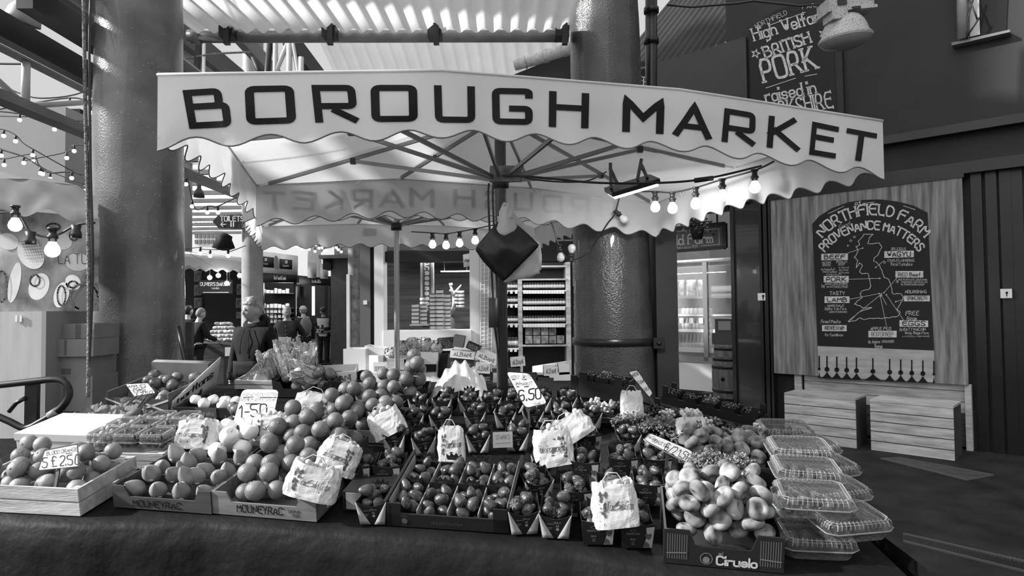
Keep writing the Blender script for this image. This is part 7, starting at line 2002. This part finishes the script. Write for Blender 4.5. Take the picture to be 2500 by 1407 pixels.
# jar shelf unit
JY = 9.0
root = thing('shelf_unit', 'tall wooden shelf unit full of jars left of the strapped column', 'shelves', at(1305, 960, JY))
m = MB(); prect(m, 1222, 640, 1398, 985, JY + .38, .04); m.build('back_panel', mat('shelf_back', .03), root, True)
for x in (1222, 1267, 1385):
    m = MB(); prect(m, x, 640, x + 7, 985, JY, .36); m.build('upright', wood, root, True)
for (x0, x1, y) in ((1228, 1267, 708), (1228, 1267, 742), (1228, 1267, 790), (1228, 1267, 850), (1274, 1385, 680), (1274, 1385, 708), (1274, 1385, 748), (1274, 1385, 790), (1274, 1385, 842), (1274, 1385, 648), (1228, 1385, 930)):
    m = MB(); prect(m, x0, y, x1, y + 5, JY - .01, .37); m.build('shelf', wood, root, True)
m = MB(); jarshape(m, None, .026, .088, 0, 1); JR2 = None
jm = [mat('jar_contents', .1, .3, .4, rnd=.5, var=.2), lidm]
for (x0, x1, y, n, nm) in ((1231, 1266, 706, 5, 'top left shelf'), (1231, 1266, 740, 5, 'second left shelf'), (1231, 1266, 788, 5, 'third left shelf'), (1232, 1264, 848, 4, 'lowest left shelf'), (1277, 1378, 706, 15, 'top right shelf'), (1277, 1380, 746, 15, 'second right shelf'), (1277, 1380, 788, 15, 'third right shelf')):
    for k_ in range(2 if n > 6 else 1):
        for i in range(n):
            p = at(x0 + (x1 - x0) * (i + .5) / n, y - .5, JY + .06 + k_ * .1); p.z = at(x0, y, JY).z + .004
            X = Matrix.Translation(p) @ Matrix.Scale(1.0 + .12 * k_ + (.5 if n == 4 else 0), 4)
            if JR2 is None:
                JR2 = thing('preserve_jar', 'x', 'jar', X); m = MB(); m.lathe([(.022, 0), (.0255, .004), (.0255, .062), (.02, .07)], 12); m.build('glass_body', jm[0], JR2)
                m = MB(); m.lathe([(.0265, .014), (.0265, .052)], 12); m.build('jar_label', labm, JR2); m = MB(); m.lathe([(.022, .068), (.022, .088), (0, .088)], 12); m.build('lid', gj, JR2)
                KIDS[JR2.name] = list(JR2.children); o = JR2
                for ch in JR2.children: KIDS[ch.name] = []
            else: o = dup(JR2, X)
            tag(o, 'labelled jar %s from left, %s row of the %s' % (ORD[i], ('front', 'rear')[k_], nm), None, 'jars on the shelf unit')
    for i in range(n if n > 6 else 3):
        p = at(x0 + (x1 - x0) * (i + .5) / (n if n > 6 else 3), y + 7, JY - .02); m = MB(); m.box((.036, .006, .05), p); m.build('shelf_ticket', paper, label='white shelf ticket %s from left under the %s' % (ORD[min(i, 15)], nm), cat='ticket', group='shelf tickets under the jars')
rb = random.Random(12)
for i in range(9):
    p = at(1282 + (i % 5) * 19, 0, JY + .1); z = at(1300, 841, JY).z + .005 + (i // 5) * .12; m = MB(); w_ = .1
    m.box((w_, .14, .11), (p.x, JY + .12, z + .056)); r_ = m.build('jar_pack', mat('pack_print', .3, .5, .3, var=.7, vs=16, rnd=.2), label='printed pack %s from left in the %s layer on the lowest right shelf' % (ORD[i % 5], ('lower', 'upper')[i // 5]), cat='packet', group='packs on the lowest right shelf')
l = bpy.data.lights.new('shelf_lamp', 'AREA'); l.energy = 9; l.size = .5; lo = bpy.data.objects.new('shelf_lamp', l); COL.objects.link(lo); lo.location = at(1310, 610, JY - .9); lo.rotation_euler = (R(35), 0, 0)
m = MB(); prect(m, 1200, 560, 1400, 640, JY + .3, .2); m.build('wall_dark', blackmatt, label='dark fascia above the jar shelf unit', kind='structure')
m = MB(); prect(m, 1200, 585, 1400, 590, JY + .1, .1); m.build('trim_rail', midgrey, label='pale rail across the dark fascia above the jars', kind='structure')
m = MB(); psheet(m, [(1300, 1050), (1395, 1066), (1395, 880), (1300, 895)], 8.2, .03, fn=lambda u, v: V((0, 0, 0))); m.build('slatted_board', mat('white_slats', .6, .6, .2, var=.1, vs=2, stretch=(.3, .3, 14)), label='white slatted board leaning below the jar shelves', cat='board')
# ================================================================ stock under the second canopy
TY = 6.32
root = thing('trestle_table', 'trestle table with a pale top under the second canopy', 'table', at(1000, 1000, TY))
tz = at(1000, 938, TY).z
m = MB(); a_, b_ = at(830, 938, TY), at(1372, 938, TY); m.box((b_.x - a_.x, 1.0, .03), ((a_.x + b_.x) / 2, TY + .5, tz - .015)); m.build('table_top', wood, root, True)
m = MB(); m.box((b_.x - a_.x - .1, .02, tz - .1), ((a_.x + b_.x) / 2, TY + .7, (tz - .1) / 2)); m.build('side_board', mat('grey_board', .25, .7, .2, var=.4, vs=3), root, True)
for t in (.12, .4, .7, .95):
    for s in (-1, 1): m = MB(); x = a_.x + (b_.x - a_.x) * t; m.bar((x, TY + .08, tz - .03), (x + s * .3, TY + .1, .02), .03, .03); m.build('leg', darkwood, root, True)
def stock(label, px, py, w, d, h, Y, rz=0, ry=0, rx=0, mt=mat('white_carton', .72, .65, .25), word=None, flip=False, wmt=None, group=None, lid=False, name='produce_carton'):
    Y += .42; p = at(px, py, Y); k = Y / FOC; w, h = w * k, h * k
    M_ = Matrix.Translation(p) @ Euler((R(rx), R(ry), R(rz))).to_matrix().to_4x4()
    root = thing(name, label, 'box', M_, group)
    crate_parts(root, M_, w, d, h, mt, lip=h)
    if word:
        m = MB(); s = -1 if flip else 1
        text(m, word, lambda u, v: V((s * u, -.003, h * (.72 if flip else .3) + s * v)), min(h * .5, w * .3), fit=w * .7, sw=.13, serif=.3); m.build('lettering', wmt or ink, root)
    return root
stock('white carton at the left end of the trestle table', 865, 905, 54, .3, 52, 6.0)
stock('white carton with open top, second from the left on the trestle table', 905, 912, 42, .3, 44, 6.0, rz=-20)
stock('white carton lying on the two left cartons', 912, 868, 50, .25, 20, 6.1, ry=8)
stock('small white crate with grey slotted side in the trestle row', 928, 915, 34, .2, 30, 5.9, word='IIIIIII')
stock('long white carton at the front left of the trestle table', 905, 935, 120, .2, 24, 5.8)
for i, (x, y, lab) in enumerate(((968, 934, 'pale slatted crate below the cauliflower leaves, beside the bare pole'), (1010, 936, 'pale slatted crate right of the bare pole'))):
    k = 6.32 / FOC; slat_crate(lab, Matrix.Translation(at(x, y, 6.32)), 46 * k, .3, 58 * k)
stock('white carton with a painted-on dark slot, in the middle of the trestle table', 1040, 938, 52, .3, 78, 6.0, ry=3)
m = MB(); prect(m, 1024, 890, 1064, 908, 6.4, .02)  # black plate put on for the shade inside the hand slot
m.build('slot_shade_plate', blackmatt, label='black plate painted for the shaded hand slot in the tall middle carton', cat='slot')
stock('dark carton right of the tall middle carton', 1088, 936, 34, .3, 74, 6.1, mt=mat('dark_carton2', .03, .5))
stock('dark upside-down printed carton tilted on the trestle table', 1118, 930, 62, .3, 60, 5.8, ry=8, mt=mat('printed_brown', .06, .5, .3, var=.3), word="KING'S", flip=True, wmt=mat('print_cream', .45))
stock('white printed tray resting on the tilted dark carton', 1128, 876, 60, .25, 18, 5.75, ry=6, word='ALBANI')
stock('white printed tray turned sideways next to the first printed tray', 1184, 884, 56, .25, 18, 5.7, ry=22, rz=-14, word='ALBANI')
stock('dark carton with a speckled side on top of the stock', 1087, 852, 36, .2, 26, 6.1, ry=-4, mt=mat('speckled_carton', .06, .6, .2, spots=(.3, 50, .3)))
stock('brown carton tipped over on top of the stock', 1117, 848, 26, .2, 28, 6.0, ry=10, mt=carton)
stock('black carton with pale lettering on top of the stock', 1152, 856, 34, .2, 16, 5.9, ry=24, mt=mat('dark_carton2', .03), word='BELOR', wmt=mat('print_cream', .45))
stock('low dark carton with a label at the front of the trestle table', 1178, 944, 46, .25, 30, 5.7, ry=4, mt=mat('dark_carton2', .03), word='ONE', wmt=mat('print_cream', .45))
for i, (x, y, w_, h_, dk) in enumerate(((1265, 895, 36, 20, 0), (1345, 918, 34, 22, 0), (1178, 912, 36, 22, 0), (1290, 945, 46, 30, 1), (1330, 948, 42, 26, 1), (1368, 950, 50, 40, 0), (1248, 925, 44, 26, 1), (1378, 915, 26, 26, 0))):
    stock('%s carton of the right-hand stock, %s' % ('dark' if dk else 'white', ('topmost beside the canopy pole', 'below the slatted board', 'left of the canopy pole', 'low, second row', 'low, next to the last', 'large one at the right end', 'behind the 6.50 card', 'small one against the strapped column')[i]), x, y, w_, .2, h_, 5.4 if i != 2 else 5.5, ry=(i * 13 % 9) - 4, mt=mat('dark_carton2', .03) if dk else cartonw, word=None if dk else ('ALBANI' if i in (0, 1, 2) else None))
caul = mat('cauliflower_leaf', .38, .6, .3, var=.4, vs=26, bump=.5, bs=40)
def frill(px, py, Y, r, label, seed):
    rg = random.Random(seed); c = at(px, py, Y); root = thing('leafy_head', label, 'vegetable', c, 'leafy heads on the trestle crates')
    m = MB(); m.ell((0, 0, 0), (r * .8, r * .8, r * .7), 14, 10); m.build('heart', caul, root)
    m = MB()
    for i in range(90):
        n = V((rg.gauss(0, 1), rg.gauss(0, 1), rg.gauss(0, .8) + .3)).normalized(); X = basis(n * r * .75, n.orthogonal(), n) ; s = r * rg.uniform(.18, .34)
        m.grid(lambda u, v: X @ V(((u - .5) * s * 1.6, (v - .5) * s + .2 * s * math.sin(u * 14), s * .5 * math.sin(PI * u) + .14 * s * math.sin(v * 11 + i))), 4, 3)
    m.build('leaves', caul, root)
    return root
for i, (x, y, r) in enumerate(((958, 868, .085), (982, 852, .09), (1008, 845, .095), (1036, 846, .1), (1060, 852, .09), (1022, 868, .09), (978, 874, .08))): frill(x, y, 6.5, r * 1.06, 'frilly leafy head %s from the left on the trestle crates' % ORD[[0, 2, 3, 5, 6, 4, 1][i]], i)
m = MB(); psheet(m, [(985, 985), (1210, 985), (1170, 925), (1010, 920)], [5.8, 5.8, 6.2, 6.2], .012, 20, 8, lambda u, v: V((0, 0, .03 * noise.noise(V((u * 8, v * 6, 4)))))); m.build('plastic_roll', mat('milky_plastic', .62), label='sheet of milky plastic over the front of the trestle stock', cat='sheet')
# ================================================================ people
skin = mat('skin', .42, .5, .35); skind = mat('tanned_skin', .22, .5, .35)
def evaluated(o):
    dg = bpy.context.evaluated_depsgraph_get(); e = o.evaluated_get(dg); me = e.to_mesh()
    vs = [v.co.copy() for v in me.vertices]; fs = [tuple(p.vertices) for p in me.polygons]; e.to_mesh_clear(); return vs, fs
def temp(vs, es, fs):
    me = bpy.data.meshes.new('tmp'); me.from_pydata([tuple(v) for v in vs], es, fs); o = bpy.data.objects.new('tmp', me); COL.objects.link(o); return o
def kill(o): me = o.data; bpy.data.objects.remove(o); bpy.data.meshes.remove(me)
def skinned(chains, lv=2):
    """chains: lists of (x, y, z, radius); chains that share a point are joined there; the first point is the root."""
    vs, rs, es, ix = [], [], [], {}
    for ch in chains:
        last = None
        for x, y, z, r in ch:
            k = (round(x, 4), round(y, 4), round(z, 4))
            if k not in ix: ix[k] = len(vs); vs.append((x, y, z)); rs.append(r)
            if last is not None and last != ix[k]: es.append((last, ix[k]))
            last = ix[k]
    o = temp(vs, es, [])
    o.modifiers.new('s', 'SKIN'); sm = o.modifiers.new('b', 'SUBSURF'); sm.levels = lv
    sv = o.data.skin_vertices[0].data
    for i, r in enumerate(rs): sv[i].radius = (r, r); sv[i].use_root = (i == 0)
    g = evaluated(o); kill(o); return g
def remeshed(mb, vox):
    o = temp(mb.v, [], mb.f); rm = o.modifiers.new('r', 'REMESH'); rm.mode = 'VOXEL'; rm.voxel_size = vox; s = o.modifiers.new('s', 'SMOOTH'); s.iterations = 3; s.factor = .4
    g = evaluated(o); kill(o); return g
def headfn(p):
    x, y, z = p
    g = lambda a, b, c, s: math.exp(-(((x - a) / s) ** 2 + ((z - c) / s) ** 2)) * (1 if y < 0 else 0)
    w = 1 - .26 * max(0, -z) ** 1.3 - .05 * max(0, z) ** 2
    yy = y * (1 - .10 * max(0, -z)) - (.06 if y < 0 else -.0) * max(0, -z) * (-1 if False else 1)
    f = .20 * math.exp(-((x / .16) ** 2 + ((z + .16) / .2) ** 2)) + .10 * math.exp(-((x / .11) ** 2 + ((z + .24) / .1) ** 2)) + .05 * g(0, 0, -.55, .22) + .04 * g(0, 0, .16, .4) + .07 * g(0, 0, -.82, .25)
    f -= .11 * (g(-.36, 0, .02, .2) + g(.36, 0, .02, .2)) + .05 * g(0, 0, -.46, .08)
    if y < 0: yy -= f
    return V((x * w, yy, z))
def person(name_label, px, Y, zbase, H, yaw, arms, top_m, leg_m, hair_m, skn=None, hair='short', lean=0, head=(0, 0, 0), legs=None, vox=.014, extra=None, bulk=1.0, cap=None):
    skn = skn or skin
    b = at(px, 700, Y); M_ = Matrix.Translation((b.x, Y, zbase)) @ Matrix.Rotation(R(yaw), 4, 'Z') @ Matrix.Scale(H / 1.75, 4)
    root = thing('person', name_label, 'person', M_)
    k = bulk; L = lean
    pel, sp, ch, nk = (0, 0, .96), (0, -.02 * L, 1.12), (0, -.07 * L, 1.32), (0, -.10 * L, 1.475)
    sh = {s: (s * .165 * (.9 + .1 * k), -.09 * L, 1.395) for s in (-1, 1)}
    legs = legs or {-1: ((-.09, -.01, .5), (-.10, .02, .09)), 1: ((.09, -.01, .5), (.10, .02, .09))}
    body = [[pel + (.10,), sp + (.10 * k,), ch + (.105 * k,), nk + (.055,), (nk[0], nk[1] - .02, 1.56, .055)]]
    topc = [[pel + (.145 * k,), sp + (.138 * k,), ch + (.142 * k,), (0, nk[1] + .01, 1.43, .10)]]
    legc = [[(0, 0, .98, .13 * k)]]
    for s in (-1, 1):
        el, wr = arms[s]
        body.append([ch + (.105 * k,), sh[s] + (.05,), el + (.037,), wr + (.026,)])
        topc.append([ch + (.142 * k,), sh[s] + (.078 * (.8 + .2 * k),), el + (.057,), tuple(V(el).lerp(V(wr), .92)) + (.045,)])
        kn, an = legs[s]; hp = (s * .09, 0, .92)
        body.append([pel + (.10,), hp + (.085,), kn + (.052,), an + (.034,), (an[0], an[1] - .1, .04, .032)])
        legc.append([(0, 0, .98, .13 * k), hp + (.105 * k,), kn + (.072,), (an[0], an[1], .10, .06)])
    mb = MB(); vs, fs = skinned(body); mb.add(vs, fs)
    HM = Matrix.Translation((nk[0], nk[1] - .035 - .02 * L, 1.612)) @ Euler((R(head[0]), R(head[1]), R(head[2]))).to_matrix().to_4x4()
    mb.ell((0, 0, 0), (.074, .093, .113), 28, 22, HM, fn=headfn)
    for s in (-1, 1): mb.ell((s * .075, .01, -.012), (.012, .022, .034), 10, 8, HM)
    for s in (-1, 1):                                    # palm, four fingers and a thumb
        el, wr = V(arms[s][0]), V(arms[s][1]); d = (wr - el).normalized(); sd = d.cross(V((0, 1, 0)) if abs(d.y) < .8 else V((0, 0, 1))).normalized(); nn = sd.cross(d)
        mb.ell((0, 0, 0), (.04, .018, .048), 12, 8, basis(wr + d * .045, sd, None, nn))
        for q in range(4):
            o = wr + d * .085 + sd * (-.027 + q * .018); ln = (.06, .072, .068, .052)[q]; cur = nn * (-.012 * s)
            mb.tube([o, o + d * ln * .5 + cur * .4, o + d * ln * .9 + cur * 1.6], [.0095, .009, .0075], 8)
        o = wr + d * .03 - sd * .035; mb.tube([o, o + d * .03 - sd * .022, o + d * .055 - sd * .028], [.012, .011, .009], 8)
    vs, fs = remeshed(mb, vox)
    m = MB(); m.add(vs, fs, 0, None, True); m.build('body', skn, root)
    vs, fs = skinned(topc); m = MB()
    m.add([p + V((noise.noise(p * 9) * .008, noise.noise(p * 9 + V((5, 0, 0))) * .008, 0)) for p in vs], fs, 0, None, True); m.build('top', top_m, root)
    vs, fs = skinned(legc); m = MB(); m.add([p + V((noise.noise(p * 11) * .007, noise.noise(p * 11 + V((5, 0, 0))) * .007, 0)) for p in vs], fs, 0, None, True); m.build('trousers', leg_m, root)
    for s in (-1, 1):
        an = legs[s][1]; m = MB(); m.ell((an[0], an[1] - .06, .045), (.05, .135, .05), 14, 8); m.build('shoe', blackmatt, root)
    m = MB()
    for s in (-1, 1): m.ell((s * .029, -.0855, .006), (.0115, .008, .0065), 10, 8, HM)
    m.build('eyes', mat('eye_dark', .03, .2, .5), root)
    m = MB()
    for s in (-1, 1): m.ell((s * .030, -.092, .024), (.016, .005, .003), 10, 6, HM)
    m.ell((0, -.0875, -.053), (.019, .005, .004), 10, 6, HM); m.build('brows_and_lips', mat('lip_shade', .14), root)
    m = MB()
    if hair == 'swept':
        def hf(p):
            t = .05 * math.sin(p.x * 6 + p.z * 5) + .05 * noise.noise(p * 5) + .045 * noise.noise(V((p.x * 22 + p.z * 6, p.y * 7, p.z * 5)))
            return p * (1.04 + t + .16 * max(0, p.z) * max(0, -p.y + .4)) if (p.z > .38 - .9 * max(0, p.y)) else p * .93
        m.ell((0, .008, .012), (.078, .096, .116), 48, 40, HM, fn=hf)
    else:
        def hf(p): return p * (1.05 + .03 * noise.noise(p * 8)) if (p.z > .42 - .95 * max(0, p.y + .12)) else p * .92
        m.ell((0, .008, .008), (.077, .095, .115), 36, 28, HM, fn=hf)
    m.build('hair', hair_m, root)
    if cap:
        m = MB(); m.ell((0, 0, .03), (.09, .108, .1), 22, 14, HM, fn=lambda p: V((p.x, p.y, max(p.z, 0)))); m.grid(lambda u, v: HM @ V(((u - .5) * .15, -.09 - .085 * v * (1 - (2 * u - 1) ** 2 * .5), .035 - .02 * v - .03 * (2 * u - 1) ** 2)), 8, 4, th=.004); m.build('cap', cap, root)
    if extra: extra(root, HM, nk)
    return root
dark_cl = mat('dark_cloth', .018, .8, .15, var=.3, vs=6, bump=.25, bs=14); navy = mat('navy_cloth', .03, .85, .15, var=.25, vs=6, bump=.25, bs=14); hairb = mat('fair_hair', .3, .5, .3, var=.4, vs=30, stretch=(1, 1, .3)); hairg = mat('grey_hair', .2, .6, .3, var=.3, vs=40); haird = mat('dark_hair', .02, .5, .3)
down = {-1: ((-.235, .02, 1.14), (-.25, -.03, .9)), 1: ((.235, .02, 1.14), (.25, -.03, .9))}
def hood(root, HM, nk):
    m = MB()
    m.tube([V((.085 * math.cos(a) * 1.05, .02 + .075 * math.sin(a), 1.475 + .035 * math.sin(a) + .012)) for a in [i * 2 * PI / 20 for i in range(21)]], [.034 + .022 * max(0, math.sin(i * 2 * PI / 20)) for i in range(21)], 10, cap=False)
    m.ell((0, .085, 1.44), (.11, .06, .085), 16, 10); m.build('hood', dark_cl, root)
    m = MB()
    for s in (-1, 1): m.tube([(s * .03, -.105, 1.44), (s * .035, -.15, 1.36), (s * .045, -.158, 1.26), (s * .04, -.162, 1.2)], .004, 6)
    m.build('drawstrings', blackmatt, root)
    m = MB(); m.grid(lambda u, v: V((-.13 + .26 * u, -.15 - .015 * math.sin(PI * u), .98 + .15 * v)), 6, 3, th=.01); m.build('front_pocket', dark_cl, root)
person('fair-haired young person in a dark hoodie standing behind the stall, looking left', 622, 6.4, 0, 1.79, -14, down, dark_cl, dark_cl, hairb, hair='swept', head=(2, 0, -26), vox=.009, extra=hood, bulk=1.08)
def buttons(root, HM, nk):
    m = MB()
    for i in range(5): m.ell((0, -.146, 1.36 - i * .08), (.006, .004, .006), 8, 6)
    m.build('shirt_buttons', palegrey, root)
hips = {-1: ((-.30, .06, 1.16), (-.17, -.10, 1.0)), 1: ((.30, .06, 1.16), (.17, -.10, 1.0))}
person('grey-haired person in a black shirt, hands at the waist, behind the one in the hoodie', 702, 12.0, 0, 1.74, 6, hips, dark_cl, dark_cl, hairg, skind, head=(4, 0, 28), extra=buttons, bulk=1.22)
def pack_(root, HM, nk):
    m = MB(); m.ell((0, .17, 1.25), (.15, .1, .22), 16, 12); m.build('backpack', midgrey, root)
    m = MB()
    for s in (-1, 1): m.tube([(s * .1, .1, 1.45), (s * .1, -.08, 1.47), (s * .11, -.16, 1.34), (s * .12, -.1, 1.15)], .016, 6)
    m.build('straps', palegrey, root)
person('person in a pale cap with a striped rucksack strap, turned away, beside the black shirt', 741, 15.5, 0, 1.76, 215, down, navy, dark_cl, hairg, skin, cap=palegrey, extra=pack_)
vestm = mat('vest_pale', .6, .7); bandm = mat('vest_band', .2, .6)
def vest(root, HM, nk):
    m = MB(); 
    def vf(u, v):
        a = 2 * PI * u; z = .92 + .50 * v; r = .165 + .01 * math.sin(v * 9)
        return V((r * math.cos(a) * 1.05, r * math.sin(a) * .92 - .02 * v, z))
    m.grid(vf, 28, 10); vo = m.build('hi_vis_vest', vestm, root)
    for z in (.98, 1.12):
        m = MB(); m.lathe([(.174, z), (.177, z + .005), (.177, z + .045), (.174, z + .05)], 28, Matrix.Diagonal((1.05, .95, 1, 1))); m.build('reflective_band', bandm, vo)
    m = MB(); m.grid(lambda u, v: V((-.03 + .06 * u, -.185 + .05 * v, 1.02 + .4 * v)), 2, 4, th=.01); m.build('zip_gap', dark_cl, vo)
    m = MB(); m.box((.07, .012, .13), (-.08, -.33, 1.15), None); m.build('phone', blackmatt, root)
phone = {-1: ((-.25, -.06, 1.16), (-.11, -.28, 1.12)), 1: ((.25, -.06, 1.16), (.02, -.27, 1.1))}
person('person in a cap and pale hi-vis vest looking down at a phone', 790, 17.8, 0, 1.74, 4, phone, dark_cl, dark_cl, haird, skin, cap=darkgrey, head=(24, 0, 10), extra=vest)
behind = {-1: ((-.24, .12, 1.16), (-.08, .2, 1.0)), 1: ((.24, .12, 1.16), (.06, .2, 1.0))}
person('person in a dark coat with a pale collar, half hidden behind the worn grey column', 846, 19.0, 0, 1.84, 70, behind, navy, darkgrey, hairb, skin, extra=lambda r_, h_, n_: MB().lathe([(.085, 1.43), (.1, 1.46), (.075, 1.52)], 16).build('collar', palegrey, r_))
bake = {-1: ((-.24, -.1, 1.16), (-.2, -.34, 1.08)), 1: ((.24, -.1, 1.16), (.2, -.34, 1.08))}
person('dark-clothed person with short hair turned away at the bakery counter, the nearer one', 479, 12.6, 0, 1.72, 150, bake, dark_cl, dark_cl, hairg, skin, lean=.6, head=(14, 0, 0))
person('dark-clothed person with short hair at the bakery, partly behind the peeling column', 455, 13.4, 0, 1.78, 165, bake, dark_cl, dark_cl, haird, skin, lean=.3, head=(6, 0, 0))
person('person in an apron with dark hair bending over the stacked cheeses in the shop', 1078, 11.9, 0, 1.78, 120, bake, midgrey, palegrey, haird, skin, lean=1.2, head=(20, 0, 0))
